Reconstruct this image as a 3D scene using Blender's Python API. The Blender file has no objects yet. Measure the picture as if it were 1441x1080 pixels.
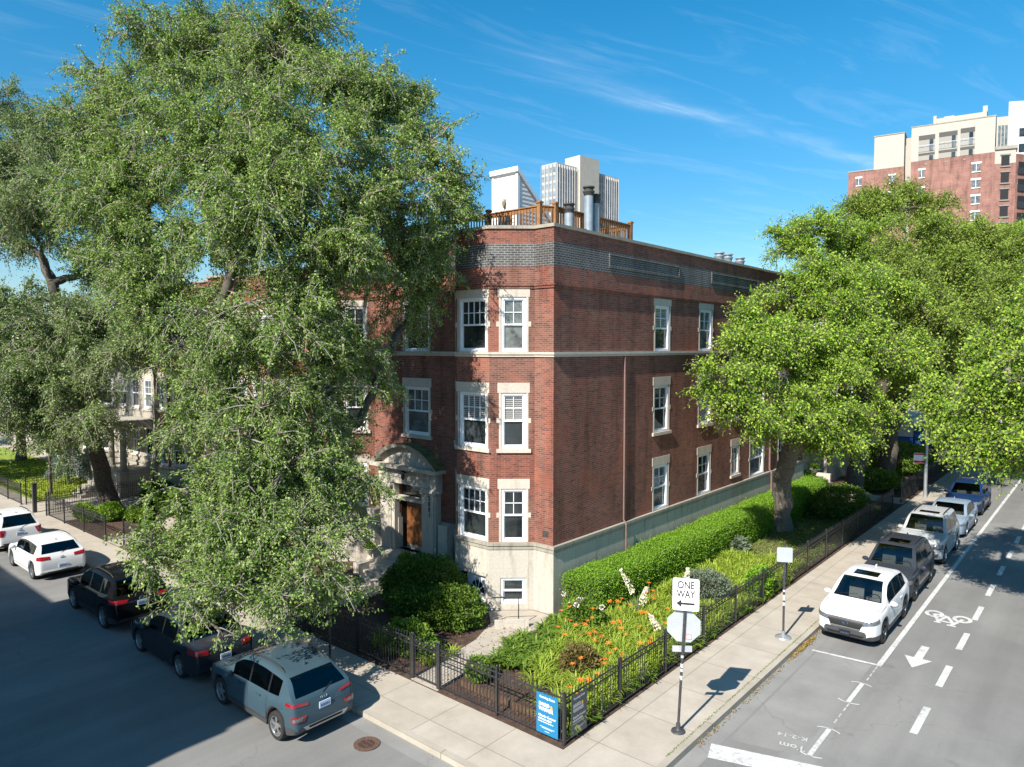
import bpy, bmesh, math, random
import numpy as np
from mathutils import Vector, Matrix
from mathutils.bvhtree import BVHTree

random.seed(7)
RNG = np.random.default_rng(7)
R = math.radians
SC = bpy.context.scene
COL = SC.collection

# ------------------------------------------------------------------ camera
CAMP = (14.27, -18.78, 9.0)
cam_d = bpy.data.cameras.new('camera')
cam_d.sensor_width = 36.0
cam_d.lens = 36.0 * 1000.0 / 1441.0
cam_d.clip_start = 0.1
cam_d.clip_end = 4000
cam = bpy.data.objects.new('camera', cam_d)
cam.location = CAMP
cam.rotation_euler = (R(90 - 2.862), 0, R(40.578))
COL.objects.link(cam)
SC.camera = cam

# ------------------------------------------------------------------ sky, sun, exposure
SUN_EL, SUN_AZ = 41.4, 95.2          # azimuth of travel (from +X, ccw)
tr = Vector((math.cos(R(SUN_AZ)) * math.cos(R(SUN_EL)), math.sin(R(SUN_AZ)) * math.cos(R(SUN_EL)), -math.sin(R(SUN_EL))))
sd = bpy.data.lights.new('sun', 'SUN')
sd.energy = 5.0
sd.angle = R(0.5)
sd.color = (1.0, 0.945, 0.86)
sun = bpy.data.objects.new('sun', sd)
sun.rotation_euler = tr.to_track_quat('-Z', 'Y').to_euler()
sun.location = (0, -40, 40)
COL.objects.link(sun)

W = bpy.data.worlds.new('World')
SC.world = W
W.use_nodes = True
nt = W.node_tree
nt.nodes.clear()
out = nt.nodes.new('ShaderNodeOutputWorld')
bg = nt.nodes.new('ShaderNodeBackground')
bg.inputs['Strength'].default_value = 0.105
sky = nt.nodes.new('ShaderNodeTexSky')
sky.sky_type = 'NISHITA'
sky.sun_disc = False
sky.sun_elevation = R(SUN_EL)
sky.sun_rotation = math.atan2(-tr.x, -tr.y)
sky.air_density = 1.0
sky.dust_density = 0.35
sky.ozone_density = 2.6
hsv = nt.nodes.new('ShaderNodeHueSaturation')
hsv.inputs['Saturation'].default_value = 1.42
hsv.inputs['Hue'].default_value = 0.487
hsv.inputs['Value'].default_value = 0.93
nt.links.new(sky.outputs[0], hsv.inputs['Color'])
# thin cirrus streaks on a flat layer high above
tc = nt.nodes.new('ShaderNodeTexCoord')
sep = nt.nodes.new('ShaderNodeSeparateXYZ')
nt.links.new(tc.outputs['Generated'], sep.inputs[0])
def wmath(op, a, b=None, clamp=False):
    n = nt.nodes.new('ShaderNodeMath'); n.operation = op; n.use_clamp = clamp
    for i, v in enumerate((a, b)):
        if v is None: continue
        if isinstance(v, (int, float)): n.inputs[i].default_value = v
        else: nt.links.new(v, n.inputs[i])
    return n.outputs[0]
zc = wmath('MAXIMUM', sep.outputs['Z'], 0.06)
cu = wmath('DIVIDE', sep.outputs['X'], zc)
cv = wmath('DIVIDE', sep.outputs['Y'], zc)
comb = nt.nodes.new('ShaderNodeCombineXYZ')
nt.links.new(cu, comb.inputs[0]); nt.links.new(cv, comb.inputs[1])
rotn = nt.nodes.new('ShaderNodeMapping'); rotn.inputs['Rotation'].default_value = (0, 0, R(-76))
nt.links.new(comb.outputs[0], rotn.inputs['Vector'])
mp = nt.nodes.new('ShaderNodeMapping')
mp.inputs['Scale'].default_value = (0.55, 2.6, 1)
mp.inputs['Location'].default_value = (0.2, 0.4, 0)
nt.links.new(rotn.outputs[0], mp.inputs['Vector'])
nz = nt.nodes.new('ShaderNodeTexNoise')
nz.inputs['Scale'].default_value = 1.7; nz.inputs['Detail'].default_value = 10; nz.inputs['Roughness'].default_value = 0.64; nz.inputs['Distortion'].default_value = 0.9
nt.links.new(mp.outputs[0], nz.inputs['Vector'])
rs = nt.nodes.new('ShaderNodeSeparateXYZ'); nt.links.new(rotn.outputs[0], rs.inputs[0])
n2 = nt.nodes.new('ShaderNodeTexNoise'); n2.inputs['Scale'].default_value = 2.2; n2.inputs['Detail'].default_value = 7
nt.links.new(rotn.outputs[0], n2.inputs['Vector'])
# a long wisp lying along one line of the cirrus layer, broken by noise
dd = wmath('DIVIDE', wmath('ADD', wmath('SUBTRACT', rs.outputs['Y'], 2.055), wmath('MULTIPLY', wmath('SUBTRACT', n2.outputs['Fac'], 0.5), 0.30)), 0.075)
band = wmath('EXPONENT', wmath('MULTIPLY', wmath('MULTIPLY', dd, dd), -1.0))
band = wmath('MULTIPLY', band, wmath('DIVIDE', wmath('SUBTRACT', rs.outputs['X'], 1.25), 0.9, True))
band = wmath('MULTIPLY', band, wmath('MULTIPLY', wmath('SUBTRACT', nz.outputs['Fac'], 0.30), 2.2, True), True)
cr = nt.nodes.new('ShaderNodeValToRGB')
cr.color_ramp.elements[0].position = 0.52; cr.color_ramp.elements[1].position = 0.92
nt.links.new(nz.outputs['Fac'], cr.inputs[0])
cfac = wmath('ADD', wmath('MULTIPLY', cr.outputs[0], 0.17), wmath('MULTIPLY', band, 0.27), True)
grd = nt.nodes.new('ShaderNodeValToRGB')
grd.color_ramp.elements[0].position = 0.0; grd.color_ramp.elements[0].color = (0.66, 0.70, 0.76, 1)
grd.color_ramp.elements[1].position = 0.36; grd.color_ramp.elements[1].color = (1, 1, 1, 1)
nt.links.new(sep.outputs['Z'], grd.inputs[0])
gm = nt.nodes.new('ShaderNodeMix'); gm.data_type = 'RGBA'; gm.blend_type = 'MULTIPLY'; gm.inputs[0].default_value = 1.0
nt.links.new(hsv.outputs[0], gm.inputs[6]); nt.links.new(grd.outputs[0], gm.inputs[7])
mixc = nt.nodes.new('ShaderNodeMix'); mixc.data_type = 'RGBA'
nt.links.new(cfac, mixc.inputs[0])
nt.links.new(gm.outputs[2], mixc.inputs[6])
mixc.inputs[7].default_value = (6.2, 6.8, 7.4, 1)
nt.links.new(mixc.outputs[2], bg.inputs[0])
nt.links.new(bg.outputs[0], out.inputs[0])

SC.view_settings.view_transform = 'Standard'
SC.view_settings.look = 'None'
SC.view_settings.exposure = 0.86
SC.view_settings.gamma = 1
SC.view_settings.use_curve_mapping = False
SC.cycles.max_bounces = 6
SC.cycles.diffuse_bounces = 3
SC.cycles.glossy_bounces = 3
SC.cycles.transmission_bounces = 4
SC.cycles.transparent_max_bounces = 8
SC.cycles.caustics_reflective = False
SC.cycles.caustics_refractive = False

# ------------------------------------------------------------------ materials
MATS = {}
def nmat(name):
    m = bpy.data.materials.new(name); m.use_nodes = True
    return m, m.node_tree, m.node_tree.nodes['Principled BSDF']
def link(t, a, b): t.links.new(a, b)
def ramp(t, fac, stops):
    n = t.nodes.new('ShaderNodeValToRGB')
    e = n.color_ramp.elements
    while len(e) < len(stops): e.new(0.5)
    for el, (p, c) in zip(e, stops):
        el.position = p; el.color = (*c, 1) if len(c) == 3 else c
    link(t, fac, n.inputs[0]); return n.outputs[0]
def noise(t, scale, detail=4, rough=0.55, vec=None, dist=0.0):
    n = t.nodes.new('ShaderNodeTexNoise')
    n.inputs['Scale'].default_value = scale; n.inputs['Detail'].default_value = detail
    n.inputs['Roughness'].default_value = rough; n.inputs['Distortion'].default_value = dist
    if vec is None:
        c = t.nodes.new('ShaderNodeTexCoord'); vec = c.outputs['Object']
    link(t, vec, n.inputs['Vector']); return n.outputs['Fac']
def mixrgb(t, fac, a, b, mode='MIX'):
    n = t.nodes.new('ShaderNodeMix'); n.data_type = 'RGBA'; n.blend_type = mode
    for i, v in ((0, fac), (6, a), (7, b)):
        if isinstance(v, (int, float)): n.inputs[i].default_value = v
        elif isinstance(v, tuple): n.inputs[i].default_value = (*v, 1) if len(v) == 3 else v
        else: link(t, v, n.inputs[i])
    return n.outputs[2]
def mth(t, op, a, b=None, clamp=False):
    n = t.nodes.new('ShaderNodeMath'); n.operation = op; n.use_clamp = clamp
    for i, v in enumerate((a, b)):
        if v is None: continue
        if isinstance(v, (int, float)): n.inputs[i].default_value = v
        else: link(t, v, n.inputs[i])
    return n.outputs[0]
def bump(t, b, h, strength=0.3, dist=0.02):
    n = t.nodes.new('ShaderNodeBump'); n.inputs['Strength'].default_value = strength
    n.inputs['Distance'].default_value = dist
    link(t, h, n.inputs['Height']); link(t, n.outputs[0], b.inputs['Normal'])
def uvvec(t):
    n = t.nodes.new('ShaderNodeUVMap'); return n.outputs[0]

def plain(name, col, rough=0.6, var=0.12, scale=6, metal=0.0, coat=0.0, spec=0.5, bmp=0.0):
    if name in MATS: return MATS[name]
    m, t, b = nmat(name)
    if var > 0:
        f = noise(t, scale, 5)
        lo = tuple(c * (1 - var) for c in col); hi = tuple(min(1, c * (1 + var)) for c in col)
        link(t, ramp(t, f, [(0.3, lo), (0.7, hi)]), b.inputs['Base Color'])
        if bmp: bump(t, b, f, bmp, 0.01)
    else: b.inputs['Base Color'].default_value = (*col, 1)
    b.inputs['Roughness'].default_value = rough; b.inputs['Metallic'].default_value = metal
    b.inputs['Coat Weight'].default_value = coat; b.inputs['Coat Roughness'].default_value = 0.04
    b.inputs['Specular IOR Level'].default_value = spec
    MATS[name] = m; return m

def brickmat(name, c1, c2, mortar, dark, bw=0.205, bh=0.0675, ms=0.011):
    m, t, b = nmat(name); MATS[name] = m
    uv = uvvec(t)
    n = t.nodes.new('ShaderNodeTexBrick')
    n.inputs['Scale'].default_value = 1.0
    n.inputs['Brick Width'].default_value = bw; n.inputs['Row Height'].default_value = bh
    n.inputs['Mortar Size'].default_value = ms; n.inputs['Mortar Smooth'].default_value = 0.2
    n.inputs['Bias'].default_value = -0.1
    n.inputs['Color1'].default_value = (*c1, 1); n.inputs['Color2'].default_value = (*c2, 1)
    n.inputs['Mortar'].default_value = (*mortar, 1)
    link(t, uv, n.inputs['Vector'])
    # burnt bricks here and there: same cell grid through a stretched noise
    w = t.nodes.new('ShaderNodeMapping'); w.inputs['Scale'].default_value = (1 / bw * .5, 1 / bh * .5, 1)
    link(t, uv, w.inputs['Vector'])
    f = noise(t, 1.0, 1, 0.5, w.outputs[0])
    fac = mth(t, 'MULTIPLY', ramp(t, f, [(0.50, (0, 0, 0)), (0.62, (1, 1, 1))]), n.outputs['Fac'])
    inv = mth(t, 'SUBTRACT', 1.0, n.outputs['Fac'])
    burn = mth(t, 'MULTIPLY', mth(t, 'MULTIPLY', ramp(t, f, [(0.54, (0, 0, 0)), (0.66, (1, 1, 1))]), inv), 0.75)
    c = mixrgb(t, burn, n.outputs['Color'], dark)
    big = noise(t, 0.55, 6, 0.65, uv)
    sm = t.nodes.new('ShaderNodeMapping'); sm.inputs['Scale'].default_value = (1.1, 0.13, 1); link(t, uv, sm.inputs['Vector'])
    stk = noise(t, 1.5, 7, 0.7, sm.outputs[0])
    c = mixrgb(t, 1.0, c, ramp(t, stk, [(0.36, (0.66, 0.64, 0.63)), (0.52, (1, 1, 1))]), 'MULTIPLY')
    rp = noise(t, 0.34, 3, 0.4, uv, 0.8)
    c = mixrgb(t, mth(t, 'MULTIPLY', ramp(t, rp, [(0.60, (0, 0, 0)), (0.63, (1, 1, 1))]), 0.35), c, tuple(x * 1.25 for x in c1))
    c2_ = mixrgb(t, 1.0, c, ramp(t, big, [(0.3, (0.72, 0.72, 0.72)), (0.7, (1.18, 1.16, 1.14))]), 'MULTIPLY')
    link(t, c2_, b.inputs['Base Color'])
    b.inputs['Roughness'].default_value = 0.82
    b.inputs['Specular IOR Level'].default_value = 0.3
    bump(t, b, inv, 0.6, 0.008)
    return m

def stonemat(name, col, bw=1.3, bh=0.6, dirt=0.35, joint=0.012):
    m, t, b = nmat(name); MATS[name] = m
    uv = uvvec(t)
    n = t.nodes.new('ShaderNodeTexBrick'); n.inputs['Scale'].default_value = 1
    n.inputs['Brick Width'].default_value = bw; n.inputs['Row Height'].default_value = bh
    n.inputs['Mortar Size'].default_value = joint; n.inputs['Mortar Smooth'].default_value = 0.3
    n.inputs['Color1'].default_value = (*col, 1)
    n.inputs['Color2'].default_value = (*[c * 0.9 for c in col], 1)
    n.inputs['Mortar'].default_value = (*[c * 0.55 for c in col], 1)
    link(t, uv, n.inputs['Vector'])
    w = t.nodes.new('ShaderNodeMapping'); w.inputs['Scale'].default_value = (2.2, 0.5, 1)
    link(t, uv, w.inputs['Vector'])
    streak = noise(t, 1.6, 8, 0.66, w.outputs[0])
    c = mixrgb(t, ramp(t, streak, [(0.5, (0, 0, 0)), (0.78, (dirt * 1.6,) * 3)]), n.outputs['Color'], tuple(x * 0.35 for x in col))
    fine = noise(t, 14, 6, 0.6, uv)
    c = mixrgb(t, 1.0, c, ramp(t, fine, [(0.3, (0.86,) * 3), (0.7, (1.08,) * 3)]), 'MULTIPLY')
    link(t, c, b.inputs['Base Color']); b.inputs['Roughness'].default_value = 0.85
    b.inputs['Specular IOR Level'].default_value = 0.25
    bump(t, b, fine, 0.12, 0.01)
    return m

def groundmat(name, lo, hi, scale, rough=0.9, speck=None, cracks=False, bmp=0.2, patch=None):
    m, t, b = nmat(name); MATS[name] = m
    big = noise(t, scale, 7, 0.6)
    c = ramp(t, big, [(0.32, lo), (0.68, hi)])
    if patch:
        p = noise(t, 0.16, 5, 0.55, None, 0.6)
        c = mixrgb(t, ramp(t, p, [(0.50, (0, 0, 0)), (0.60, (0.8,) * 3)]), c, patch)
    fine = noise(t, 90, 3, 0.7)
    c = mixrgb(t, 1.0, c, ramp(t, fine, [(0.25, (0.80,) * 3), (0.75, (1.16,) * 3)]), 'MULTIPLY')
    if speck:
        s = noise(t, 4.0, 8, 0.75)
        c = mixrgb(t, ramp(t, s, [(0.62, (0, 0, 0)), (0.72, (0.75,) * 3)]), c, speck)
    if name in ('road_paint', 'worn_paint'):
        wn = noise(t, 9.0, 9, 0.8); w2 = noise(t, 1.2, 4, 0.6)
        wf = mth(t, 'ADD', mth(t, 'MULTIPLY', wn, 0.75), mth(t, 'MULTIPLY', w2, 0.25))
        c = mixrgb(t, ramp(t, wf, [(0.49, (0, 0, 0)), (0.60, (0.75,) * 3)]), c, (0.26, 0.255, 0.245))
    if name == 'asphalt':
        tm = t.nodes.new('ShaderNodeMapping'); tm.inputs['Scale'].default_value = (1.0, 0.06, 1); tco = t.nodes.new('ShaderNodeTexCoord'); link(t, tco.outputs['Object'], tm.inputs['Vector'])
        tn = noise(t, 1.1, 5, 0.6, tm.outputs[0])
        c = mixrgb(t, 1.0, c, ramp(t, tn, [(0.35, (0.88,) * 3), (0.65, (1.06,) * 3)]), 'MULTIPLY')
        on = noise(t, 0.9, 3, 0.5, None, 0.3)
        c = mixrgb(t, ramp(t, on, [(0.68, (0, 0, 0)), (0.76, (0.45,) * 3)]), c, (0.09, 0.088, 0.085))
    if cracks:
        v = t.nodes.new('ShaderNodeTexVoronoi'); v.feature = 'DISTANCE_TO_EDGE'; v.inputs['Scale'].default_value = 0.17
        co = t.nodes.new('ShaderNodeTexCoord')
        wob = t.nodes.new('ShaderNodeTexNoise'); wob.inputs['Scale'].default_value = 1.6; wob.inputs['Detail'].default_value = 6
        link(t, co.outputs['Object'], wob.inputs['Vector'])
        add = t.nodes.new('ShaderNodeVectorMath'); add.operation = 'MULTIPLY_ADD'
        link(t, wob.outputs['Color'], add.inputs[0]); add.inputs[1].default_value = (1.1, 1.1, 0); link(t, co.outputs['Object'], add.inputs[2])
        link(t, add.outputs[0], v.inputs['Vector'])
        c = mixrgb(t, ramp(t, v.outputs[0], [(0.0, (0.28,) * 3), (0.003, (0, 0, 0))]), c, tuple(x * 0.5 for x in lo))
    link(t, c, b.inputs['Base Color']); b.inputs['Roughness'].default_value = rough
    b.inputs['Specular IOR Level'].default_value = 0.3
    if bmp: bump(t, b, fine, bmp, 0.01)
    return m

def pavingmat(name, lo, hi, rot=0.0, size=1.55, joint=0.012):
    m, t, b = nmat(name); MATS[name] = m
    uv = uvvec(t)
    n = t.nodes.new('ShaderNodeTexBrick'); n.offset = 0.0
    n.inputs['Scale'].default_value = 1
    n.inputs['Brick Width'].default_value = size; n.inputs['Row Height'].default_value = size
    n.inputs['Mortar Size'].default_value = joint; n.inputs['Mortar Smooth'].default_value = 0.1
    n.inputs['Color1'].default_value = (*hi, 1); n.inputs['Color2'].default_value = (*lo, 1)
    n.inputs['Mortar'].default_value = (*[x * 0.55 for x in lo], 1)
    link(t, uv, n.inputs['Vector'])
    f = noise(t, 1.3, 7, 0.65)
    c = mixrgb(t, 1.0, n.outputs['Color'], ramp(t, f, [(0.3, (0.84, 0.83, 0.81)), (0.7, (1.08, 1.08, 1.08))]), 'MULTIPLY')
    s = noise(t, 7, 6, 0.75)
    c = mixrgb(t, ramp(t, s, [(0.66, (0, 0, 0)), (0.74, (0.5,) * 3)]), c, tuple(x * 0.5 for x in lo))
    fine = noise(t, 70, 2)
    link(t, mixrgb(t, 1.0, c, ramp(t, fine, [(0.3, (0.93,) * 3), (0.7, (1.05,) * 3)]), 'MULTIPLY'), b.inputs['Base Color'])
    b.inputs['Roughness'].default_value = 0.9; b.inputs['Specular IOR Level'].default_value = 0.2
    bump(t, b, fine, 0.1, 0.005)
    return m

def leafmat(name, lo, hi, trans=0.35, rough=0.55, tint=(1.25, 1.15, 0.55)):
    m = bpy.data.materials.new(name); m.use_nodes = True; MATS[name] = m
    t = m.node_tree; b = t.nodes['Principled BSDF']; o = t.nodes['Material Output']
    g = t.nodes.new('ShaderNodeNewGeometry')
    c = ramp(t, g.outputs['Random Per Island'], [(0.0, lo), (0.55, tuple((a + d) / 2 for a, d in zip(lo, hi))), (1.0, hi)])
    link(t, c, b.inputs['Base Color']); b.inputs['Roughness'].default_value = rough
    b.inputs['Specular IOR Level'].default_value = 0.16
    tl = t.nodes.new('ShaderNodeBsdfTranslucent')
    link(t, mixrgb(t, 1.0, c, tint, 'MULTIPLY'), tl.inputs[0])
    mx = t.nodes.new('ShaderNodeMixShader'); mx.inputs[0].default_value = trans
    link(t, b.outputs[0], mx.inputs[1]); link(t, tl.outputs[0], mx.inputs[2]); link(t, mx.outputs[0], o.inputs[0])
    return m

def glassmat(name, tint, gl=0.05):
    m = bpy.data.materials.new(name); m.use_nodes = True; MATS[name] = m
    t = m.node_tree; t.nodes.remove(t.nodes['Principled BSDF']); o = t.nodes['Material Output']
    tp = t.nodes.new('ShaderNodeBsdfTransparent'); tp.inputs[0].default_value = (*tint, 1)
    gs = t.nodes.new('ShaderNodeBsdfGlossy'); gs.inputs['Roughness'].default_value = 0.02
    gs.inputs['Color'].default_value = (1, 1, 1, 1)
    fr = t.nodes.new('ShaderNodeFresnel'); fr.inputs[0].default_value = 1.5
    fx = mth(t, 'ADD', mth(t, 'MULTIPLY', fr.outputs[0], 0.9), gl, True)
    mx = t.nodes.new('ShaderNodeMixShader'); link(t, fx, mx.inputs[0])
    link(t, tp.outputs[0], mx.inputs[1]); link(t, gs.outputs[0], mx.inputs[2]); link(t, mx.outputs[0], o.inputs[0])
    return m

def panemat(name, lo, hi, scale=0.7, blinds=False):
    m, t, b = nmat(name); MATS[name] = m
    f = noise(t, scale, 3)
    c = ramp(t, f, [(0.35, lo), (0.65, hi)])
    if blinds:
        uv = uvvec(t); s = t.nodes.new('ShaderNodeSeparateXYZ'); link(t, uv, s.inputs[0])
        w = mth(t, 'FRACT', mth(t, 'MULTIPLY', s.outputs[1], 15.0))
        c = mixrgb(t, mth(t, 'GREATER_THAN', w, 0.42), c, (0.36, 0.35, 0.33))
    link(t, c, b.inputs['Base Color']); b.inputs['Roughness'].default_value = 0.03
    b.inputs['Specular IOR Level'].default_value = 0.6; b.inputs['Coat Weight'].default_value = 0.35
    b.inputs['Coat Roughness'].default_value = 0.02
    return m

M_BRICK = brickmat('red_brick', (0.290, 0.094, 0.058), (0.185, 0.058, 0.040), (0.24, 0.155, 0.125), (0.075, 0.034, 0.034))
M_BRICK2 = brickmat('red_brick_neighbour', (0.30, 0.085, 0.048), (0.24, 0.066, 0.04), (0.2, 0.12, 0.09), (0.13, 0.045, 0.035))
M_DBRICK = brickmat('slate_brick', (0.075, 0.078, 0.082), (0.10, 0.10, 0.10), (0.30, 0.29, 0.27), (0.05, 0.05, 0.055), 0.215, 0.078, 0.010)
M_TBRICK = brickmat('tower_brick', (0.285, 0.150, 0.122), (0.26, 0.134, 0.110), (0.3, 0.17, 0.14), (0.24, 0.12, 0.10), 2.4, 0.5, 0.03)
M_STONE = stonemat('limestone', (0.50, 0.455, 0.385), 2.4, 2.6, 0.4, 0.006)
M_TRIM = stonemat('limestone_trim', (0.57, 0.50, 0.42), 3.1, 3.7, 0.3, 0.002)
M_GREYST = stonemat('greystone', (0.40, 0.37, 0.31), 0.9, 0.45, 0.4, 0.015)
M_COPING = stonemat('coping_stone', (0.36, 0.33, 0.27), 1.6, 2, 0.55, 0.012)
M_CREAM = stonemat('cream_concrete', (0.43, 0.405, 0.355), 30, 30, 0.12, 0.01)
M_ASPH = groundmat('asphalt', (0.176, 0.172, 0.163), (0.208, 0.203, 0.192), 0.5, 0.9, (0.125, 0.122, 0.115), True, 0.25, (0.232, 0.227, 0.214))
M_PATCH = groundmat('concrete_patch', (0.20, 0.195, 0.185), (0.26, 0.255, 0.24), 0.8, 0.9, (0.16, 0.155, 0.145), True, 0.2)
M_GROUND = groundmat('bare_ground', (0.12, 0.12, 0.10), (0.18, 0.17, 0.14), 0.05, 0.95)
M_PAVE = pavingmat('sidewalk_concrete', (0.395, 0.352, 0.295), (0.425, 0.38, 0.32), 0, 1.83, 0.010)
M_KERB = pavingmat('kerb_concrete', (0.36, 0.325, 0.27), (0.40, 0.36, 0.30), 0, 3.05, 0.014)
M_SOIL = groundmat('mulch_soil', (0.045, 0.029, 0.022), (0.115, 0.072, 0.052), 3.5, 0.95, (0.20, 0.13, 0.09), False, 0.9)
M_DIRT = groundmat('dry_soil', (0.17, 0.115, 0.075), (0.13, 0.12, 0.05), 0.9, 0.95, (0.07, 0.10, 0.02), False, 0.5)
M_LAWN = groundmat('lawn_turf', (0.15, 0.21, 0.03), (0.23, 0.30, 0.045), 1.4, 0.95, (0.07, 0.13, 0.02), False, 0.8)
M_MARK = groundmat('road_paint', (0.50, 0.50, 0.485), (0.62, 0.62, 0.60), 2.0, 0.75, (0.42, 0.42, 0.40), False, 0.1)
M_MARKOLD = groundmat('worn_paint', (0.36, 0.36, 0.35), (0.55, 0.55, 0.53), 3.0, 0.8, (0.25, 0.25, 0.24), False, 0.1)
M_WHITE = plain('white_frame', (0.78, 0.79, 0.80), 0.45, 0.06, 9)
M_SIDING = plain('white_siding', (0.76, 0.74, 0.71), 0.5, 0.05, 3)
M_IRON = plain('black_iron', (0.030, 0.030, 0.033), 0.42, 0.25, 12)
M_DARKST = plain('dark_steel', (0.05, 0.05, 0.053), 0.5, 0.3, 14)
M_GALV = plain('galvanised', (0.40, 0.42, 0.43), 0.42, 0.14, 7, 0.55)
M_SIGNBACK = plain('aluminium_back', (0.50, 0.53, 0.55), 0.5, 0.06, 5, 0.35)
M_PIPE = plain('painted_flue', (0.28, 0.33, 0.37), 0.45, 0.16, 5, 0.25)
M_SOOT = plain('sooty_metal', (0.045, 0.043, 0.042), 0.7, 0.35, 9)
M_CEDAR = plain('cedar', (0.27, 0.125, 0.045), 0.7, 0.3, 7, bmp=0.3)
M_CEDARD = plain('weathered_cedar', (0.10, 0.06, 0.035), 0.8, 0.3, 7)
M_DOOR = plain('oak_door', (0.16, 0.062, 0.020), 0.4, 0.35, 5)
M_DARK = plain('dark_void', (0.012, 0.012, 0.013), 0.8, 0)
M_ROOF = plain('roof_gravel', (0.28, 0.27, 0.25), 0.95, 0.2, 10)
M_MOSS = plain('mossy_lead', (0.13, 0.125, 0.05), 0.9, 0.45, 6)
M_PANE = panemat('window_pane', (0.010, 0.013, 0.014), (0.045, 0.055, 0.058))
M_PANEG = panemat('window_pane_curtain', (0.06, 0.075, 0.08), (0.17, 0.19, 0.19), 2.5)
M_PANEB = panemat('window_pane_blind', (0.03, 0.035, 0.035), (0.06, 0.065, 0.065), 1.0, True)
M_BARK = plain('bark', (0.085, 0.070, 0.055), 0.95, 0.45, 9, bmp=0.8)
M_TWIG = plain('pale_elm_bark', (0.25, 0.22, 0.19), 0.95, 0.35, 8, bmp=0.6)
M_BARK2 = plain('grey_bark', (0.16, 0.135, 0.11), 0.95, 0.4, 8, bmp=0.8)
M_ELM = leafmat('elm_leaf', (0.085, 0.185, 0.034), (0.40, 0.50, 0.150), 0.36, 0.40, (1.1, 1.2, 0.55))
M_ELM2 = leafmat('elm_leaf_dusty', (0.095, 0.160, 0.050), (0.33, 0.42, 0.15), 0.28, 0.42, (1.1, 1.2, 0.6))
M_MAPLE = leafmat('linden_leaf', (0.085, 0.220, 0.014), (0.43, 0.54, 0.080), 0.30, 0.42, (1.15, 1.2, 0.4))
M_FARLEAF = leafmat('locust_leaf', (0.120, 0.215, 0.026), (0.36, 0.45, 0.085), 0.35)
M_HEDGE = leafmat('hedge_leaf', (0.100, 0.240, 0.016), (0.27, 0.43, 0.045), 0.30, 0.4)
M_YEW = leafmat('yew_leaf', (0.035, 0.090, 0.012), (0.15, 0.225, 0.028), 0.2, 0.5)
M_BLADE = leafmat('lily_blade', (0.19, 0.30, 0.030), (0.44, 0.53, 0.085), 0.35, 0.45)
M_COVER = leafmat('cover_leaf', (0.070, 0.155, 0.018), (0.21, 0.31, 0.045), 0.3)
M_GREYPL = leafmat('grey_leaf', (0.10, 0.135, 0.085), (0.20, 0.24, 0.17), 0.25)
M_BROWNPL = leafmat('wine_leaf', (0.085, 0.105, 0.028), (0.24, 0.16, 0.06), 0.25)
M_SPRUCE = leafmat('spruce_needle', (0.10, 0.15, 0.14), (0.19, 0.25, 0.24), 0.15)
M_ORANGE = leafmat('lily_petal', (0.72, 0.15, 0.02), (0.88, 0.30, 0.06), 0.3, 0.5, (1, 1, 1))
M_PINK = leafmat('pale_petal', (0.75, 0.55, 0.58), (0.85, 0.78, 0.78), 0.3, 0.5, (1, 1, 1))
M_CREAMFL = leafmat('yucca_petal', (0.68, 0.62, 0.44), (0.82, 0.78, 0.62), 0.3, 0.5, (1, 1, 1))
M_REDFL = plain('geranium_red', (0.6, 0.03, 0.03), 0.6, 0.2)

# ------------------------------------------------------------------ mesh helpers
def tag(o, label=None, cat=None, group=None, kind=None):
    if label: o['label'] = label
    if cat: o['category'] = cat
    if group: o['group'] = group
    if kind: o['kind'] = kind
    return o
def thing(name, label, cat, loc=(0, 0, 0), rz=0.0, group=None):
    o = bpy.data.objects.new(name, None); o.empty_display_size = 0.3
    COL.objects.link(o); o.location = loc; o.rotation_euler = (0, 0, rz)
    return tag(o, label, cat, group)
def raw(name, verts, faces, mat, parent=None, smooth=False, uv=False, sharp=None):
    """faces: list of index tuples or an (N,4) array"""
    me = bpy.data.meshes.new(name)
    if isinstance(faces, np.ndarray):
        v = np.asarray(verts, dtype=np.float32); n, k = faces.shape
        me.vertices.add(len(v)); me.vertices.foreach_set('co', v.ravel())
        me.loops.add(n * k); me.loops.foreach_set('vertex_index', faces.astype(np.int32).ravel())
        me.polygons.add(n); me.polygons.foreach_set('loop_start', np.arange(0, n * k, k, dtype=np.int32))
        me.polygons.foreach_set('loop_total', np.full(n, k, dtype=np.int32))
        me.update(calc_edges=True)
    else:
        me.from_pydata([tuple(p) for p in verts], [], faces)
    if smooth:
        me.polygons.foreach_set('use_smooth', np.ones(len(me.polygons), dtype=bool))
        if sharp: me.set_sharp_from_angle(angle=R(sharp))
    if uv:
        lay = me.uv_layers.new(name='UVMap')
        d = lay.data
        for p in me.polygons:
            nrm = p.normal
            if abs(nrm.z) < 0.7:
                h = math.hypot(nrm.x, nrm.y); tx, ty = -nrm.y / h, nrm.x / h
                for li in p.loop_indices:
                    c = me.vertices[me.loops[li].vertex_index].co
                    d[li].uv = (c.x * tx + c.y * ty, c.z)
            else:
                for li in p.loop_indices:
                    c = me.vertices[me.loops[li].vertex_index].co
                    d[li].uv = (c.x, c.y)
    me.materials.append(mat)
    o = bpy.data.objects.new(name, me); COL.objects.link(o)
    if parent is not None: o.parent = parent
    return o

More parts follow.
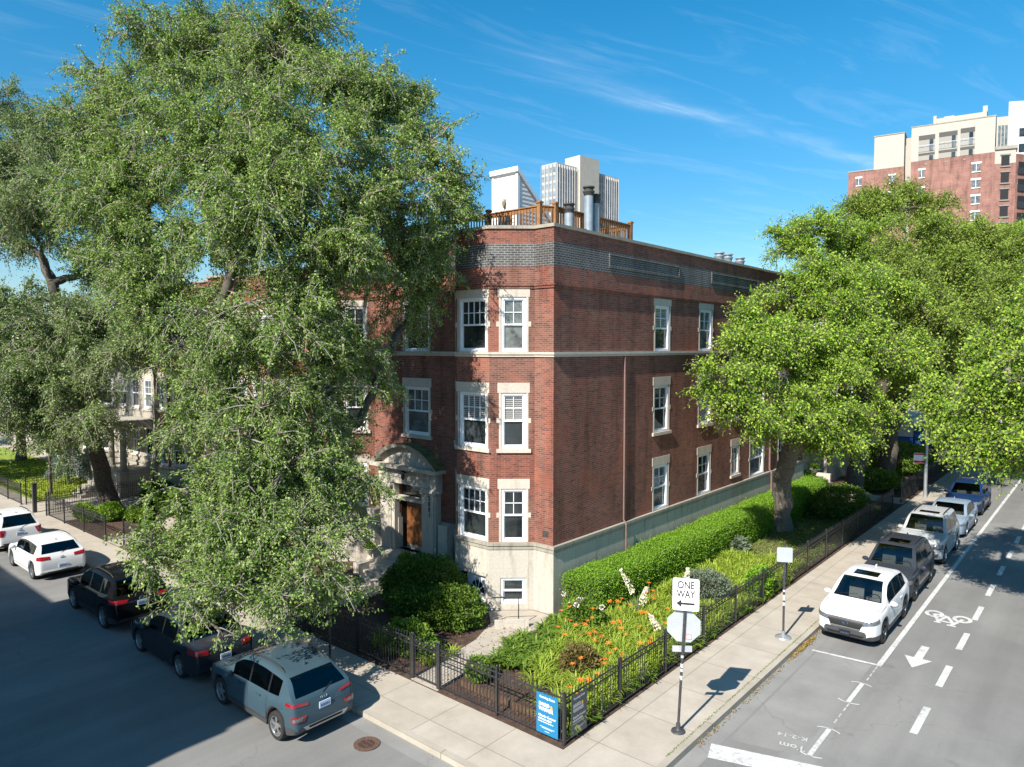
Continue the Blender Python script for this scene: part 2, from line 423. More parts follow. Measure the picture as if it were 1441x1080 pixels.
class MB:
    def __init__(s, M=None): s.v = []; s.f = []; s.M = M
    def add(s, vs, fs):
        b = len(s.v)
        s.v += [tuple(s.M @ Vector(p)) for p in vs] if s.M is not None else [tuple(p) for p in vs]
        s.f += [tuple(b + i for i in f) for f in fs]
    def box(s, x0, x1, y0, y1, z0, z1):
        s.add([(x0, y0, z0), (x1, y0, z0), (x1, y1, z0), (x0, y1, z0), (x0, y0, z1), (x1, y0, z1), (x1, y1, z1), (x0, y1, z1)],
              [(0, 3, 2, 1), (4, 5, 6, 7), (0, 1, 5, 4), (1, 2, 6, 5), (2, 3, 7, 6), (3, 0, 4, 7)])
    def cbox(s, c, d, x=(1, 0, 0), y=(0, 1, 0), bev=0.0):
        x = Vector(x).normalized(); y = Vector(y).normalized(); z = x.cross(y); c = Vector(c)
        vs = []
        for k in (-1, 1):
            for a, b_ in ((-1, -1), (1, -1), (1, 1), (-1, 1)):
                vs.append(c + x * (a * d[0] / 2) + y * (b_ * d[1] / 2) + z * (k * d[2] / 2))
        s.add(vs, [(0, 3, 2, 1), (4, 5, 6, 7), (0, 1, 5, 4), (1, 2, 6, 5), (2, 3, 7, 6), (3, 0, 4, 7)])
    def prism(s, poly, z0, z1):
        n = len(poly)
        s.add([(p[0], p[1], z0) for p in poly] + [(p[0], p[1], z1) for p in poly],
              [tuple(range(n - 1, -1, -1)), tuple(range(n, 2 * n))] + [(i, (i + 1) % n, n + (i + 1) % n, n + i) for i in range(n)])
    def extr(s, pts3, off):
        """planar 3D outline extruded by vector off"""
        n = len(pts3); off = Vector(off)
        s.add([Vector(p) for p in pts3] + [Vector(p) + off for p in pts3],
              [tuple(range(n - 1, -1, -1)), tuple(range(n, 2 * n))] + [(i, (i + 1) % n, n + (i + 1) % n, n + i) for i in range(n)])
    def tube(s, pts, r, n=8, cap=True):
        pts = [Vector(p) for p in pts]; rs = r if isinstance(r, (list, tuple)) else [r] * len(pts)
        vs = []; fs = []
        for i, p in enumerate(pts):
            d = (pts[min(i + 1, len(pts) - 1)] - pts[max(i - 1, 0)]).normalized()
            u = d.cross(Vector((0, 0, 1)));
            if u.length < 0.05: u = d.cross(Vector((1, 0, 0)))
            u.normalize(); w = d.cross(u)
            for k in range(n):
                a = 2 * math.pi * k / n; vs.append(p + (u * math.cos(a) + w * math.sin(a)) * rs[i])
        for i in range(len(pts) - 1):
            for k in range(n):
                fs.append((i * n + k, i * n + (k + 1) % n, (i + 1) * n + (k + 1) % n, (i + 1) * n + k))
        if cap: fs += [tuple(range(n - 1, -1, -1)), tuple(range((len(pts) - 1) * n, len(pts) * n))]
        s.add(vs, fs)
    def lathe(s, prof, c=(0, 0, 0), axis='z', n=24):
        vs = []; fs = []
        for r, h in prof:
            for k in range(n):
                a = 2 * math.pi * k / n
                if axis == 'z': vs.append((c[0] + r * math.cos(a), c[1] + r * math.sin(a), c[2] + h))
                else: vs.append((c[0] + r * math.cos(a), c[1] + h, c[2] + r * math.sin(a)))
        m = len(prof)
        for i in range(m - 1):
            for k in range(n): fs.append((i * n + k, i * n + (k + 1) % n, (i + 1) * n + (k + 1) % n, (i + 1) * n + k))
        s.add(vs, fs)
    def build(s, name, mat, parent=None, smooth=False, uv=False, world=False, sharp=None):
        v = s.v
        if world and parent is not None:
            l = parent.location; v = [(p[0] - l.x, p[1] - l.y, p[2] - l.z) for p in v]
        return raw(name, v, s.f, mat, parent, smooth, uv, sharp)

def copy_thing(o, loc, rz=0.0, label=None, group=None):
    def rec(a, par):
        b = a.copy(); COL.objects.link(b)
        if par is not None: b.parent = par
        for ch in a.children: rec(ch, b)
        return b
    r = rec(o, None); r.location = loc; r.rotation_euler = (0, 0, rz)
    if label: r['label'] = label
    if group: r['group'] = group
    return r

def text_mesh(s, size, bold=0.0, extrude=0.004):
    cu = bpy.data.curves.new('txt', 'FONT'); cu.body = s; cu.size = size; cu.align_x = 'CENTER'; cu.align_y = 'CENTER'
    cu.offset = bold; cu.extrude = extrude; cu.resolution_u = 3
    o = bpy.data.objects.new('txt', cu); COL.objects.link(o)
    dg = bpy.context.evaluated_depsgraph_get(); dg.update()
    me = bpy.data.meshes.new_from_object(o.evaluated_get(dg))
    vs = [tuple(v.co) for v in me.vertices]; fs = [tuple(p.vertices) for p in me.polygons]
    bpy.data.objects.remove(o); bpy.data.curves.remove(cu); bpy.data.meshes.remove(me)
    return vs, fs
def add_text(mb, s, size, origin, u, v, bold=0.0, width=None, extrude=0.004):
    """text lying in plane u (right), v (up)"""
    vs, fs = text_mesh(s, size, bold, extrude)
    if not vs: return
    k = 1.0
    if width:
        xs = [p[0] for p in vs]; k = width / (max(xs) - min(xs))
    u = Vector(u).normalized(); v = Vector(v).normalized(); n = u.cross(v); o = Vector(origin)
    mb.add([o + u * p[0] * k + v * p[1] + n * p[2] for p in vs], fs)

# ------------------------------------------------------------------ ground, roads, pavements
def sheet(name, poly, z, mat, kind='structure'):
    o = raw(name, [(x, y, z) for x, y in poly], [tuple(range(len(poly)))], mat, None, False, True)
    return tag(o, kind=kind)
def slab(name, poly, z0, z1, mat):
    m = MB(); m.prism(poly, z0, z1)
    return tag(m.build(name, mat, None, False, True), kind='structure')
RZ = -0.15
sheet('ground', [(-1500, -1500), (1500, -1500), (1500, 1500), (-1500, 1500)], -0.32, M_GROUND)
sheet('road', [(-220, -60), (60, -60), (60, 260), (-220, 260)], RZ, M_ASPH)
def arc(cx, cy, r, a0, a1, n=8):
    return [(cx + r * math.cos(R(a0 + (a1 - a0) * i / n)), cy + r * math.sin(R(a0 + (a1 - a0) * i / n))) for i in range(n + 1)]
KX, KY, CRN = 7.12, -8.12, 2.2
kout = [(-120, KY)] + arc(KX - CRN, KY + CRN, CRN, -90, 0) + [(KX, 47)]
kin = [(KX - 0.17, 47)] + arc(KX - CRN, KY + CRN, CRN - 0.17, 0, -90) + [(-120, KY + 0.17)]
slab('kerb', kout + kin, -0.30, 0.0, M_KERB)
slab('sidewalk', [(-120, KY + 0.17)] + arc(KX - CRN, KY + CRN, CRN - 0.17, -90, 0) + [(KX - 0.17, 47), (-120, 47)], -0.30, -0.004, M_PAVE)
slab('garden_soil', [(-27.2, -6.25), (5.05, -6.25), (5.05, 46), (-27.2, 46)], -0.15, 0.012, M_SOIL)
# gutter strip, far kerbs and pavements across both streets
sheet('gutter', [(KX + 0.004, -5.2), (KX + 0.42, -5.2), (KX + 0.42, 47), (KX + 0.004, 47)], RZ + 0.004, M_PATCH)
sheet('gutter_south', [(-60, KY - 0.4), (4.8, KY - 0.4), (4.8, KY - 0.004), (-60, KY - 0.004)], RZ + 0.004, M_PATCH)
slab('far_pavement', [(16.2, -8.1), (60, -8.1), (60, 47), (16.2, 47)], -0.30, 0.0, M_PAVE)
slab('south_pavement', [(-120, -60), (6.8, -60), (6.8, -17.2), (-120, -17.2)], -0.30, 0.0, M_PAVE)
slab('north_pavement', [(-120, 57), (7.1, 57), (7.1, 250), (-120, 250)], -0.30, 0.0, M_PAVE)
# repaired strip between stop line and parking bay
sheet('road_patch', [(7.6, -3.2), (9.05, -2.8), (9.1, 3.2), (7.6, 3.2)], RZ + 0.004, M_PATCH)
# garden paths
sheet('garden_path', [(-0.1, -6.24), (0.95, -6.24), (0.55, -3.4), (0.35, -1.2), (-0.05, -0.12), (-0.75, -0.12), (-1.9, -1.15), (-1.1, -1.9), (-0.55, -3.2)], 0.022, M_PAVE)
sheet('front_walk', [(-7.9, -6.24), (-6.1, -6.24), (-6.1, -1.9), (-7.9, -1.9)], 0.02, M_PAVE)
sheet('neighbour_walk', [(-21.3, -6.24), (-19.9, -6.24), (-22.6, -0.2), (-25.2, -0.2)], 0.02, M_PAVE)
sheet('rear_entrance_walk', [(-1.5, 26.6), (5.0, 26.6), (5.0, 28.4), (-1.5, 28.4)], 0.02, M_PAVE)
sheet('worn_lawn', [(1.75, 12.2), (2.6, 11.4), (4.2, 12.0), (4.5, 15), (3.8, 19), (1.8, 18.5), (1.5, 14.5)], 0.022, M_DIRT)
slab('lawn', [(-62, -5.6), (-33.6, -5.6), (-33.6, -0.2), (-62, -0.2)], -0.1, 0.06, M_LAWN)

# markings
def mark(name, polys, mat=None, z=RZ + 0.010):
    m = MB()
    for p in polys: m.add([(x, y, z) for x, y in p], [tuple(range(len(p)))])
    return tag(m.build(name, mat or M_MARK, None), kind='structure')
def rect(x0, x1, y0, y1): return [(x0, y0), (x1, y0), (x1, y1), (x0, y1)]
mark('stop_line', [[(7.36, -3.62), (7.54, -4.20), (13.4, -2.36), (13.22, -1.76)]])
mark('parking_lane_line', [rect(9.19, 9.33, 3.28, 46)])
mark('parking_end_line', [[(7.45, 3.12), (9.19, 3.28), (9.19, 3.39), (7.45, 3.23)]])
dash = []
for k in range(14):
    y0 = -0.10 + 3.09 * k
    dash.append(rect(10.73, 10.90, y0, y0 + 1.62))
mark('lane_dash', dash)
def tmark(cx, y0, y1):
    p = [rect(cx - 0.055, cx + 0.055, y0, y1)]
    for yy, s in ((y0, 1), (y1, -1)):
        pts = [(cx + dx, yy + s * (abs(dx) ** 2) * 1.3) for dx in np.linspace(-0.26, 0.26, 9)]
        for a, b in zip(pts[:-1], pts[1:]): p.append([(a[0], a[1] - 0.02), (b[0], b[1] - 0.02), (b[0], b[1] + 0.02), (a[0], a[1] + 0.02)])
    return p
mark('bay_tick', tmark(9.2, 0.46, 1.86) + tmark(9.24, -2.66, -1.16), None)
faint = [rect(9.225, 9.262, a, a + 0.22) for a in (2.1, 2.42, 2.74, 3.02, -0.82, -0.45, -0.08, 0.2)]
mark('faint_guide_line', faint, M_MARKOLD)
mark('lane_arrow', [rect(9.90, 10.12, 4.62, 5.68), [(10.01, 3.80), (10.37, 4.62), (9.65, 4.62)]], None)
# bicycle stencil: top towards -Y
bk = []
def bring(cx, cy, r0, r1, n=20):
    return [[(cx + r0 * math.cos(a), cy + 1.25 * r0 * math.sin(a)), (cx + r1 * math.cos(a), cy + 1.25 * r1 * math.sin(a)),
             (cx + r1 * math.cos(b), cy + 1.25 * r1 * math.sin(b)), (cx + r0 * math.cos(b), cy + 1.25 * r0 * math.sin(b))]
            for a, b in [(2 * math.pi * k / n, 2 * math.pi * (k + 1) / n) for k in range(n)]]
def bseg(a, b, w=0.115):
    d = Vector((b[0] - a[0], b[1] - a[1])).normalized(); n_ = Vector((-d.y, d.x)) * w / 2
    return [(a[0] + n_.x, a[1] + n_.y), (a[0] - n_.x, a[1] - n_.y), (b[0] - n_.x, b[1] - n_.y), (b[0] + n_.x, b[1] + n_.y)]
wl, wr, cyw = (9.68, 8.95), (10.52, 8.95), 8.95
bk += bring(9.68, cyw, 0.17, 0.29) + bring(10.50, cyw, 0.17, 0.29)
for a, b in (((9.68, 8.95), (9.90, 8.30)), ((9.68, 8.95), (10.06, 8.95)), ((9.90, 8.30), (10.06, 8.95)), ((10.06, 8.95), (10.34, 8.32)),
             ((9.88, 8.36), (10.34, 8.36)), ((10.52, 8.95), (10.30, 8.12)), ((9.80, 8.16), (10.0, 8.16)), ((10.18, 8.08), (10.44, 8.08)), ((9.90, 8.30), (9.88, 8.16))):
    bk.append(bseg(a, b))
o = MB()
for i, p in enumerate(bk): o.add([(x, y, RZ + 0.010 + 0.0004 * (i % 7)) for x, y in p], [(0, 1, 2, 3)])
tag(o.build('bicycle_marking', M_MARK), kind='structure')
o = MB()
add_text(o, 'Tom', 0.30, (8.82, -2.52, RZ + 0.010), (-0.97, -0.22, 0), (0.22, -0.97, 0), 0.004, None, 0.0)
add_text(o, 'K-2-14', 0.24, (8.68, -2.08, RZ + 0.010), (-0.97, -0.22, 0), (0.22, -0.97, 0), 0.003, None, 0.0)
tag(o.build('utility_paint_mark', M_MARKOLD), kind='structure')

# ------------------------------------------------------------------ buildings
def offset_poly(poly, d):
    n = len(poly); out_ = []
    for i in range(n):
        p, q, r = Vector(poly[i - 1]), Vector(poly[i]), Vector(poly[(i + 1) % n])
        a = (q - p).normalized(); b = (r - q).normalized()
        na, nb = Vector((a.y, -a.x)), Vector((b.y, -b.x))
        m = (na + nb); k = d / max(0.3, (1 + na.dot(nb)))
        out_.append((q.x + m.x * k, q.y + m.y * k))
    return out_
def ring(mb, poly, z0, z1, d0, d1, skip=()):
    a = offset_poly(poly, d0); b = offset_poly(poly, d1); n = len(poly)
    vs = [(p[0], p[1], z0) for p in a] + [(p[0], p[1], z0) for p in b] + [(p[0], p[1], z1) for p in b] + [(p[0], p[1], z1) for p in a]
    fs = []
    for i in range(n):
        j = (i + 1) % n
        if i in skip: continue
        fs += [(i, j, n + j, n + i)[::-1], (n + i, n + j, 2 * n + j, 2 * n + i), (2 * n + i, 2 * n + j, 3 * n + j, 3 * n + i), (3 * n + i, 3 * n + j, j, i)]
    mb.add(vs, fs)
class Face:
    def __init__(s, p0, p1, d=0.0):
        s.p0 = Vector((p0[0], p0[1], 0)); s.p1 = Vector((p1[0], p1[1], 0))
        s.u = (s.p1 - s.p0).normalized(); s.n = Vector((s.u.y, -s.u.x, 0)); s.L = (s.p1 - s.p0).length
    def P(s, u, z, d=0.0): return s.p0 + s.u * u + s.n * d + Vector((0, 0, z))
def wallface(mb, F, z0, z1, ops, d=0.0, reveal=0.14, u0=0.0, u1=None):
    u1 = F.L if u1 is None else u1
    ops = [o for o in ops if o[3] > z0 and o[2] < z1]
    us = sorted({u0, u1, *[min(max(x, u0), u1) for o in ops for x in o[:2]]})
    zs = sorted({z0, z1, *[min(max(z, z0), z1) for o in ops for z in o[2:4]]})
    for a, b in zip(us[:-1], us[1:]):
        for c, e in zip(zs[:-1], zs[1:]):
            um, zm = (a + b) / 2, (c + e) / 2
            if any(o[0] < um < o[1] and o[2] < zm < o[3] for o in ops): continue
            mb.add([F.P(a, c, d), F.P(b, c, d), F.P(b, e, d), F.P(a, e, d)], [(0, 1, 2, 3)])
    for o in ops:
        a, b, c, e = o[0], o[1], max(o[2], z0), min(o[3], z1); r = d - reveal
        mb.add([F.P(a, c, d), F.P(a, e, d), F.P(a, e, r), F.P(a, c, r)], [(0, 1, 2, 3)])
        mb.add([F.P(b, c, d), F.P(b, c, r), F.P(b, e, r), F.P(b, e, d)], [(0, 1, 2, 3)])
        if o[2] >= z0: mb.add([F.P(a, c, d), F.P(a, c, r), F.P(b, c, r), F.P(b, c, d)], [(0, 1, 2, 3)])
        if o[3] <= z1: mb.add([F.P(a, e, d), F.P(b, e, d), F.P(b, e, r), F.P(a, e, r)], [(0, 1, 2, 3)])
def fbox(mb, F, ua, ub, za, zb, da, db):
    vs = [F.P(ua, za, da), F.P(ub, za, da), F.P(ub, zb, da), F.P(ua, zb, da), F.P(ua, za, db), F.P(ub, za, db), F.P(ub, zb, db), F.P(ua, zb, db)]
    mb.add(vs, [(0, 3, 2, 1), (4, 5, 6, 7), (0, 1, 5, 4), (1, 2, 6, 5), (2, 3, 7, 6), (3, 0, 4, 7)])
def window(B, F, ua, ub, z0, z1, cols=2, rows=2, pane=None, sill=True, surround=True, d=0.0, lower=True, stone=None, sash=0.5, wname='window', lint=0.34):
    """double-hung window filling the opening (ua,ub,z0,z1) of face F"""
    f = MB(); c = 0.085
    fbox(f, F, ua, ua + c, z0, z1, d - 0.12, d - 0.02); fbox(f, F, ub - c, ub, z0, z1, d - 0.12, d - 0.02)
    fbox(f, F, ua + c, ub - c, z0, z0 + c, d - 0.12, d - 0.018); fbox(f, F, ua + c, ub - c, z1 - c, z1, d - 0.12, d - 0.018)
    zm = z0 + (z1 - z0) * sash; s = 0.045
    a, b = ua + c, ub - c
    fbox(f, F, a, b, zm - 0.03, zm + 0.03, d - 0.115, d - 0.045)
    for (p, q) in ((z0 + c, zm - 0.03), (zm + 0.03, z1 - c)):
        dd = d - 0.055 if q > zm else d - 0.075
        fbox(f, F, a, a + s, p, q, d - 0.118, dd); fbox(f, F, b - s, b, p, q, d - 0.118, dd)
    fbox(f, F, a + s, b - s, z0 + c, z0 + c + s, d - 0.118, d - 0.077); fbox(f, F, a + s, b - s, z1 - c - s, z1 - c, d - 0.118, d - 0.057)
    zu0, zu1 = zm + 0.03, z1 - c - s
    for k in range(1, cols):
        x = a + s + (b - a - 2 * s) * k / cols; fbox(f, F, x - 0.012, x + 0.012, zu0, zu1, d - 0.1, d - 0.07)
    for k in range(1, rows):
        z = zu0 + (zu1 - zu0) * k / rows; fbox(f, F, a + s, b - s, z - 0.012, z + 0.012, d - 0.101, d - 0.072)
    w = f.build(wname, M_WHITE, B, world=True)
    g = MB(); g.add([F.P(a, z0 + c, d - 0.112), F.P(b, z0 + c, d - 0.112), F.P(b, zm, d - 0.112), F.P(a, zm, d - 0.112)], [(0, 1, 2, 3)])
    pn = g.build('pane', M_PANE if pane != 'curtain' else M_PANEG, w, uv=True, world=False); pn.data.transform(Matrix.Translation(-B.location))
    g = MB(); g.add([F.P(a, zm, d - 0.1), F.P(b, zm, d - 0.1), F.P(b, z1 - c, d - 0.1), F.P(a, z1 - c, d - 0.1)], [(0, 1, 2, 3)])
    pn = g.build('pane', {'blind': M_PANEB, 'curtain': M_PANEG}.get(pane, M_PANE), w, uv=True); pn.data.transform(Matrix.Translation(-B.location))
    stone = stone or M_TRIM
    if surround:
        q = MB(); e = 0.07
        fbox(q, F, ua - e - .05, ub + e + .05, z1, z1 + lint, d - 0.05, d + 0.018)
        fbox(q, F, ua - e, ua, z0, z1, d - 0.05, d + 0.012); fbox(q, F, ub, ub + e, z0, z1, d - 0.05, d + 0.012)
        zc = z0 + (z1 - z0) * 0.46
        fbox(q, F, ua - e - 0.09, ua - e, zc, zc + 0.17, d - 0.05, d + 0.014); fbox(q, F, ub + e, ub + e + 0.09, zc, zc + 0.17, d - 0.05, d + 0.014)
        so = q.build('stone_surround', stone, w, uv=True); so.data.transform(Matrix.Translation(-B.location))
    if sill:
        q = MB(); fbox(q, F, ua - 0.16, ub + 0.16, z0 - 0.13, z0 - 0.003, d - 0.1, d + 0.07)
        so = q.build('sill', stone, w, uv=True); so.data.transform(Matrix.Translation(-B.location))
    return w

ZF, ZB, ZD0, ZD1, ZT = 2.30, 8.79, 11.73, 12.50, 13.10
ROWS = [(2.36, 4.20), (5.57, 7.48), (8.87, 10.72)]
FRONT = [(-14.0, 0.0), (-13.2, 0.0), (-12.05, -1.03), (-10.5, -1.03), (-9.4, 0.0), (-4.6, 0.0), (-3.5, -1.03), (-1.95, -1.03), (-0.8, 0.0), (0.0, 0.0)]
PLAN = FRONT + [(0.0, 24.6), (-14.0, 24.6)]
B = thing('brick_building', 'dark red brick corner apartment building of three storeys with arched stone entrance', 'building', (-7, 12, 0))
Fs = [Face(PLAN[i], PLAN[(i + 1) % len(PLAN)]) for i in range(len(PLAN))]
ops = {i: [] for i in range(len(PLAN))}
wins = []
def addw(i, ua, ub, z0, z1, **k): ops[i].append((ua, ub, z0, z1)); wins.append((i, ua, ub, z0, z1, k))
L_ang = Fs[7].L
for r, (z0, z1) in enumerate(ROWS):
    sil = (r == 1)
    for i, ua, ub, cols in ((7, 0.40, 1.26, 2), (6, 0.12, 1.44, 4), (5, 0.28, 1.16, 2), (3, 0.30, 1.18, 2), (2, 0.12, 1.44, 4), (1, 0.4, 1.26, 2)):
        pane = None
        if i == 6: pane = [None, 'blind', None][r]
        if i == 7: pane = ['blind', 'blind', 'curtain'][r] if r else None
        if i == 3 and r == 0: pane = 'curtain'
        addw(i, ua, ub, z0, z1, cols=cols, sill=sil, pane=pane)
    if r > 0: addw(4, 1.92, 3.38, z0, z1, cols=3, sill=True, pane='curtain' if r == 1 else None)
    for k, (ua, ub) in enumerate(((6.72, 7.93), (10.72, 11.95), (14.35, 15.2), (16.62, 18.45), (20.6, 21.8))):
        if k == 2: addw(9, ua, ub, z0 + (0.42 if r == 0 else 0.0), z1, cols=2, sill=True, pane=None)
        elif k == 3: addw(9, ua, ub, z0, z1, cols=4, sill=sil, pane='curtain' if r == 0 else None)
        else: addw(9, ua, ub, z0, z1, cols=2, sill=sil, pane=['curtain', None, 'blind'][(k + r) % 3] if k < 2 else None)
DOORO = (1.545, 3.155, 0.86, 3.62)            # entrance opening on face 4 (u from x=-9.4 -> x)
ops[4].append(DOORO)
w_ = MB()
for i, F in enumerate(Fs): wallface(w_, F, ZF, ZD0, [o for o in ops[i]])
w_.build('wall', M_BRICK, B, uv=True, world=True)
d_ = MB()
for F in Fs: wallface(d_, F, ZD0, ZD1, [])
d_.build('slate_brick_band', M_DBRICK, B, uv=True, world=True)
u_ = MB()
for F in Fs: wallface(u_, F, ZD1, 12.99, [])
u_.build('parapet', M_BRICK, B, uv=True, world=True)
m = MB(); ring(m, PLAN, 12.99, ZT, -0.34, 0.055); m.build('coping', M_COPING, B, uv=True, world=True)
m = MB(); ring(m, PLAN, 10.98 + 0.10, 11.135, -0.05, 0.075); ring(m, PLAN, 11.0, 11.078, -0.05, 0.045); m.build('cornice', M_BRICK, B, uv=True, world=True)
m = MB(); ring(m, PLAN, 8.70, 8.78, -0.05, 0.05); ring(m, PLAN, 8.782, 8.865, -0.05, 0.085); m.build('belt_course', M_TRIM, B, uv=True, world=True)
m = MB(); ring(m, PLAN, 2.255, 2.352, -0.12, 0.12, (4,)); ring(m, PLAN, 2.12, 2.252, -0.05, 0.085, (4,))
for ua, ub in ((0.0, 0.62), (4.08, 4.8)): fbox(m, Fs[4], ua, ub, 2.255, 2.352, -0.12, 0.12)
m.build('water_table', M_COPING, B, uv=True, world=True)
# foundation, with basement door (front face of the near bay) and basement window (angled face)
fop = {6: [(0.07, 1.45, -1.1, 1.14)], 7: [(0.40, 1.28, 0.22, 1.13)], 4: [DOORO]}
m = MB()
POFF = offset_poly(PLAN, 0.06)
FFs = [Face(POFF[i], POFF[(i + 1) % len(POFF)]) for i in range(len(POFF))]
for i, F in enumerate(FFs): wallface(m, F, -1.2 if i in (6,) else -0.25, 2.118, fop.get(i, []), reveal=0.22)
m.build('foundation', M_STONE, B, uv=True, world=True)
m = MB(); ring(m, PLAN, -0.25, 0.16, 0.0, 0.11)
m = MB(); m.add([(p[0], p[1], 12.6) for p in offset_poly(PLAN, -0.32)], [tuple(range(len(PLAN)))])
m.build('roof', M_ROOF, B, world=True)
m = MB(); ip = offset_poly(PLAN, -0.32)
for i in range(len(ip)):
    a, b = ip[i], ip[(i + 1) % len(ip)]; m.add([(b[0], b[1], 12.6), (a[0], a[1], 12.6), (a[0], a[1], 12.99), (b[0], b[1], 12.99)], [(0, 1, 2, 3)])
m.build('parapet_inner_face', M_BRICK2, B, uv=True, world=True)
for (i, ua, ub, z0, z1, k) in wins: window(B, Fs[i], ua, ub, z0, z1, **k)
bw = window(B, FFs[7], 0.40, 1.28, 0.22, 1.13, cols=1, rows=1, sill=False, surround=False, d=-0.02, wname='basement_window')
# basement door: dark recess, white leaf with fan light
F = FFs[6]
m = MB(); fbox(m, F, 0.07, 0.44, -1.1, 1.13, -0.6, -0.215); m.build('basement_recess', M_DARK, B, world=True)
m = MB(); fbox(m, F, 0.44, 1.44, -1.1, 1.13, -0.2, -0.14)
for ua, ub, za, zb in ((0.55, 0.9, -0.9, -0.1), (0.98, 1.33, -0.9, -0.1)): fbox(m, F, ua, ub, za, zb, -0.14, -0.128)
bd = m.build('basement_door', M_WHITE, B, world=True)
m = MB(); cu_, cz = 0.94, 0.48
pts = [F.P(cu_ + 0.33 * math.cos(a), cz + 0.42 * math.sin(a), -0.134) for a in np.linspace(0, math.pi, 13)]
m.add(pts, [tuple(range(len(pts)))]); q = m.build('fan_light', M_PANE, bd, uv=True); q.data.transform(Matrix.Translation(-B.location))
m = MB()
for a in (36, 72, 108, 144):
    p = F.P(cu_, cz, -0.128); e = F.P(cu_ + 0.33 * math.cos(R(a)), cz + 0.42 * math.sin(R(a)), -0.128); m.tube([p, e], 0.013, 4)
pa = [F.P(cu_ + 0.12 * math.cos(a), cz + 0.15 * math.sin(a), -0.128) for a in np.linspace(0, math.pi, 9)]
m.tube(pa, 0.016, 4); q = m.build('glazing_bar', M_WHITE, bd); q.data.transform(Matrix.Translation(-B.location))
# raised brick frames in the slate band on the street side
F = Fs[9]
for (a, b) in ((3.3, 8.7), (11.8, 17.2), (20.0, 24.0)):
    m = MB(); za, zb = 11.93, 12.46; t_ = 0.085
    fbox(m, F, a, b, zb - t_, zb, -0.02, 0.05); fbox(m, F, a, b, za, za + t_, -0.02, 0.05)
    fbox(m, F, a, a + t_ * .7, za + t_, zb - t_, -0.02, 0.05); fbox(m, F, b - t_ * .7, b, za + t_, zb - t_, -0.02, 0.05)
    m.build('raised_brick_frame', M_DBRICK, B, uv=True, world=True)
# rain pipe on the street side, vent brick, air brick
m = MB(); m.tube([F.P(19.2, 8.6, 0.05), F.P(19.2, 2.45, 0.05), F.P(19.2, 2.3, 0.16), F.P(19.2, 0.0, 0.16)], 0.05, 6)
m.build('rain_pipe', plain('pipe_brown', (0.20, 0.12, 0.10), 0.6), B, world=True)
m = MB(); m.tube([F.P(4.38, 8.66, 0.05), F.P(4.38, 2.45, 0.05), F.P(4.38, 2.3, 0.16), F.P(4.38, 0.0, 0.16)], 0.035, 6)
m.build('rain_pipe', plain('pipe_brown', (0.20, 0.12, 0.10), 0.6), B, world=True)
m = MB(); fbox(m, Fs[8], 0.36, 0.60, 2.62, 2.82, -0.01, 0.012); m.build('wall_vent', M_SOOT, B, world=True)

# entrance portal on face 4 (x = -9.4 + u)
F = Fs[4]; cx = 2.37 + 0.0
cx = 9.4 - 7.05
P_ = MB(); D0 = 0.30
for s in (-1, 1):
    c = cx + s * 1.32
    fbox(P_, F, c - 0.42, c + 0.42, 0.0, 0.86, 0.062, 0.62)               # plinth
    fbox(P_, F, c - 0.33, c + 0.33, 0.862, 3.42, 0.002, D0)                # pilaster
    fbox(P_, F, c - 0.24, c + 0.24, 1.05, 3.30, D0, D0 + 0.035)
    fbox(P_, F, c - 0.40, c + 0.40, 3.42, 3.60, 0.002, D0 + 0.09)          # capital
    for t_ in (-1, 1):
        vs = []
        P_.tube([F.P(c + t_ * 0.34, 3.46, D0 - 0.1), F.P(c + t_ * 0.34, 3.46, D0 + 0.13)], 0.095, 10)
    c2 = cx + s * 0.90
    fbox(P_, F, c2 - 0.09, c2 + 0.09, 0.862, 3.60, -0.1, D0 - 0.05)        # inner jamb
fbox(P_, F, cx - 1.72, cx + 1.72, 3.602, 4.22, 0.002, D0 + 0.02)
fbox(P_, F, cx - 1.72, cx + 1.72, 3.86, 3.90, D0 + 0.02, D0 + 0.05)
fbox(P_, F, cx - 1.95, cx + 1.95, 4.222, 4.36, 0.002, D0 + 0.30)
fbox(P_, F, cx - 0.81, cx + 0.81, 2.92, 3.05, -0.1, D0 - 0.06)             # transom bar
for s in (-1, 1):
    c = cx + s * 1.32; pr = [F.P(c + 0.10 * math.cos(a), 4.04 + 0.10 * math.sin(a), D0 + 0.02) for a in np.linspace(0, 2 * math.pi, 13)[:-1]]
    P_.extr(pr, F.n * 0.03)
RAD = (1.95 ** 2 + 0.88 ** 2) / (2 * 0.88); zc = 4.36 + 0.88 - RAD; a0 = math.asin(1.95 / RAD)
def archpt(a, rr, dd): return F.P(cx + rr * math.sin(a), zc + rr * math.cos(a), dd)
N_ = 22
ty = [archpt(a, RAD - 0.13, 0.24) for a in np.linspace(-a0 * .97, a0 * .97, N_)]
ty = [p for p in ty if p.z > 4.362]
P_.extr(ty + [F.P(cx + 1.6, 4.362, 0.24), F.P(cx - 1.6, 4.362, 0.24)], F.n * -0.22)
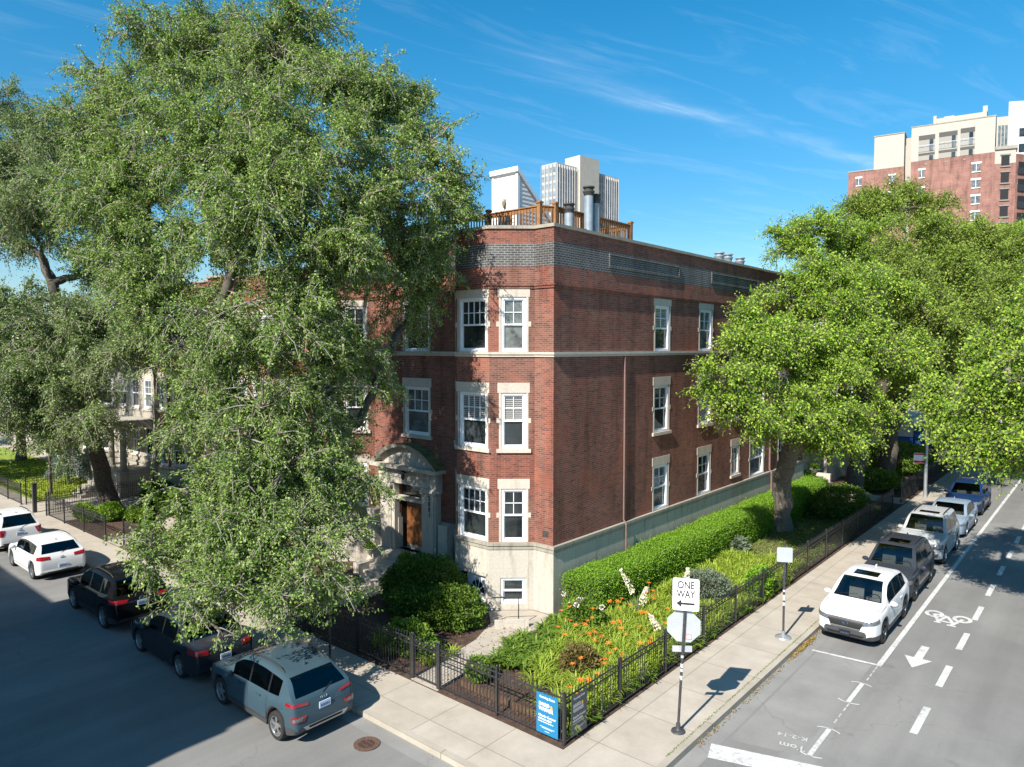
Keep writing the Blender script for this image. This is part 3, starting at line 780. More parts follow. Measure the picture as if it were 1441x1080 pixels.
for k in range(N_):
    b0, b1 = -a0 + 2 * a0 * k / N_, -a0 + 2 * a0 * (k + 1) / N_
    vs = [archpt(b0, RAD - 0.13, 0.002), archpt(b1, RAD - 0.13, 0.002), archpt(b1, RAD - 0.13, D0 + 0.22), archpt(b0, RAD - 0.13, D0 + 0.22),
          archpt(b0, RAD - 0.005, 0.002), archpt(b1, RAD - 0.005, 0.002), archpt(b1, RAD - 0.005, D0 + 0.30), archpt(b0, RAD - 0.005, D0 + 0.30)]
    P_.add(vs, [(0, 3, 2, 1), (4, 5, 6, 7), (0, 1, 5, 4), (1, 2, 6, 5), (2, 3, 7, 6), (3, 0, 4, 7)])
    if k % 1 == 0:
        P_.tube([archpt((b0 + b1) / 2, RAD - 0.17, 0.27), archpt((b0 + b1) / 2, RAD - 0.17, D0 + 0.12)], 0.03, 4)
# flanking stone blocks
fbox(P_, F, 4.30, 4.78, 0.0, 2.34, 0.125, 0.46); fbox(P_, F, 0.02, 0.5, 0.0, 2.34, 0.125, 0.46)
portal = P_.build('entrance_portal', M_STONE, B, uv=True, world=True)
m = MB()
for k in range(N_):
    b0, b1 = -a0 + 2 * a0 * k / N_, -a0 + 2 * a0 * (k + 1) / N_
    m.add([archpt(b0, RAD, 0.0), archpt(b1, RAD, 0.0), archpt(b1, RAD, D0 + 0.28), archpt(b0, RAD, D0 + 0.28), archpt(b0, RAD + .02, 0.0), archpt(b1, RAD + .02, 0.0), archpt(b1, RAD + .02, D0 + 0.28), archpt(b0, RAD + .02, D0 + 0.28)],
          [(0, 3, 2, 1), (4, 5, 6, 7), (0, 1, 5, 4), (1, 2, 6, 5), (2, 3, 7, 6), (3, 0, 4, 7)])
q = m.build('mossy_arch_top', M_MOSS, portal); q.data.transform(Matrix.Translation(-B.location))
TB = Matrix.Translation(-B.location)
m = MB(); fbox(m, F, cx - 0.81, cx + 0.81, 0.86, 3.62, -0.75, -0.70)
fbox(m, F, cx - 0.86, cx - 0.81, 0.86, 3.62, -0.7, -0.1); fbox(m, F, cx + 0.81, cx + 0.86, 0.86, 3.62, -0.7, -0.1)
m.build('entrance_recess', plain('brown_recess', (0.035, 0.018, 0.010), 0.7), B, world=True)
m = MB(); fbox(m, F, cx - 0.50, cx + 0.52, 0.88, 2.90, -0.20, -0.14)
for ua, ub, za, zb in ((-.40, .42, 1.05, 1.75), (-.40, .42, 1.85, 2.78)): fbox(m, F, cx + ua, cx + ub, za, zb, -0.14, -0.128)
dr = m.build('entrance_door', M_DOOR, B, world=True)
m = MB(); fbox(m, F, cx - 0.48, cx + 0.50, 0.885, 1.08, -0.125, -0.12); q = m.build('kick_plate', plain('brushed_plate', (0.42, 0.40, 0.37), 0.4, 0.1, 6, 0.6), dr); q.data.transform(TB)
m = MB(); m.tube([F.P(cx - 0.42, 1.85, -0.09), F.P(cx - 0.42, 2.05, -0.09)], 0.018, 6); q = m.build('handle', M_SOOT, dr); q.data.transform(TB)
m = MB(); fbox(m, F, cx - 0.80, cx + 0.80, 3.06, 3.60, -0.20, -0.19); m.build('transom_light', M_PANE, B, uv=True, world=True)
m = MB()
for s in (-1, 1): m.tube([F.P(cx + s * .0, 3.98 + .1, D0 + .02), F.P(cx, 4.1, D0 + .2)], 0.02, 5)
m.lathe([(0.0, 0.12), (0.11, 0.06), (0.12, 0.0), (0.03, -0.02), (0.07, -0.05), (0.075, -0.2), (0.03, -0.26), (0, -0.26)], tuple(F.P(cx, 4.08, D0 + .2)), 'z', 10)
m.build('entrance_lamp', M_IRON, B, smooth=True, world=True, sharp=40)
m = MB()
for k, ch in enumerate('3801'): add_text(m, ch, 0.25, F.P(cx + 1.34, 3.12 - 0.215 * k + 0.1, D0 + 0.038), F.u, (0, 0, 1), 0.008)
for k, ch in enumerate('380'): add_text(m, ch, 0.25, F.P(cx - 1.32, 3.12 - 0.215 * k + 0.1, D0 + 0.038), F.u, (0, 0, 1), 0.008)
m.build('house_number', M_IRON, B, world=True)
# stoop
m = MB()
for k in range(5):
    z1_ = 0.86 - 0.17 * k
    m.add([F.P(cx + x, z, d) for z in (0.0, z1_) for x, d in ((-.88, 0.63 if k else -0.69), (.88, 0.63 if k else -0.69), (.88, 0.9 + 0.30 * k), (-.88, 0.9 + 0.30 * k))],
          [(0, 3, 2, 1), (4, 5, 6, 7), (0, 1, 5, 4), (1, 2, 6, 5), (2, 3, 7, 6), (3, 0, 4, 7)]) if k == 0 else fbox(m, F, cx - .88, cx + .88, 0, z1_, 0.9 + 0.30 * (k - 1) + 0.002, 0.9 + 0.30 * k)
for s in (-1, 1): fbox(m, F, cx + s * 1.06 - 0.17, cx + s * 1.06 + 0.17, 0.0, 0.62, 0.63, 2.0)
m.build('stoop', M_STONE, B, uv=True, world=True)

# ---- roof things
def railing(pts, z0, post_idx):
    t_ = thing('deck_railing', 'cedar deck railing with square posts round the roof terrace above the corner', 'railing', (pts[0][0], pts[0][1], z0))
    H_ = 0.95
    for i, (a, b) in enumerate(zip(pts[:-1], pts[1:])):
        a = Vector((*a, 0)); b = Vector((*b, 0)); d = (b - a).normalized(); L_ = (b - a).length; n = Vector((d.y, -d.x, 0))
        mm = MB()
        mid = (a + b) / 2
        mm.cbox((mid.x, mid.y, z0 + H_ - 0.02), (L_ - 0.13, 0.12, 0.04), d, (-d.y, d.x, 0))
        mm.cbox((mid.x, mid.y, z0 + H_ - 0.12), (L_ - 0.14, 0.045, 0.14), d, (-d.y, d.x, 0))
        mm.cbox((mid.x, mid.y, z0 + 0.12), (L_ - 0.14, 0.045, 0.09), d, (-d.y, d.x, 0))
        k = max(1, int(L_ / 0.135)); ntx = max(1, round(L_ / 1.9))
        for j in range(1, k):
            p = a + d * (L_ * j / k) + n * 0.035
            wd = 0.038
            mm.cbox((p.x, p.y, z0 + 0.47), (wd, 0.035, 0.80), d, (-d.y, d.x, 0))
        for j in range(1, ntx):
            p = a + d * (L_ * j / ntx); mm.cbox((p.x, p.y, z0 + 0.42), (0.09, 0.09, 0.84), d, (-d.y, d.x, 0))
        mm.build('baluster_panel', M_CEDARD if i < 2 else M_CEDAR, t_, world=True)
    for i, p in enumerate(pts):
        mm = MB(); mm.box(p[0] - .07, p[0] + .07, p[1] - .07, p[1] + .07, z0 - 0.4, z0 + 1.02)
        mm.box(p[0] - .10, p[0] + .10, p[1] - .10, p[1] + .10, z0 + 1.022, z0 + 1.06); mm.box(p[0] - .08, p[0] + .08, p[1] - .08, p[1] + .08, z0 + 1.062, z0 + 1.09)
        mm.build('post', M_CEDARD if i < 3 else M_CEDAR, t_, world=True)
    return t_
railing([(-9.2, 0.62), (-6.3, 0.62), (-3.56, 0.72), (-1.16, 0.70), (-0.86, 1.2), (-0.86, 6.2), (-6.0, 6.2)], 12.98, None)
m = MB(); m.box(-9.3, -0.75, 0.55, 6.3, 12.62, 12.96); tag(m.build('roof_deck', M_CEDARD, None), 'timber deck platform laid on the flat roof behind the parapet', 'deck')
# stair house with white siding
t_ = thing('stair_house', 'white sided rooftop stair house with sloping roof behind the deck railing', 'stair house', (-5.2, 3.6, 12.62))
def shed(x0, x1, y0, y1, z0, zh, zl):
    mm = MB()
    lap = 0.165
    k = int((zh - z0) / lap)
    for j in range(k + 1):
        za, zb = z0 + j * lap, min(z0 + (j + 1) * lap, zh)
        if zb <= za: continue
        o_ = 0.018
        mm.add([(x0, y0 - o_, za), (x1, y0 - o_, za), (x1, y0, zb), (x0, y0, zb), (x0, y0, za), (x1, y0, za)], [(0, 1, 2, 3), (4, 5, 1, 0)])
        # right side, cut by the slope
        def yend(z): return y1 if z <= zl else y0 + (y1 - y0) * (zh - z) / (zh - zl)
        ya, yb = yend(za), yend(zb)
        mm.add([(x1 + o_, y0, za), (x1 + o_, ya, za), (x1, yb, zb), (x1, y0, zb), (x1, y0, za), (x1, ya, za)], [(0, 1, 2, 3), (4, 5, 1, 0)])
        mm.add([(x0, y0, za), (x0, ya, za), (x0, yb, zb), (x0, y0, zb)], [(3, 2, 1, 0)])
    mm.add([(x1, y1, z0), (x0, y1, z0), (x0, y1, zl), (x1, y1, zl)], [(0, 1, 2, 3)])
    return mm
sx0, sx1, sy0, sy1, sz0, szh, szl = -5.86, -4.50, 3.5, 6.9, 12.97, 16.02, 13.3
shed(sx0, sx1, sy0, sy1, sz0, szh, szl).build('siding', M_SIDING, t_, world=True)
m = MB(); dy, dz = sy1 - sy0, szl - szh
m.add([(sx0 - .1, sy0 - .12, szh + .10), (sx1 + .1, sy0 - .12, szh + .10), (sx1 + .1, sy1 + .1, szl - .02), (sx0 - .1, sy1 + .1, szl - .02),
       (sx0 - .1, sy0 - .12, szh + .30), (sx1 + .1, sy0 - .12, szh + .30), (sx1 + .1, sy1 + .1, szl + .14), (sx0 - .1, sy1 + .1, szl + .14)],
      [(0, 3, 2, 1), (4, 5, 6, 7), (0, 1, 5, 4), (1, 2, 6, 5), (2, 3, 7, 6), (3, 0, 4, 7)]); m.build('roof_trim', M_WHITE, t_, world=True)
m = MB(); m.box(sx1 - .09, sx1 + .03, sy0 - .035, sy0 + .09, sz0, szh + .08); m.box(sx0 - .03, sx0 + .07, sy0 - .035, sy0 + .05, sz0, szh + .08); m.build('corner_board', M_WHITE, t_, world=True)
m = MB(); m.box(-5.55, -4.78, sy0 - 0.03, sy0 - 0.005, 12.98, 14.42); m.build('door', M_PANE, t_, world=True, uv=True)
m = MB(); m.lathe([(0, .2), (.07, .14), (.085, .05), (.06, -.08), (.03, -.16), (0, -.17)], (-5.18, sy0 - .11, 14.93), 'z', 10); m.box(-5.24, -5.12, sy0 - .05, sy0 - .02, 14.75, 15.1)
m.build('wall_lamp', plain('brass_lamp', (0.30, 0.26, 0.17), 0.4, 0.3, 9), t_, smooth=True, world=True, sharp=40)
def flue(x, y, z0, z1, r, label, cap=None):
    q = thing('vent_pipe', label, 'vent pipe', (x, y, z0), 0, 'metal flues on the roof')
    mm = MB(); mm.lathe([(r * 1.25, 0), (r * 1.25, .08), (r, .1), (r, z1 - z0 - .22)], (0, 0, 0), 'z', 20)
    mm.build('pipe', M_PIPE, q, smooth=True, sharp=40)
    mm = MB(); h = z1 - z0
    mm.lathe([(r * .99, h - .34), (r * 1.12, h - .24), (r * 1.28, h - .20), (r * 1.28, h - .15), (r * 1.0, h - .14), (r * 1.0, h - .05), (r * 1.3, h - .045), (r * 1.3, h), (0, h + .03)], (0, 0, 0), 'z', 20)
    mm.build('cap', cap or M_SOOT, q, smooth=True, sharp=30)
flue(-0.52, 1.55, 12.6, 14.02, 0.155, 'short grey blue flue nearest the building corner with black cap')
flue(-0.50, 2.72, 12.6, 14.80, 0.165, 'tallest grey blue flue with soot streak beside the deck railing')
flue(-0.50, 3.18, 12.6, 14.60, 0.14, 'slim grey blue flue just behind the tallest one')
flue(-0.9, 14.6, 12.6, 13.68, 0.2, 'silver flue cap farther along the roof edge, left of the row', M_PIPE)
flue(-0.9, 15.6, 12.6, 13.70, 0.2, 'silver flue cap farther along the roof edge, middle of the row', M_PIPE)
flue(-0.9, 17.1, 12.6, 13.66, 0.2, 'silver flue cap farther along the roof edge, right of the row', M_PIPE)

# ---- plainer neighbours
def simple_building(name, label, loc, poly, ztop, zf, zfl, brick, fstone, cols, fronts, group=None, cornice=True, glass=None, wz=1.85):
    b = thing(name, label, 'building', loc, 0, group)
    fs = [Face(poly[i], poly[(i + 1) % len(poly)]) for i in range(len(poly))]
    op = {i: [] for i in range(len(poly))}
    for i in fronts:
        L_ = fs[i].L; n_ = cols(L_)
        for k in range(n_):
            u = L_ * (k + 0.5) / n_
            ww = min(1.15, L_ / n_ * .7)
            for z in zfl: op[i].append((u - ww / 2, u + ww / 2, z, z + wz))
    mm = MB()
    for i, f in enumerate(fs): wallface(mm, f, zf, ztop, op[i])
    mm.build('wall', brick, b, uv=True, world=True)
    mm = MB(); po = offset_poly(poly, 0.06)
    for i in range(len(po)): wallface(mm, Face(po[i], po[(i + 1) % len(po)]), -0.25, zf, [])
    mm.build('foundation', fstone, b, uv=True, world=True)
    mm = MB(); ring(mm, poly, zf + .002, zf + .12, -0.05, 0.11)
    if cornice: ring(mm, poly, ztop - 1.5, ztop - 1.35, -0.05, 0.09)
    mm.build('belt_course', M_COPING, b, uv=True, world=True)
    mm = MB(); ring(mm, poly, ztop + .002, ztop + .12, -0.3, 0.08); mm.build('coping', M_COPING, b, uv=True, world=True)
    mm = MB(); mm.add([(p[0], p[1], ztop - .3) for p in offset_poly(poly, -0.2)], [tuple(range(len(poly)))]); mm.build('roof', M_ROOF, b, world=True)
    for i in fronts:
        for k, o_ in enumerate(op[i]): window(b, fs[i], *o_, cols=2, pane=[None, 'curtain', None, 'blind'][(k * 7 + i) % 4], sill=True)
    return b, fs
P2 = [(-30.6, 0.3), (-29.6, 0.3), (-28.6, -0.7), (-27.2, -0.7), (-26.4, 0.1), (-22.9, 0.1), (-22.0, -0.8), (-20.5, -0.8), (-19.5, 0.1), (-18.0, 0.1), (-16.9, -0.9), (-15.5, -0.9), (-14.45, 0.05), (-14.05, 0.05), (-14.05, 18), (-30.6, 18)]
b2, f2 = simple_building('brick_building', 'brighter red brick row building with gabled stone doorway half hidden behind the big tree', (-22, 9, 0), P2, 12.6, 1.9, [2.15, 5.4, 8.7], M_BRICK2, M_STONE,
                         lambda L_: 1 if L_ < 2.2 else (2 if L_ < 6 else 3), [1, 2, 3, 4, 5, 6, 7, 8, 9, 10, 11])
f = f2[4]; m = MB(); c = f.L / 2
for s in (-1, 1): fbox(m, f, c + s * .75 - .18, c + s * .75 + .18, 0.0, 3.95, 0.12, .34)
fbox(m, f, c - 1.15, c + 1.15, 3.952, 4.3, 0.12, .45)
m.extr([f.P(c - 1.35, 4.302, .14), f.P(c + 1.35, 4.302, .14), f.P(c, 5.2, .14)], f.n * .2)
for s in (-1, 1): m.extr([f.P(c + s * 1.5, 4.303, .13), f.P(c, 5.3, .13), f.P(c, 5.16, .13), f.P(c + s * 1.28, 4.303, .13)][::s], f.n * .45)
m.build('gabled_doorway', M_TRIM, b2, uv=True, world=True)
m = MB(); fbox(m, f, c - .56, c + .56, .3, 3.9, .02, .16); m.build('door', M_DOOR, b2, world=True)
P3 = [(-43.0, 0.2), (-41.5, 0.2), (-40.6, -1.2), (-37.6, -1.2), (-36.7, 0.1), (-31.0, 0.1), (-31.0, 16), (-43.0, 16)]
b3, f3 = simple_building('greystone_house', 'pale greystone house with columned porch and stone stair behind the leaning tree', 'x' and (-37, 8, 0), P3, 11.4, 1.7, [2.2, 5.2, 8.2], M_GREYST, M_GREYST,
                         lambda L_: 1 if L_ < 3.5 else 3, [1, 2, 3, 4])
m = MB()
for x in (-35.2, -33.4, -31.6):
    m.lathe([(.26, 1.5), (.26, 1.62), (.19, 1.7), (.16, 3.9), (.24, 4.0), (.26, 4.12)], (x, -1.55, 0), 'z', 14)
m.box(-35.6, -31.2, -1.9, 0.0, 4.13, 4.6); m.box(-35.6, -31.2, -1.9, 0.0, 0, 1.5)
for k in range(6): m.box(-34.1, -32.7, -1.9 - .28 * (k + 1), -1.902 - .28 * k, 0, 1.5 - .22 * (k + 1))
m.build('porch', M_GREYST, b3, uv=True, world=True)
simple_building('grey_house', 'grey stone house at the far left end of the lawn', (-55, 9, 0), [(-66, 1), (-47, 1), (-47, 17), (-66, 17)], 11.0, 1.4, [2.2, 5.2, 8.2], M_GREYST, M_GREYST, lambda L_: 6, [0, 1])
# rear wing beyond the corner building, with its own steps
P5 = [(-13.5, 26.2), (-1.6, 26.2), (-1.6, 30.5), (-0.4, 30.5), (-0.4, 44.5), (-13.5, 44.5)]
b5, f5 = simple_building('brick_building', 'red brick building with pale entrance steps behind the street trees on the right', (-7, 35, 0), P5, 12.8, 2.1, [2.4, 5.6, 8.9], M_BRICK, M_STONE, lambda L_: max(1, int(L_ / 3.2)), [1, 2, 3])
m = MB()
for k in range(5): m.box(-1.5 + .0, 0.1 + .3 * (4 - k), 26.7 - 0, 28.3, .17 * k + .0, .17 * (k + 1))
m.box(-1.5, 0.5, 26.4, 26.68, 0, 1.0); m.box(-1.5, 0.5, 28.32, 28.6, 0, 1.0)
m.build('entrance_steps', M_TRIM, b5, uv=True, world=True)
# across the south street: its mass shades the parked row
simple_building('brick_building', 'three storey brick building across the left street facing the parked row', (-7, -30, 0), [(-13.2, -36), (-0.55, -36), (-0.55, -24.0), (-13.2, -24.0)], 13.0, 1.9, [2.3, 5.5, 8.8], M_BRICK2, M_STONE, lambda L_: 4, [1, 2])
simple_building('brick_building', 'unseen lower brick block added across the left street to shade the road', (-25, -30, 0), [(-40, -36), (-13.35, -36), (-13.35, -24.0), (-40, -24.0)], 11.7, 1.9, [2.3, 5.5], M_BRICK, M_STONE, lambda L_: 6, [2])  # added out of view; its height sets where the road shade ends

# ---- towers far behind
def grid_tower():
    t_ = thing('highrise_tower', 'pale twin slab tower with window grid rising behind the roof deck', 'tower', (-134, 192, 0))
    u = Vector((-0.20, 0.98, 0)).normalized()
    # left face runs from tl to tm, right face from tm to tr
    tl, tm, trr = Vector((-143.1, 180.2, 0)), Vector((-137.9, 184.8, 0)), Vector((-120.6, 199.2, 0))
    tm = Vector((-136.6, 181.2, 0)); tl = Vector((-143.5, 181.6, 0)); trr = Vector((-133.0, 215.0, 0))
    ztop = 73.4
    d1 = (tl - tm); d2 = (trr - tm)
    poly = [tuple(tl.xy), tuple(tm.xy), tuple(trr.xy), tuple((tl + d2).xy)]
    mm = MB(); mm.prism(poly, 0, ztop); mm.build('wall', plain('tower_concrete', (0.40, 0.40, 0.385), 0.8, 0.1, 0.3), t_, world=True)
    fl, fr_ = Face(tl, tm), Face(tm, trr)
    wm = panemat('tower_glass', (0.10, 0.14, 0.18), (0.30, 0.34, 0.37), 0.35)
    for f, nb, pad in ((fl, 4, 0.5), (fr_, 26, 0.35)):
        bw_ = f.L / nb
        for k in range(nb):
            mm = MB()
            for j in range(26):
                z = ztop - 3.2 - j * 2.75
                if z < 2: break
                fbox(mm, f, k * bw_ + pad * .5, (k + 1) * bw_ - pad * .5, z, z + 1.75, 0.02, 0.06)
            mm.build('window_column', wm, t_, uv=True, world=True)
        mm = MB()
        for k in range(nb + 1):
            fbox(mm, f, max(0, k * bw_ - pad * .25), min(f.L, k * bw_ + pad * .25), 0, ztop - .5, 0.0, 0.45)
        mm.build('fin', plain('fin_concrete', (0.42, 0.41, 0.39), 0.8, 0.08, 0.3), t_, world=True)
    mm = MB(); f = fr_; fbox(mm, f, f.L * .32, f.L * .63, 0, ztop + 4.2, -6, 1.2); mm.build('lift_core', plain('core_concrete', (0.47, 0.43, 0.36), 0.85, 0.07, 0.3), t_, world=True)
grid_tower()
def brick_tower():
    t_ = thing('brick_tower', 'tall brick and cream apartment tower with recessed balconies above the right trees', 'tower', (-8, 140, 0))
    L0 = Vector((-25.69, 127.60)); u = Vector((.9894, .1452)); LC = L0 + u * 22.45
    nrm = Vector((u.y, -u.x)); bdir = Vector((-.12, .99))
    def pr(a, b, z0, z1, mat, nm, dn=0.0, depth=26):
        p, q = L0 + u * a + nrm * dn, L0 + u * b + nrm * dn; bk_ = bdir * depth
        mm = MB(); mm.prism([tuple(p), tuple(q), tuple(q + bk_), tuple(p + bk_)], z0, z1); return mm.build(nm, mat, t_, uv=True, world=True)
    pr(-.72, 8.6, 0, 42.4, M_TBRICK, 'brick_wall'); pr(9.7, 22.45, 0, 43.0, M_TBRICK, 'brick_wall')
    pr(3.6, 8.55, 42.4, 48.45, M_CREAM, 'cream_wall', -.03); pr(9.66, 22.4, 43.0, 49.15, M_CREAM, 'cream_wall', 0.01)
    pr(8.6, 9.7, 0, 47.9, M_CREAM, 'cream_wall', -2.0); pr(13.0, 21.1, 49.15, 50.55, M_CREAM, 'roof_box', -1.5, 12)
    pr(20.5, 21.2, 50.55, 51.6, M_CREAM, 'roof_box', -1.5, 3); pr(13.0, 13.5, 50.55, 51.1, M_CREAM, 'roof_box', -1.5, 3); pr(14.6, 16.2, 50.55, 51.4, plain('ac_metal', (0.4, 0.4, 0.39), 0.6), 'roof_unit', -4, 2)
    pr(3.5, 8.62, 48.45, 48.62, M_COPING, 'coping', .06); pr(9.6, 22.5, 49.15, 49.32, M_COPING, 'coping', .08); pr(-.8, 3.6, 42.4, 42.58, M_COPING, 'coping', .08)
    f = Face(L0, LC)
    def local(o_): o_.data.transform(Matrix.Translation(-t_.location))
    for (a, b, zt_, zm_, zl0, zl1) in ((10.85, 13.4, 47.49, 44.56, 44.3, 42.95), (14.0, 16.82, 47.6, 44.69, 44.4, 43.0), (17.27, 19.42, 47.78, 44.79, 44.48, 43.02)):
        for z0, z1 in ((zm_, zt_), (zl0 - 1.5 if zl0 - 1.5 > 43 else 43.02, zl0)):
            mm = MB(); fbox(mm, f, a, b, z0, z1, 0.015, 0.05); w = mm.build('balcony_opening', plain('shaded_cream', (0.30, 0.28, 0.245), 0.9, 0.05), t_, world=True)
            mm = MB(); fbox(mm, f, a, b, z1 - min(.8, .3 * (z1 - z0)), z1, 0.05, 0.09); local(mm.build('soffit_shade', plain('balcony_shade', (0.085, 0.082, 0.078), 0.9, 0.05), w))  # flat dark band: shade at the head of the balcony, painted as colour
            mm = MB(); fbox(mm, f, b - .85, b - .25, z0, z1 - .5, 0.052, 0.08); local(mm.build('balcony_door', M_PANE, w, uv=True))
            if z1 - z0 > 2:
                mm = MB()
                for j in range(15): fbox(mm, f, a + (b - a) * j / 14 - .02, a + (b - a) * j / 14 + .02, z0, z0 + 1.05, 0.3, 0.34)
                fbox(mm, f, a, b, z0 + 1.05, z0 + 1.12, 0.28, 0.36); local(mm.build('balcony_rail', M_GALV, w))
    for (u0, ww, zz) in ((.67, .85, (39.8, 36.6)), (6.29, .82, (39.65, 36.5)), (11.04, .8, (40.0, 36.8)), (19.2, 1.15, (40.0, 37.2, 34.4, 31.6, 28.8))):
        for z in zz:
            mm = MB(); fbox(mm, f, u0, u0 + ww, z, z + 1.3, 0.01, 0.05); w = mm.build('window', M_PANEG, t_, uv=True, world=True)
            mm = MB(); fbox(mm, f, u0 - .18, u0 + ww + .18, z + 1.31, z + 1.6, 0.0, 0.12); fbox(mm, f, u0 - .08, u0 + ww + .08, z - .14, z - .01, 0.0, 0.14)
            fbox(mm, f, u0 + ww / 2 - .03, u0 + ww / 2 + .03, z, z + 1.3, 0.052, 0.1); local(mm.build('frame', M_WHITE, w))
    for k, x in enumerate((11.9, 15.0, 17.8)):
        mm = MB(); fbox(mm, f, x, x + .35, 42.15, 42.5, 0.01, 0.06); mm.build('wall_vent', M_CREAM, t_, world=True)
    e0 = LC; ud = Vector((math.cos(R(20)), math.sin(R(20))))
    f3_ = Face(e0, e0 + ud * 3.1)
    pp = [tuple(e0), tuple(e0 + ud * 3.1), tuple(e0 + ud * 3.1 + bdir * 18), tuple(e0 + bdir * 18)]
    mm = MB(); mm.prism(pp, 0, 40.9); mm.build('brick_wall', M_TBRICK, t_, uv=True, world=True)
    mm = MB(); mm.prism(pp, 40.9, 43.6); mm.build('cream_wall', M_CREAM, t_, uv=True, world=True)
    for j in range(7):
        z = 40.5 - j * 2.9
        mm = MB(); fbox(mm, f3_, .95, 2.15, z, z + 1.75, 0.01, 0.06); w = mm.build('loggia', M_DARK, t_, world=True)
        mm = MB(); fbox(mm, f3_, .8, 2.3, z - .24, z - .02, 0.0, .18); local(mm.build('sill', M_CREAM, w)); mm = MB(); fbox(mm, f3_, .8, 2.3, z + 1.77, z + 2.0, 0.0, .15); local(mm.build('lintel', M_CREAM, w))
    pp = [tuple(e0 + ud * .1), tuple(e0 + ud * 1.9), tuple(e0 + ud * 1.9 + bdir * 14), tuple(e0 + bdir * 14)]
    mm = MB(); mm.prism(pp, 43.6, 48.9); mm.build('cream_wall', M_CREAM, t_, uv=True, world=True)
    fq = Face(e0 + ud * .1, e0 + ud * 1.9); mm = MB()
    for j in range(3): fbox(mm, fq, .25 + j * .5, .62 + j * .5, 43.9, 47.4, .01, .05)
    mm.build('bay_window', M_PANEG, t_, uv=True, world=True)
    mm = MB(); mm.prism([tuple(e0 + nrm * .25), tuple(e0 + ud * 3.3 + nrm * .25), tuple(e0 + ud * 3.3 + bdir * 3), tuple(e0 + bdir * 3)], 43.3, 43.85); mm.build('ledge', M_COPING, t_, uv=True, world=True)
    e1 = e0 + ud * 3.1; u2 = Vector((0.55, 0.83)).normalized(); f4_ = Face(e1, e1 + u2 * 16)
    pp = [tuple(e1), tuple(e1 + u2 * 16), tuple(e1 + u2 * 16 + Vector((-12, 2))), tuple(e1 + Vector((-12, 2)))]
    mm = MB(); mm.prism(pp, 0, 42.4); mm.build('brick_wall', M_TBRICK, t_, uv=True, world=True)
    for j in range(6):
        z = 39.2 - j * 2.9
        for a in (0.6, 4.4, 9.0):
            mm = MB(); fbox(mm, f4_, a, a + 2.6, z, z + 1.9, 0.01, 0.06); mm.build('loggia', M_DARK, t_, world=True)
            mm = MB(); fbox(mm, f4_, a - .2, a + 2.8, z - .2, z + .9, .1, .2); mm.build('balcony_rail', M_IRON, t_, world=True)
brick_tower()
t_ = thing('white_tower', 'plain white high tower at the right edge behind the brick tower', 'tower', (2, 190, 0))
m = MB(); m.prism([(-6.3, 173.6), (9, 181.6), (4, 203), (-8.2, 196)], 0, 63.2); m.prism([(-10.8, 176), (-6.35, 173.9), (-8.3, 196), (-12.8, 198)], 0, 58.8); m.build('wall', plain('white_concrete', (0.56, 0.55, 0.535), 0.7, 0.03, 0.2), t_, world=True)
f = Face((-6.3, 173.6), (9, 181.6))
for j in range(8):
    for k in range(3):
        m = MB(); fbox(m, f, 2.2 + k * 4.2, 4.5 + k * 4.2, 55.5 - j * 3.4, 57.3 - j * 3.4, .01, .07); m.build('window', M_PANE, t_, uv=True, world=True)

# ------------------------------------------------------------------ vegetation
def rnd_unit(n, rng):
    v = rng.normal(size=(n, 3)); return v / np.linalg.norm(v, axis=1, keepdims=True)
def norm(v): return v / np.maximum(1e-9, np.linalg.norm(v, axis=-1, keepdims=True))
def tubes(paths, radii, sides):
    """paths (N,m,3), radii (N,m) -> verts, quads"""
    N, m, _ = paths.shape
    d = np.empty_like(paths); d[:, 1:-1] = paths[:, 2:] - paths[:, :-2]; d[:, 0] = paths[:, 1] - paths[:, 0]; d[:, -1] = paths[:, -1] - paths[:, -2]
    d = norm(d); mean = norm(paths[:, -1] - paths[:, 0])[:, None]; ref = np.where(np.abs(mean[..., 2:3]) > 0.65, np.array([1.0, 0.13, 0]), np.array([0.1, 0, 1.0]))
    u = norm(np.cross(d, ref)); w = np.cross(d, u)
    a = np.arange(sides) * 2 * np.pi / sides
    v = paths[:, :, None, :] + radii[:, :, None, None] * (u[:, :, None, :] * np.cos(a)[None, None, :, None] + w[:, :, None, :] * np.sin(a)[None, None, :, None])
    idx = np.arange(N * m * sides).reshape(N, m, sides)
    q = np.stack([idx[:, :-1], np.roll(idx, -1, 2)[:, :-1], np.roll(idx, -1, 2)[:, 1:], idx[:, 1:]], -1).reshape(-1, 4)
    return v.reshape(-1, 3), q
def leaves(P, D, size, rng, aspect=0.55, up=0.5):
    """rhombic leaf quads at P pointing along D"""
    n = len(P); D = norm(D)
    nr = norm(rng.normal(size=(n, 3)) + np.array([0, -up * .8, up * 2.0])); S = norm(np.cross(D, nr)); Nn = np.cross(S, D)
    L = size[:, None]
    v = np.empty((n, 4, 3)); v[:, 0] = P; v[:, 1] = P + D * L * .48 + S * L * aspect * .5 + Nn * L * .07
    v[:, 2] = P + D * L - Nn * L * .10; v[:, 3] = P + D * L * .48 - S * L * aspect * .5 + Nn * L * .07
    return v.reshape(-1, 3), np.arange(n * 4).reshape(n, 4)
def merge(parts):
    vs, qs, b = [], [], 0
    for v, q in parts: vs.append(v); qs.append(q + b); b += len(v)
    return np.concatenate(vs), np.concatenate(qs)
def curve(a, b, m, rng, sag, wob):
    t = np.linspace(0, 1, m)[:, None]; L = np.linalg.norm(b - a)
    p = a + (b - a) * t + np.array([0, 0, 1.0]) * (sag * L * 4 * t * (1 - t))
    k = rng.normal(size=(m, 3)) * wob * L; k[0] = 0; k[-1] = 0
    return p + k
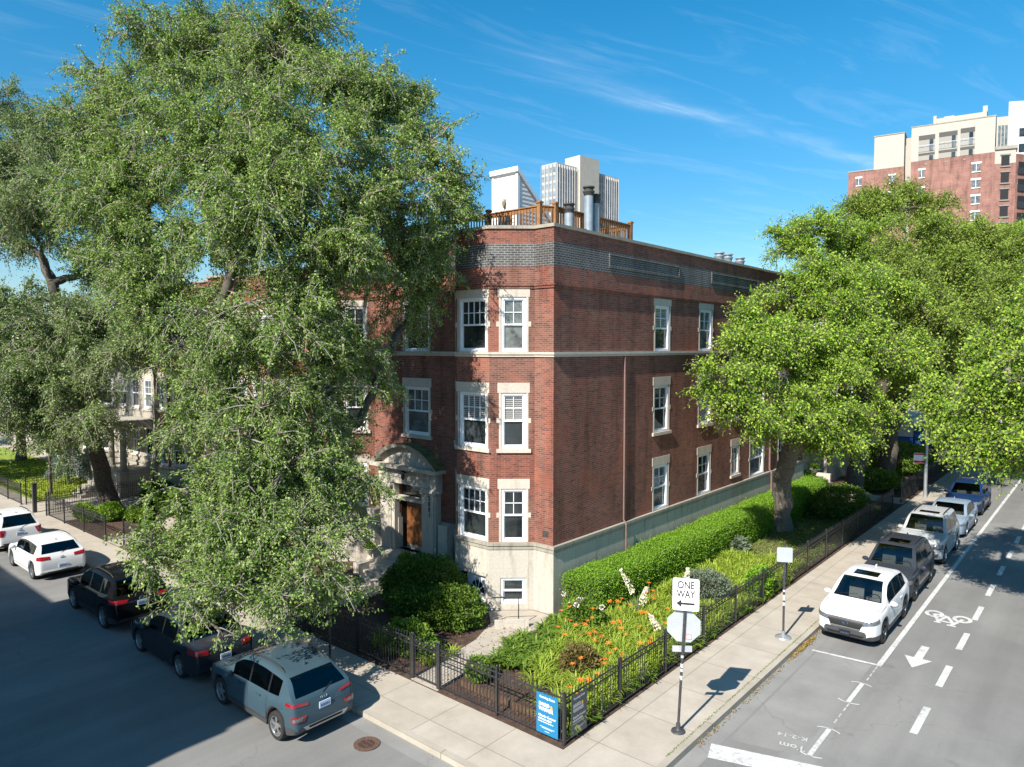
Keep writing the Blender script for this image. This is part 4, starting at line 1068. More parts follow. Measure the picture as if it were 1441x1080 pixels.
def tree(name, label, base, forks, clumps, nleaf, lsize, r0, leaf, bark, seed, group=None, reject=None, twiglen=(0.35, 0.8), droop=0.25, lpt=24, cat='tree', subs=9, twig_r=0.009, aspect=0.55, fill=0, twigmat=None, grow=1.0):
    rng = np.random.default_rng(seed)
    t_ = thing(name, label, cat, base, 0, group); org = np.array(base, float)
    nodes = [np.array(base, float)]; par = [-1]
    for f in forks: nodes.append(np.array(f, float)); par.append(len(nodes) - 2)
    cl = np.array(clumps, float); cl[:, 3] *= grow
    if fill:
        ex = []
        for i in range(len(cl)):
            for j in range(i):
                dd = np.linalg.norm(cl[i, :3] - cl[j, :3])
                if dd < fill * (cl[i, 3] + cl[j, 3]) and rng.uniform() < .46: ex.append([*((cl[i, :3] + cl[j, :3]) / 2 + rng.normal(size=3) * .35), .38 * (cl[i, 3] + cl[j, 3])])
        if ex: cl = np.concatenate([cl, np.array(ex)])
    order = np.argsort(np.linalg.norm(cl[:, :3] - nodes[-1], axis=1))
    ends = []
    for ci in order:
        c = cl[ci, :3]; best, bi = 1e9, 1
        for i in range(1, len(nodes)):
            dl = np.linalg.norm(nodes[i] - c); pl = np.linalg.norm(nodes[i] - nodes[1])
            back = max(0, nodes[i][2] - c[2]) * .5
            s = dl + .45 * pl + back
            if s < best: best, bi = s, i
        mid = (nodes[bi] + c) / 2 + rng.normal(size=3) * 0.06 * np.linalg.norm(nodes[bi] - c) + np.array([0, 0, .08 * np.linalg.norm(nodes[bi] - c)])
        nodes.append(mid); par.append(bi); nodes.append(c); par.append(len(nodes) - 2); ends.append((len(nodes) - 1, ci))
    wgt = np.zeros(len(nodes))
    for e, ci in ends:
        i = e
        while i >= 0: wgt[i] += cl[ci, 3] ** 2; i = par[i]
    rad = r0 * (wgt / wgt.max()) ** .56; rad = np.maximum(rad, .028); 
    parts = []
    for i in range(1, len(nodes)):
        a, b = nodes[par[i]], nodes[i]; m_ = 7
        p = curve(a, b, m_, rng, 0.02, 0.018); ra = min(rad[par[i]], rad[i] * 1.5 + .02)
        if par[i] == 0: ra = rad[i] * 1.15
        r = np.linspace(ra, rad[i], m_)
        if par[i] == 0: r[0] = rad[i] * 1.75; r[1] = rad[i] * 1.25; p[0, 2] -= 0.25
        parts.append(tubes(p[None], r[None], 10 if rad[i] > .12 else 6))
    tot = (cl[:, 3] ** 2).sum(); LP, LD = [], []
    tw_all, tr_all, sp_all, sr_all = [], [], [], []
    for e, ci in ends:
        c, rr = cl[ci, :3], cl[ci, 3]; a = nodes[par[e]]
        nl = int(nleaf * rr ** 2 / tot * rng.uniform(.6, 1.3)); ntw = max(6, nl // lpt); ns = max(4, int(subs * rr))
        start = a[None] + (c - a)[None] * rng.uniform(.35, 1.0, (ns, 1))
        dirs = rnd_unit(ns, rng); end = c + dirs * rr * (rng.uniform(.35, 1, (ns, 1)) ** .5) * np.array([1, 1, .85])
        t = np.linspace(0, 1, 5)[None, :, None]
        sp = start[:, None] + (end - start)[:, None] * t + rng.normal(size=(ns, 5, 3)) * .05 * rr * (t * (1 - t) * 4) + np.array([0, 0, .12 * rr]) * (t * (1 - t) * 4)
        srad = np.linspace(1, .35, 5)[None] * np.full((ns, 1), .022 + .006 * rr)
        sp_all.append(sp); sr_all.append(srad)
        k = rng.integers(0, ns, ntw); f = rng.uniform(.25, 1, ntw) * 3.999; i0 = f.astype(int); fr = (f - i0)[:, None]
        s = sp[k, i0] * (1 - fr) + sp[k, i0 + 1] * fr
        od = norm(s - c + rng.normal(size=s.shape) * .01)
        d = norm(od * .55 + rng.normal(size=s.shape) * .62 + np.array([0, 0, -droop + .12]))
        ln = rng.uniform(*twiglen, (ntw, 1)); e1 = s + d * ln * .55 + rng.normal(size=s.shape) * .03; e2 = s + d * ln + np.array([0, 0, -droop * .6]) * ln
        tw = np.stack([s, e1, e2], 1)
        tw_all.append(tw)
        tt = rng.uniform(.12, 1.0, (ntw, lpt, 1)); 
        pp = tw[:, None, 0] * (1 - tt) ** 2 + 2 * tw[:, None, 1] * tt * (1 - tt) + tw[:, None, 2] * tt ** 2
        pp = pp + rng.normal(size=pp.shape) * lsize * .7
        ld = norm(d[:, None] * .5 + rng.normal(size=pp.shape) * .8 + np.array([0, 0, -.35]))
        LP.append(pp.reshape(-1, 3)); LD.append(ld.reshape(-1, 3))
    LP = np.concatenate(LP); LD = np.concatenate(LD); tw = np.concatenate(tw_all); sp = np.concatenate(sp_all); sr = np.concatenate(sr_all)
    if reject:
        k = ~reject(LP); LP, LD = LP[k], LD[k]; tw = tw[~reject(tw[:, 2])]; k = ~reject(sp[:, 4]); sp, sr = sp[k], sr[k]
    v, q = merge(parts); raw('trunk', v - org, q, bark, t_, True); parts = []
    parts.append(tubes(sp, sr, 4))
    parts.append(tubes(tw, np.tile(np.array([twig_r * 1.3, twig_r, twig_r * .6]), (len(tw), 1)), 3))
    v, q = merge(parts); raw('twigs', v - org, q, twigmat or bark, t_, True)
    v, q = leaves(LP, LD, lsize * rng.uniform(.65, 1.25, len(LP)), rng, aspect)
    raw('crown', v - org, q, leaf, t_)
    return t_
CL_ELM = [(-7.5,-5.1,19.2,1.8),(-11.1,-5.5,20.3,1.8),(-10.8,-8.0,19.2,1.6),(-14.0,-8.1,18.7,1.6),(-5.4,-4.7,17.7,1.7),(-5.8,-2.5,17.5,1.6),(-3.8,-2.2,15.8,1.3),(-2.9,-4.2,13.8,1.6),(-3.6,-6.0,14.5,1.9),(-5.2,-7.3,15.7,2.0),(-7.8,-8.2,16.0,2.0),(-11.2,-8.6,15.4,1.9),(-3.4,-2.0,13.8,1.0),(-3.8,-1.6,12.0,1.3),(-4.4,-2.9,11.3,1.7),(-3.5,-6.1,11.7,1.9),(-4.2,-8.0,12.8,1.8),(-6.5,-8.7,12.4,1.8),(-10.8,-8.5,11.2,1.9),(-5.0,-8.9,10.0,1.6),(-3.5,-7.6,9.8,1.7),(-3.7,-5.1,9.0,1.2),(-4.3,-2.2,10.2,1.0),(-3.7,-6.6,7.5,1.7),(-4.0,-8.2,7.4,1.5),(-3.4,-7.8,5.6,1.6),(-3.0,-6.2,5.0,1.4),(-4.6,-8.8,5.2,1.4),(-2.1,-8.1,3.5,1.6),(-3.6,-9.2,3.7,1.5),(-5.5,-9.7,3.4,0.9),(-1.2,-9.2,2.8,1.0),(-2.9,-9.9,2.8,1.0),(-1.4,-7.6,2.2,0.9),(-9.0,-8.4,9.2,1.1),(-3.6,-5.3,6.6,.8),(-3.9,-4.2,8.1,.8),(-3.9,-6.6,8.8,1.4),(-12.6,-8.6,12.0,1.5),(-14.0,-9.1,14.1,1.4),(-6.6,-9.1,6.7,1.1),(-5.8,-9.8,5.0,0.8),(-5.1,-10.5,3.4,0.7),(-10.3,-4.9,18.3,1.6),(-14.6,-8.7,17.3,1.3),(-8.7,-8.2,8.7,1.0),(-10.4,-8.1,10.7,1.3),(-6.2,-8.7,7.8,0.9),(-2.9,-10.7,2.4,0.6),(-1.8,-10.6,2.1,0.4),(-2.8,-1.4,14.8,0.7),(-5.3,-2.1,17.2,1.2),(-2.9,-1.0,13.2,0.7),(-12.3,-6.6,18.9,1.6),(-5.8,-7.9,14.2,1.7),(-7.7,-3.9,20.2,1.4),(-3.6,-3.6,12.7,1.4),(-11.0,-8.5,13.3,1.7),(-11.7,-6.0,20.7,1.2)]
CL_LEFT = [(-31.1,-5.4,20.3,2.7),(-31.5,-3.1,21.7,2.9),(-32.8,-7.0,19.1,2.7),(-30.7,-1.2,19.1,2.5),(-34.5,-8.7,15.2,3.1),(-28.3,-7.3,15.8,2.2),(-26.7,-5.9,17.3,2.2),(-32.6,-1.8,15.9,1.9),(-28.4,-7.8,10.4,2.9),(-25.3,-6.5,9.7,2.5),(-25.6,-4.1,10.5,2.2),(-31.1,-9.0,7.2,3.0),(-26.0,-7.3,6.6,2.6),(-24.2,-5.7,7.3,1.8),(-27.9,-7.7,4.7,1.8),(-25.5,-6.7,4.2,1.3),(-37.2,-6.5,23.3,2.5),(-24.6,-3.0,12.3,1.9),(-22.5,-5.7,5.3,1.1),(-22.4,-4.0,9.3,1.6),(-27.1,-8.2,6.6,1.8),(-32.8,-6.0,14.8,1.0),(-30.5,-4.0,14.8,1.0),(-31.8,-5.0,17.0,1.6),(-29.5,-3.3,12.8,1.4),(-35.0,-6.4,16.4,1.6),(-19.9,-4.5,10.6,1.5),(-21.0,-5.5,8.7,1.4),(-22.2,-6.7,5.7,1.2),(-22.4,-2.5,13.0,1.6)]
CL_R1 = [(1.7,16.9,14.1,1.3),(2.2,20.0,14.9,1.7),(3.3,23.6,14.6,1.9),(2.5,14.8,11.3,1.6),(4.2,16.3,11.6,2.0),(5.3,19.9,11.4,1.9),(3.2,8.6,8.7,1.3),(2.7,6.8,7.8,1.0),(3.5,10.2,9.0,1.5),(4.5,12.4,8.7,1.8),(5.7,14.8,9.0,1.8),(3.3,7.3,6.4,1.1),(4.2,9.3,6.5,1.3),(5.2,11.5,6.1,1.5),(5.9,14.8,6.2,1.4),(5.7,11.9,4.9,0.7),(2.6,9.5,10.2,0.7),(6.8,17.0,8.7,1.6)]
CL_R2 = [(1.0,32.4,18.2,1.8),(2.3,36.2,19.0,1.9),(4.3,36.5,18.3,1.5),(5.8,32.4,15.8,1.8),(4.6,28.7,15.1,2.1),(2.1,31.8,15.0,1.8),(5.5,28.0,11.9,2.5),(6.9,33.1,13.0,2.2),(3.9,30.4,9.9,2.4),(7.0,27.8,9.4,2.2),(3.4,31.7,7.2,1.6),(7.2,26.9,12.9,1.8),(7.9,34.2,15.4,1.7),(9.3,35.4,15.2,1.8),(9.4,30.0,12.2,2.0),(5.9,23.1,12.0,1.9),(8.5,26.5,10.9,1.9),(7.2,22.7,9.7,1.8),(1.9,33.2,17.9,1.6)]
CL_R3 = [(4.7,52.7,17.7,2.4),(6.7,61.0,18.1,2.9),(9.6,56.8,16.2,3.0),(6.6,48.7,13.5,2.8),(8.7,50.5,12.4,2.8),(3.8,51.5,11.4,2.7),(6.2,53.4,9.0,3.0),(9.0,55.6,7.2,3.0)]
CL_A = [(11.1,10.8,8.9,1.2),(10.0,9.8,7.7,1.0),(9.4,9.2,6.9,0.6),(11.5,8.4,7.3,1.2),(10.7,8.9,6.1,1.0),(11.9,8.0,5.7,0.9),(9.8,9.5,6.3,0.6),(12.8,6.9,8.4,1.4),(13.1,7.1,6.7,1.4),(14.0,6.7,9.2,1.8),(14.6,7.2,7.6,1.8),(15.3,7.9,10.2,1.9),(13.9,10.7,11.0,2.0),(12.0,11.7,10.0,1.3)]
def rej_front(P):
    x, y, z = P[:, 0], P[:, 1], P[:, 2]
    return ((y > -1.35) & (z < 13.3) & (x > -46) & (x < 0.3)) | (z < 1.9) & (y < -6.3) | (z < 0.9)
def rej_side(P):
    return ((P[:, 0] < 0.35) & (P[:, 2] < 13.3) & (P[:, 1] < 46)) | (P[:, 2] < 2.2)
tree('elm_tree', 'huge grey green elm over the parked row hiding half the brick front', (-9.3, -4.9, 0), [(-8.6, -5.2, 3.2), (-7.6, -5.8, 6.2)],
     CL_ELM, 640000, 0.087, 0.34, M_ELM, M_BARK, 11, reject=rej_front, subs=9, droop=0.34, fill=1.0, twigmat=M_TWIG, grow=1.13, lpt=34, twiglen=(.4, .95), twig_r=.012)
tree('elm_tree', 'tall elm with dark leaning trunk at the left edge before the greystone house', (-28.0, -3.6, 0), [(-28.6, -4.4, 4.6), (-29.9, -5.2, 9.5), (-30.4, -5.4, 12.6)],
     CL_LEFT, 330000, 0.115, 0.40, M_ELM2, M_BARK, 12, reject=rej_front, twigmat=M_TWIG, grow=1.1, twig_r=.012, subs=7, twiglen=(.5, 1.1), droop=0.3, lpt=22, fill=.8)
tree('linden_tree', 'bright green street tree with forked grey trunk growing out of the hedge side lawn', (1.68, 16.4, 0), [(2.1, 15.4, 2.8), (2.9, 14.6, 4.9)],
     CL_R1, 250000, 0.113, 0.42, M_MAPLE, M_BARK2, 13, reject=rej_side, subs=9, twiglen=(.4, .9), droop=0.3, lpt=16, aspect=.6, fill=1.0, grow=1.1)
tree('linden_tree', 'dark trunked street tree beside the rear entrance steps, taller than the nearest one', (1.9, 27.7, 0), [(2.4, 28.4, 4.0), (3.4, 29.6, 7.5)],
     CL_R2, 210000, 0.135, 0.45, M_FARLEAF, M_BARK, 14, reject=rej_side, subs=8, twiglen=(.5, 1.1), lpt=16, fill=.8)
tree('linden_tree', 'thick trunk tree standing by the far end of the iron fence', (2.6, 33.3, 0), [(2.7, 33.6, 3.5), (3.6, 35.0, 7.0)],
     [(x + .6, y + 6.5, z * .8, r) for x, y, z, r in CL_R2 if z > 9], 90000, 0.15, 0.5, M_MAPLE, M_BARK, 15, reject=rej_side, subs=7, lpt=16)
tree('linden_tree', 'broad tree crown over the street end on the right', (5.6, 54, 0), [(5.8, 54, 4.5), (6.2, 54, 7.5)],
     CL_R3, 120000, 0.19, 0.4, M_MAPLE, M_BARK, 16, subs=6, lpt=14, twiglen=(.6, 1.2))
tree('linden_tree', 'bright leafed branches reaching over the parked row from across the right street', (17.2, 8.0, 0), [(16.9, 8.0, 4.0), (16.0, 8.1, 6.5)],
     CL_A, 150000, 0.112, 0.36, M_MAPLE, M_BARK2, 17, subs=10, twiglen=(.4, .85), lpt=15, aspect=.6, fill=.8)
# backdrop trees: generic crowns, copied
def generic_clumps(rng, H, Rr):
    out_ = []
    for k in range(15):
        a = rng.uniform(0, 6.28); q = rng.uniform(.2, 1); z = rng.uniform(.38, .92) * H
        w = Rr * math.sin(math.pi * min(1, (z / H - .2) / .85)) ** .7
        out_.append((w * q * math.cos(a), w * q * math.sin(a), z, Rr * rng.uniform(.32, .48)))
    return out_
g_rng = np.random.default_rng(5)
bt = tree('leafy_tree', 'dark leafy tree behind the lawn at the far left', (0, 0, 0), [(0, 0, 3), (.3, .2, 5)], generic_clumps(g_rng, 14, 5.5), 30000, 0.28, 0.3, M_ELM2, M_BARK, 21, subs=5, lpt=14, twiglen=(.6, 1.3), group='backdrop trees')
spots = [(.2, 46.2, 4.2, 'shaded tree at the corner of the rear building, right of the truck'), (3.6, 44.5, 3.1, 'shaded tree behind the lamp pole by the fence end'), (-52, -1.5, 1.0, 'dark leafy tree at the far left, nearest the leaning elm'), (-47, -12.5, .0, 'leafy tree on the far left kerb'), (-66, -3, 2, 'leafy tree farthest along the left street'), (-60, 22, 3, 'leafy tree behind the grey house at far left'),
         (-4, 60, 1, 'shaded tree closing the right street behind the rear building'), (1.5, 64, 2, 'shaded tree closing the right street left of the lamp pole'), (17.5, 30, 4, 'street tree across the right street farther on'), (17.3, 44, 5, 'street tree across the right street near its end'), (10, 72, 3, 'leafy tree past the street end, right'), (-7, 76, 5, 'leafy tree past the street end, left')]
for i, (x, y, rz, lb) in enumerate(spots):
    o = bt if i == 0 else copy_thing(bt, (x, y, 0), rz)
    o.location = (x, y, 0 if x < 7 or x > 16 else RZ); o.rotation_euler.z = rz; o['label'] = lb

def shrub(name, label, c, rads, n, lsize, mat, seed, cat='shrub', flat=0.5, group=None, pieces=None):
    """leafy mound(s): leaves through the outer shell, twigs inside"""
    rng = np.random.default_rng(seed)
    t_ = thing(name, label, cat, (c[0], c[1], 0), 0, group)
    pieces = pieces or [(0, 0, rads[2], *rads)]
    P, D, st = [], [], []
    vol = sum(p[3] * p[4] + p[4] * p[5] for p in pieces)
    for (x, y, z, rx, ry, rz_) in pieces:
        k = int(n * (rx * ry + ry * rz_) / vol); u = rnd_unit(k, rng); q = rng.uniform(.45, 1, (k, 1)) ** .45
        lump = 1 + .10 * np.sin(u[:, :1] * 7 + x * 3) * np.sin(u[:, 1:2] * 8 + y) + .07 * np.sin(u[:, 2:] * 11)
        p = np.array([x, y, z]) + u * q * lump * np.array([rx, ry, rz_]); P.append(p); D.append(norm(u + rng.normal(size=u.shape) * .6))
        j = max(8, int(k * .02)); uu = rnd_unit(j, rng); e = np.array([x, y, z]) + uu * np.array([rx, ry, rz_]) * .9; s = np.array([x, y, 0.0]) + rng.normal(size=(j, 3)) * np.array([rx, ry, 0]) * .12
        st.append(np.stack([s, (s + e) / 2 + np.array([0, 0, .1]), e], 1))
    P = np.concatenate(P); D = np.concatenate(D); k = P[:, 2] > .02; P, D = P[k], D[k]
    v, q = leaves(P, D, lsize * rng.uniform(.6, 1.3, len(P)), rng, .6, flat); raw('foliage', v, q, mat, t_)
    st = np.concatenate(st); st[:, :, 2] = np.maximum(st[:, :, 2], 0.0); v, q = tubes(st, np.tile(np.array([.018, .012, .006]), (len(st), 1)), 3); raw('stem', v, q, M_BARK, t_)
    return t_
def hedge(label, x0, x1, y0, y1, h, n, seed, lsize=0.052):
    rng = np.random.default_rng(seed); t_ = thing('hedge', label, 'hedge', ((x0 + x1) / 2, (y0 + y1) / 2, 0)); o_ = np.array([(x0 + x1) / 2, (y0 + y1) / 2, 0])
    wx, wy = x1 - x0, y1 - y0
    A = [wx * wy, h * wy, h * wy, h * wx, h * wx]; pr = np.array(A) / sum(A); side = rng.choice(5, n, p=pr)
    a, b, dpt = rng.uniform(0, 1, n), rng.uniform(0, 1, n), np.abs(rng.normal(0, .07, n))
    P = np.zeros((n, 3)); Nn = np.zeros((n, 3))
    x, y, z = x0 + a * wx, y0 + b * wy, b * h
    P[side == 0] = np.stack([x, y, h - dpt], 1)[side == 0]; Nn[side == 0] = (0, 0, 1)
    P[side == 1] = np.stack([x1 - dpt, y0 + a * wy, z], 1)[side == 1]; Nn[side == 1] = (1, 0, .2)
    P[side == 2] = np.stack([x0 + dpt, y0 + a * wy, z], 1)[side == 2]; Nn[side == 2] = (-1, 0, .2)
    P[side == 3] = np.stack([x, y0 + dpt, z], 1)[side == 3]; Nn[side == 3] = (0, -1, .2)
    P[side == 4] = np.stack([x, y1 - dpt, z], 1)[side == 4]; Nn[side == 4] = (0, 1, .2)
    # round the top edges, undulate
    zz = P[:, 2] / h; cxm = (x0 + x1) / 2
    k = np.clip((zz - .72) / .28, 0, 1); P[:, 0] = cxm + (P[:, 0] - cxm) * (1 - .12 * k ** 2)
    P[:, 2] -= .08 * (np.abs(P[:, 0] - cxm) / (wx / 2)) ** 4 * (zz > .5)
    P[:, 0] += .03 * np.sin(P[:, 1] * 2.1) * np.sin(P[:, 2] * 3 + P[:, 1]); P[:, 2] += (.03 * np.sin(P[:, 1] * 1.3) + .02 * np.sin(P[:, 1] * 3.7 + P[:, 0] * 4)) * zz
    P += Nn * rng.exponential(.032, (n, 1))
    D = norm(Nn * .9 + rng.normal(size=P.shape) * .6)
    v, q = leaves(P, D, lsize * rng.uniform(.6, 1.3, n), rng, .62, .3); raw('foliage', v - o_, q, M_HEDGE, t_)
    m = MB(); m.box(-wx / 2 + .16, wx / 2 - .16, -wy / 2 + .16, wy / 2 - .16, 0.0, h - .2); m.build('dark_core', plain('hedge_inside', (0.022, 0.030, 0.012), .95, .4, 9), t_)  # one solid dark box filling the hedge behind the leaves
    return t_
hedge('long clipped green hedge along the street side of the brick building', 0.22, 1.62, 0.25, 24.2, 1.42, 150000, 31)
shrub('yew_shrub', 'big dark spreading yew between the entrance and the basement steps', (-2.9, -2.55, 0), (2, 1.5, 1), 42000, 0.085, M_YEW, 41,
      pieces=[(-.9, .35, .85, 1.5, 1.1, .95), (.8, -.15, .52, 1.2, 1.0, .70), (-.1, -.6, .5, 1.5, .9, .6), (-1.9, .2, .6, .9, .8, .7)])
shrub('round_shrub', 'clipped dark round shrub by the neighbour walk, left of a pair', (-26.4, -1.7, 0), (.85, .85, .78), 5200, .12, M_YEW, 42, group='clipped shrubs left')
shrub('round_shrub', 'clipped dark round shrub by the neighbour walk, right of a pair', (-24.7, -1.7, 0), (.9, .8, .72), 5200, .12, M_YEW, 43, group='clipped shrubs left')
shrub('round_shrub', 'small bright round bush just behind the fence before the leaning elm', (-25.4, -4.6, 0), (.6, .6, .5), 3000, .09, M_HEDGE, 44)
shrub('leafy_shrub', 'low leafy plant at the foot of the leaning elm', (-24.6, -3.6, 0), (1.2, .6, .32), 3500, .12, M_COVER, 45)
shrub('leafy_shrub', 'dusty green low shrub behind the fence next to bare soil', (-26.5, -5.4, 0), (1.2, .4, .45), 3000, .11, M_COVER, 46)
shrub('leafy_shrub', 'dark shrub beside the gate opening in the left fence', (-18.6, -5.4, 0), (1.0, .55, .6), 4000, .1, M_YEW, 47)
shrub('leafy_shrub', 'dark little bush beside the neighbour walk', (-17.6, -3.9, 0), (.8, .7, .5), 3500, .1, M_YEW, 48)
shrub('leafy_shrub', 'leafy plants overhanging the left sidewalk edge', (-15.2, -5.6, 0), (1.8, .4, .4), 4500, .1, M_COVER, 49)
shrub('leafy_shrub', 'low shrubs behind the fence in the elm shade', (-7.0, -5.2, 0), (1.4, .6, .6), 4500, .1, M_COVER, 50)
shrub('leafy_shrub', 'green plants behind the fence left of the gate near the big yew', (-1.3, -5.2, 0), (.9, .5, .5), 3800, .1, M_COVER, 51)
shrub('feathery_shrub', 'feathery grey green mound in the flower bed behind the one way sign', (3.35, 4.5, 0), (.85, .95, .55), 9000, .07, M_GREYPL, 52)
shrub('wine_shrub', 'bronze topped shrub among orange lilies near the fence corner', (3.3, -3.15, 0), (.5, .55, .44), 4200, .08, M_BROWNPL, 53)
shrub('phlox_clump', 'leafy phlox clump beside the near end of the hedge', (1.6, -.5, 0), (.6, .5, .52), 3600, .1, M_COVER, 54)
shrub('hosta_plant', 'variegated pale plant at the end of the flower bed by the tree', (1.75, 10.9, 0), (.5, .5, .36), 1400, .17, M_GREYPL, 55)
shrub('leafy_shrub', 'bright shrub pushing through the fence beside the blank signpost', (4.62, 6.2, 0), (.38, .9, .55), 4200, .1, M_HEDGE, 56)
shrub('small_shrub', 'small green plant in bare mulch just inside the left fence', (1.35, -5.1, 0), (.34, .3, .34), 1600, .08, M_COVER, 57)
shrub('leafy_shrub', 'shaded shrub bank between the two rear tree trunks', (2.6, 30.6, 0), (1.5, 2.0, .6), 5200, .14, M_COVER, 58)
shrub('leafy_shrub', 'dark low hedge in tree shade beyond the lawn', (2.9, 21.8, 0), (1.3, 2.6, .75), 9000, .11, M_YEW, 59)
shrub('leafy_shrub', 'bushes at the far end of the fence', (2.2, 38, 0), (2.2, 3, 1.1), 7000, .16, M_COVER, 60)
shrub('leafy_shrub', 'green bush beside the rear entrance urn', (-.2, 25.4, 0), (.9, .7, .8), 4000, .1, M_HEDGE, 61)
# small blue spruce and thin tree on the lawn
t_ = thing('blue_spruce', 'small blue grey spruce on the left lawn', 'tree', (-38.5, -2.4, 0))
rng = np.random.default_rng(71); n = 9000; z = rng.uniform(.5, 3.6, n); a = rng.uniform(0, 6.28, n); rr = (3.8 - z) * .42 * rng.uniform(.3, 1, n) ** .5
P = np.stack([rr * np.cos(a), rr * np.sin(a), z + .1 * np.sin(a * 7)], 1); D = np.stack([np.cos(a), np.sin(a), np.full(n, -.2)], 1) + rng.normal(size=(n, 3)) * .4
v, q = leaves(P, D, np.full(n, .14), rng, .35); raw('crown', v, q, M_SPRUCE, t_)
m = MB(); m.tube([(0, 0, -.1), (0, 0, 3.7)], [.09, .02], 6); m.build('trunk', M_BARK, t_)
tree('young_tree', 'slim young tree on the lawn left of the leaning elm', (-35.2, -4.4, 0), [(-35.2, -4.4, 1.6), (-35.2, -4.4, 2.6)], [(-35.2, -4.4, 3.6, .9), (-35.7, -4.2, 3.0, .7), (-34.7, -4.6, 3.2, .7), (-35.2, -4.3, 4.5, .7)], 4000, .15, .09, M_ELM2, M_BARK, 72, subs=6, lpt=14)

# ---- daylilies
def blade_set(n, R_, h, rng, w=.022, cx=None):
    a = rng.uniform(0, 6.28, n); q = rng.uniform(0, .25, n) * R_; L = h * rng.uniform(.7, 1.2, n); reach = rng.uniform(.5, 1.0, n) * R_
    t = np.linspace(0, 1, 5); P = np.zeros((n, 5, 3))
    for i, s in enumerate(t):
        rad = q + reach * s ** 1.3; P[:, i, 0] = rad * np.cos(a); P[:, i, 1] = rad * np.sin(a); P[:, i, 2] = L * (s * 1.75 - s ** 2 * 1.15)
    return P, a, w
def ribbons(P, a, w):
    n, m_, _ = P.shape; s = np.stack([-np.sin(a), np.cos(a), np.zeros(n)], 1)[:, None]
    wd = (np.array([.7, 1, .9, .6, .08]) * w)[None, :, None]
    v = np.stack([P - s * wd, P + s * wd], 2); v[:, :, :, 2] += 0
    idx = np.arange(n * m_ * 2).reshape(n, m_, 2)
    q = np.stack([idx[:, :-1, 0], idx[:, :-1, 1], idx[:, 1:, 1], idx[:, 1:, 0]], -1).reshape(-1, 4)
    return v.reshape(-1, 3), q
def flower_mesh(size, rng):
    vs, fs = [], []; tilt = rng.uniform(0, .6); az = rng.uniform(0, 6.28)
    M_ = Matrix.Rotation(az, 3, 'Z') @ Matrix.Rotation(tilt, 3, 'Y')
    for k in range(6):
        b = 2 * math.pi * k / 6; c, s = math.cos(b), math.sin(b)
        def pt(r, h, w_): return M_ @ Vector((c * r - s * w_, s * r + c * w_, h))
        i = len(vs)
        vs += [pt(.02 * size, 0, 0), pt(.45 * size, .42 * size, .17 * size), pt(size * .95, .40 * size, 0), pt(.45 * size, .42 * size, -.17 * size)]
        fs.append((i, i + 1, i + 2, i + 3))
    return [np.array(v) for v in vs], fs
def lily(seed, nflo, label):
    rng = np.random.default_rng(seed); t_ = thing('daylily', label, 'flower', (0, 0, 0), 0, 'orange daylilies in the street side bed')
    P, a, w = blade_set(46, .52, .62, rng, .015); v, q = ribbons(P, a, w); raw('leaf_tuft', v, q, M_BLADE, t_)
    st = MB(); 
    for k in range(nflo):
        b = rng.uniform(0, 6.28); r = rng.uniform(.08, .38); h = rng.uniform(.72, .98); top = Vector((r * math.cos(b), r * math.sin(b), h))
        st.tube([(0.02 * math.cos(b), .02 * math.sin(b), 0), (r * .4 * math.cos(b), r * .4 * math.sin(b), h * .6), top], .006, 4)
        vs, fs = flower_mesh(.105, rng); raw('bloom', [tuple(x + np.array(top)) for x in vs], fs, M_ORANGE, t_)
    st.build('stalk', M_BLADE, t_); return t_
protos = [lily(80 + k, nf, '') for k, nf in enumerate((2, 3, 2, 4))]
rng = np.random.default_rng(9); used = []
lil = [(1.35, -1.1), (1.75, -1.6), (2.2, -.9), (2.4, -1.9), (2.75, -2.6), (3.0, -2.0), (2.3, -2.6), (3.35, -2.4), (3.9, -2.6), (4.1, -3.3), (4.5, -3.9), (4.55, -3.0), (3.6, -1.5), (3.1, -.9), (4.0, -1.0), (4.5, -1.8), (2.7, .1), (3.3, .3), (4.3, .1), (2.1, .4), (3.9, 1.0), (4.5, -4.6), (4.65, -5.3), (2.9, 1.6), (3.75, -3.9), (1.15, -.1), (2.35, 2.4)]
for i, (x, y) in enumerate(lil):
    near = 'by the fence' if x > 3.8 else ('by the hedge' if x < 2.3 and y > -1.2 else 'mid bed')
    o = protos[i] if i < 4 else copy_thing(protos[i % 4], (0, 0, 0))
    o.location = (x, y, 0.012); o.rotation_euler.z = rng.uniform(0, 6.28); o.scale = (1, 1, 1)
    o['label'] = 'orange daylily tuft with open star blooms rising over strap leaves in the flower bed'
# leaf mass of the bed, ground cover
def bed(name, label, pts, R_, h, nb, mat, seed, w=.02):
    rng = np.random.default_rng(seed); pr = []
    for (x, y) in pts:
        P, a, w_ = blade_set(nb, R_, h * rng.uniform(.8, 1.15), rng, w); P = P + np.array([x, y, .012]); pr.append(ribbons(P, a, w))
    v, q = merge(pr); return tag(raw(name, v, q, mat), label, 'ground cover', None, 'stuff')
pts = []
while len(pts) < 520:
    x, y = rng.uniform(1.75, 4.75), rng.uniform(-5.7, 10.5)
    if y < -2.2 and x < 1.75 + (-2.2 - y) * .36: continue
    if y < -4.6 and x < 3.9: continue
    if (x - 3.35) ** 2 + (y - 4.5) ** 2 < .75 or (x - 3.3) ** 2 + (y + 3.15) ** 2 < .4: continue
    pts.append((x, y))
bed('lily_foliage', 'mass of arching strap leaves filling the street side flower bed', pts, .52, .58, 26, M_BLADE, 91, .015)
pts = [(.6 + rng.uniform(0, 1.7), rng.uniform(-4.2, -.5)) for _ in range(110)]
pts = [(x, y) for x, y in pts if x > .55 + max(0, (-y - 1.6)) * .14]
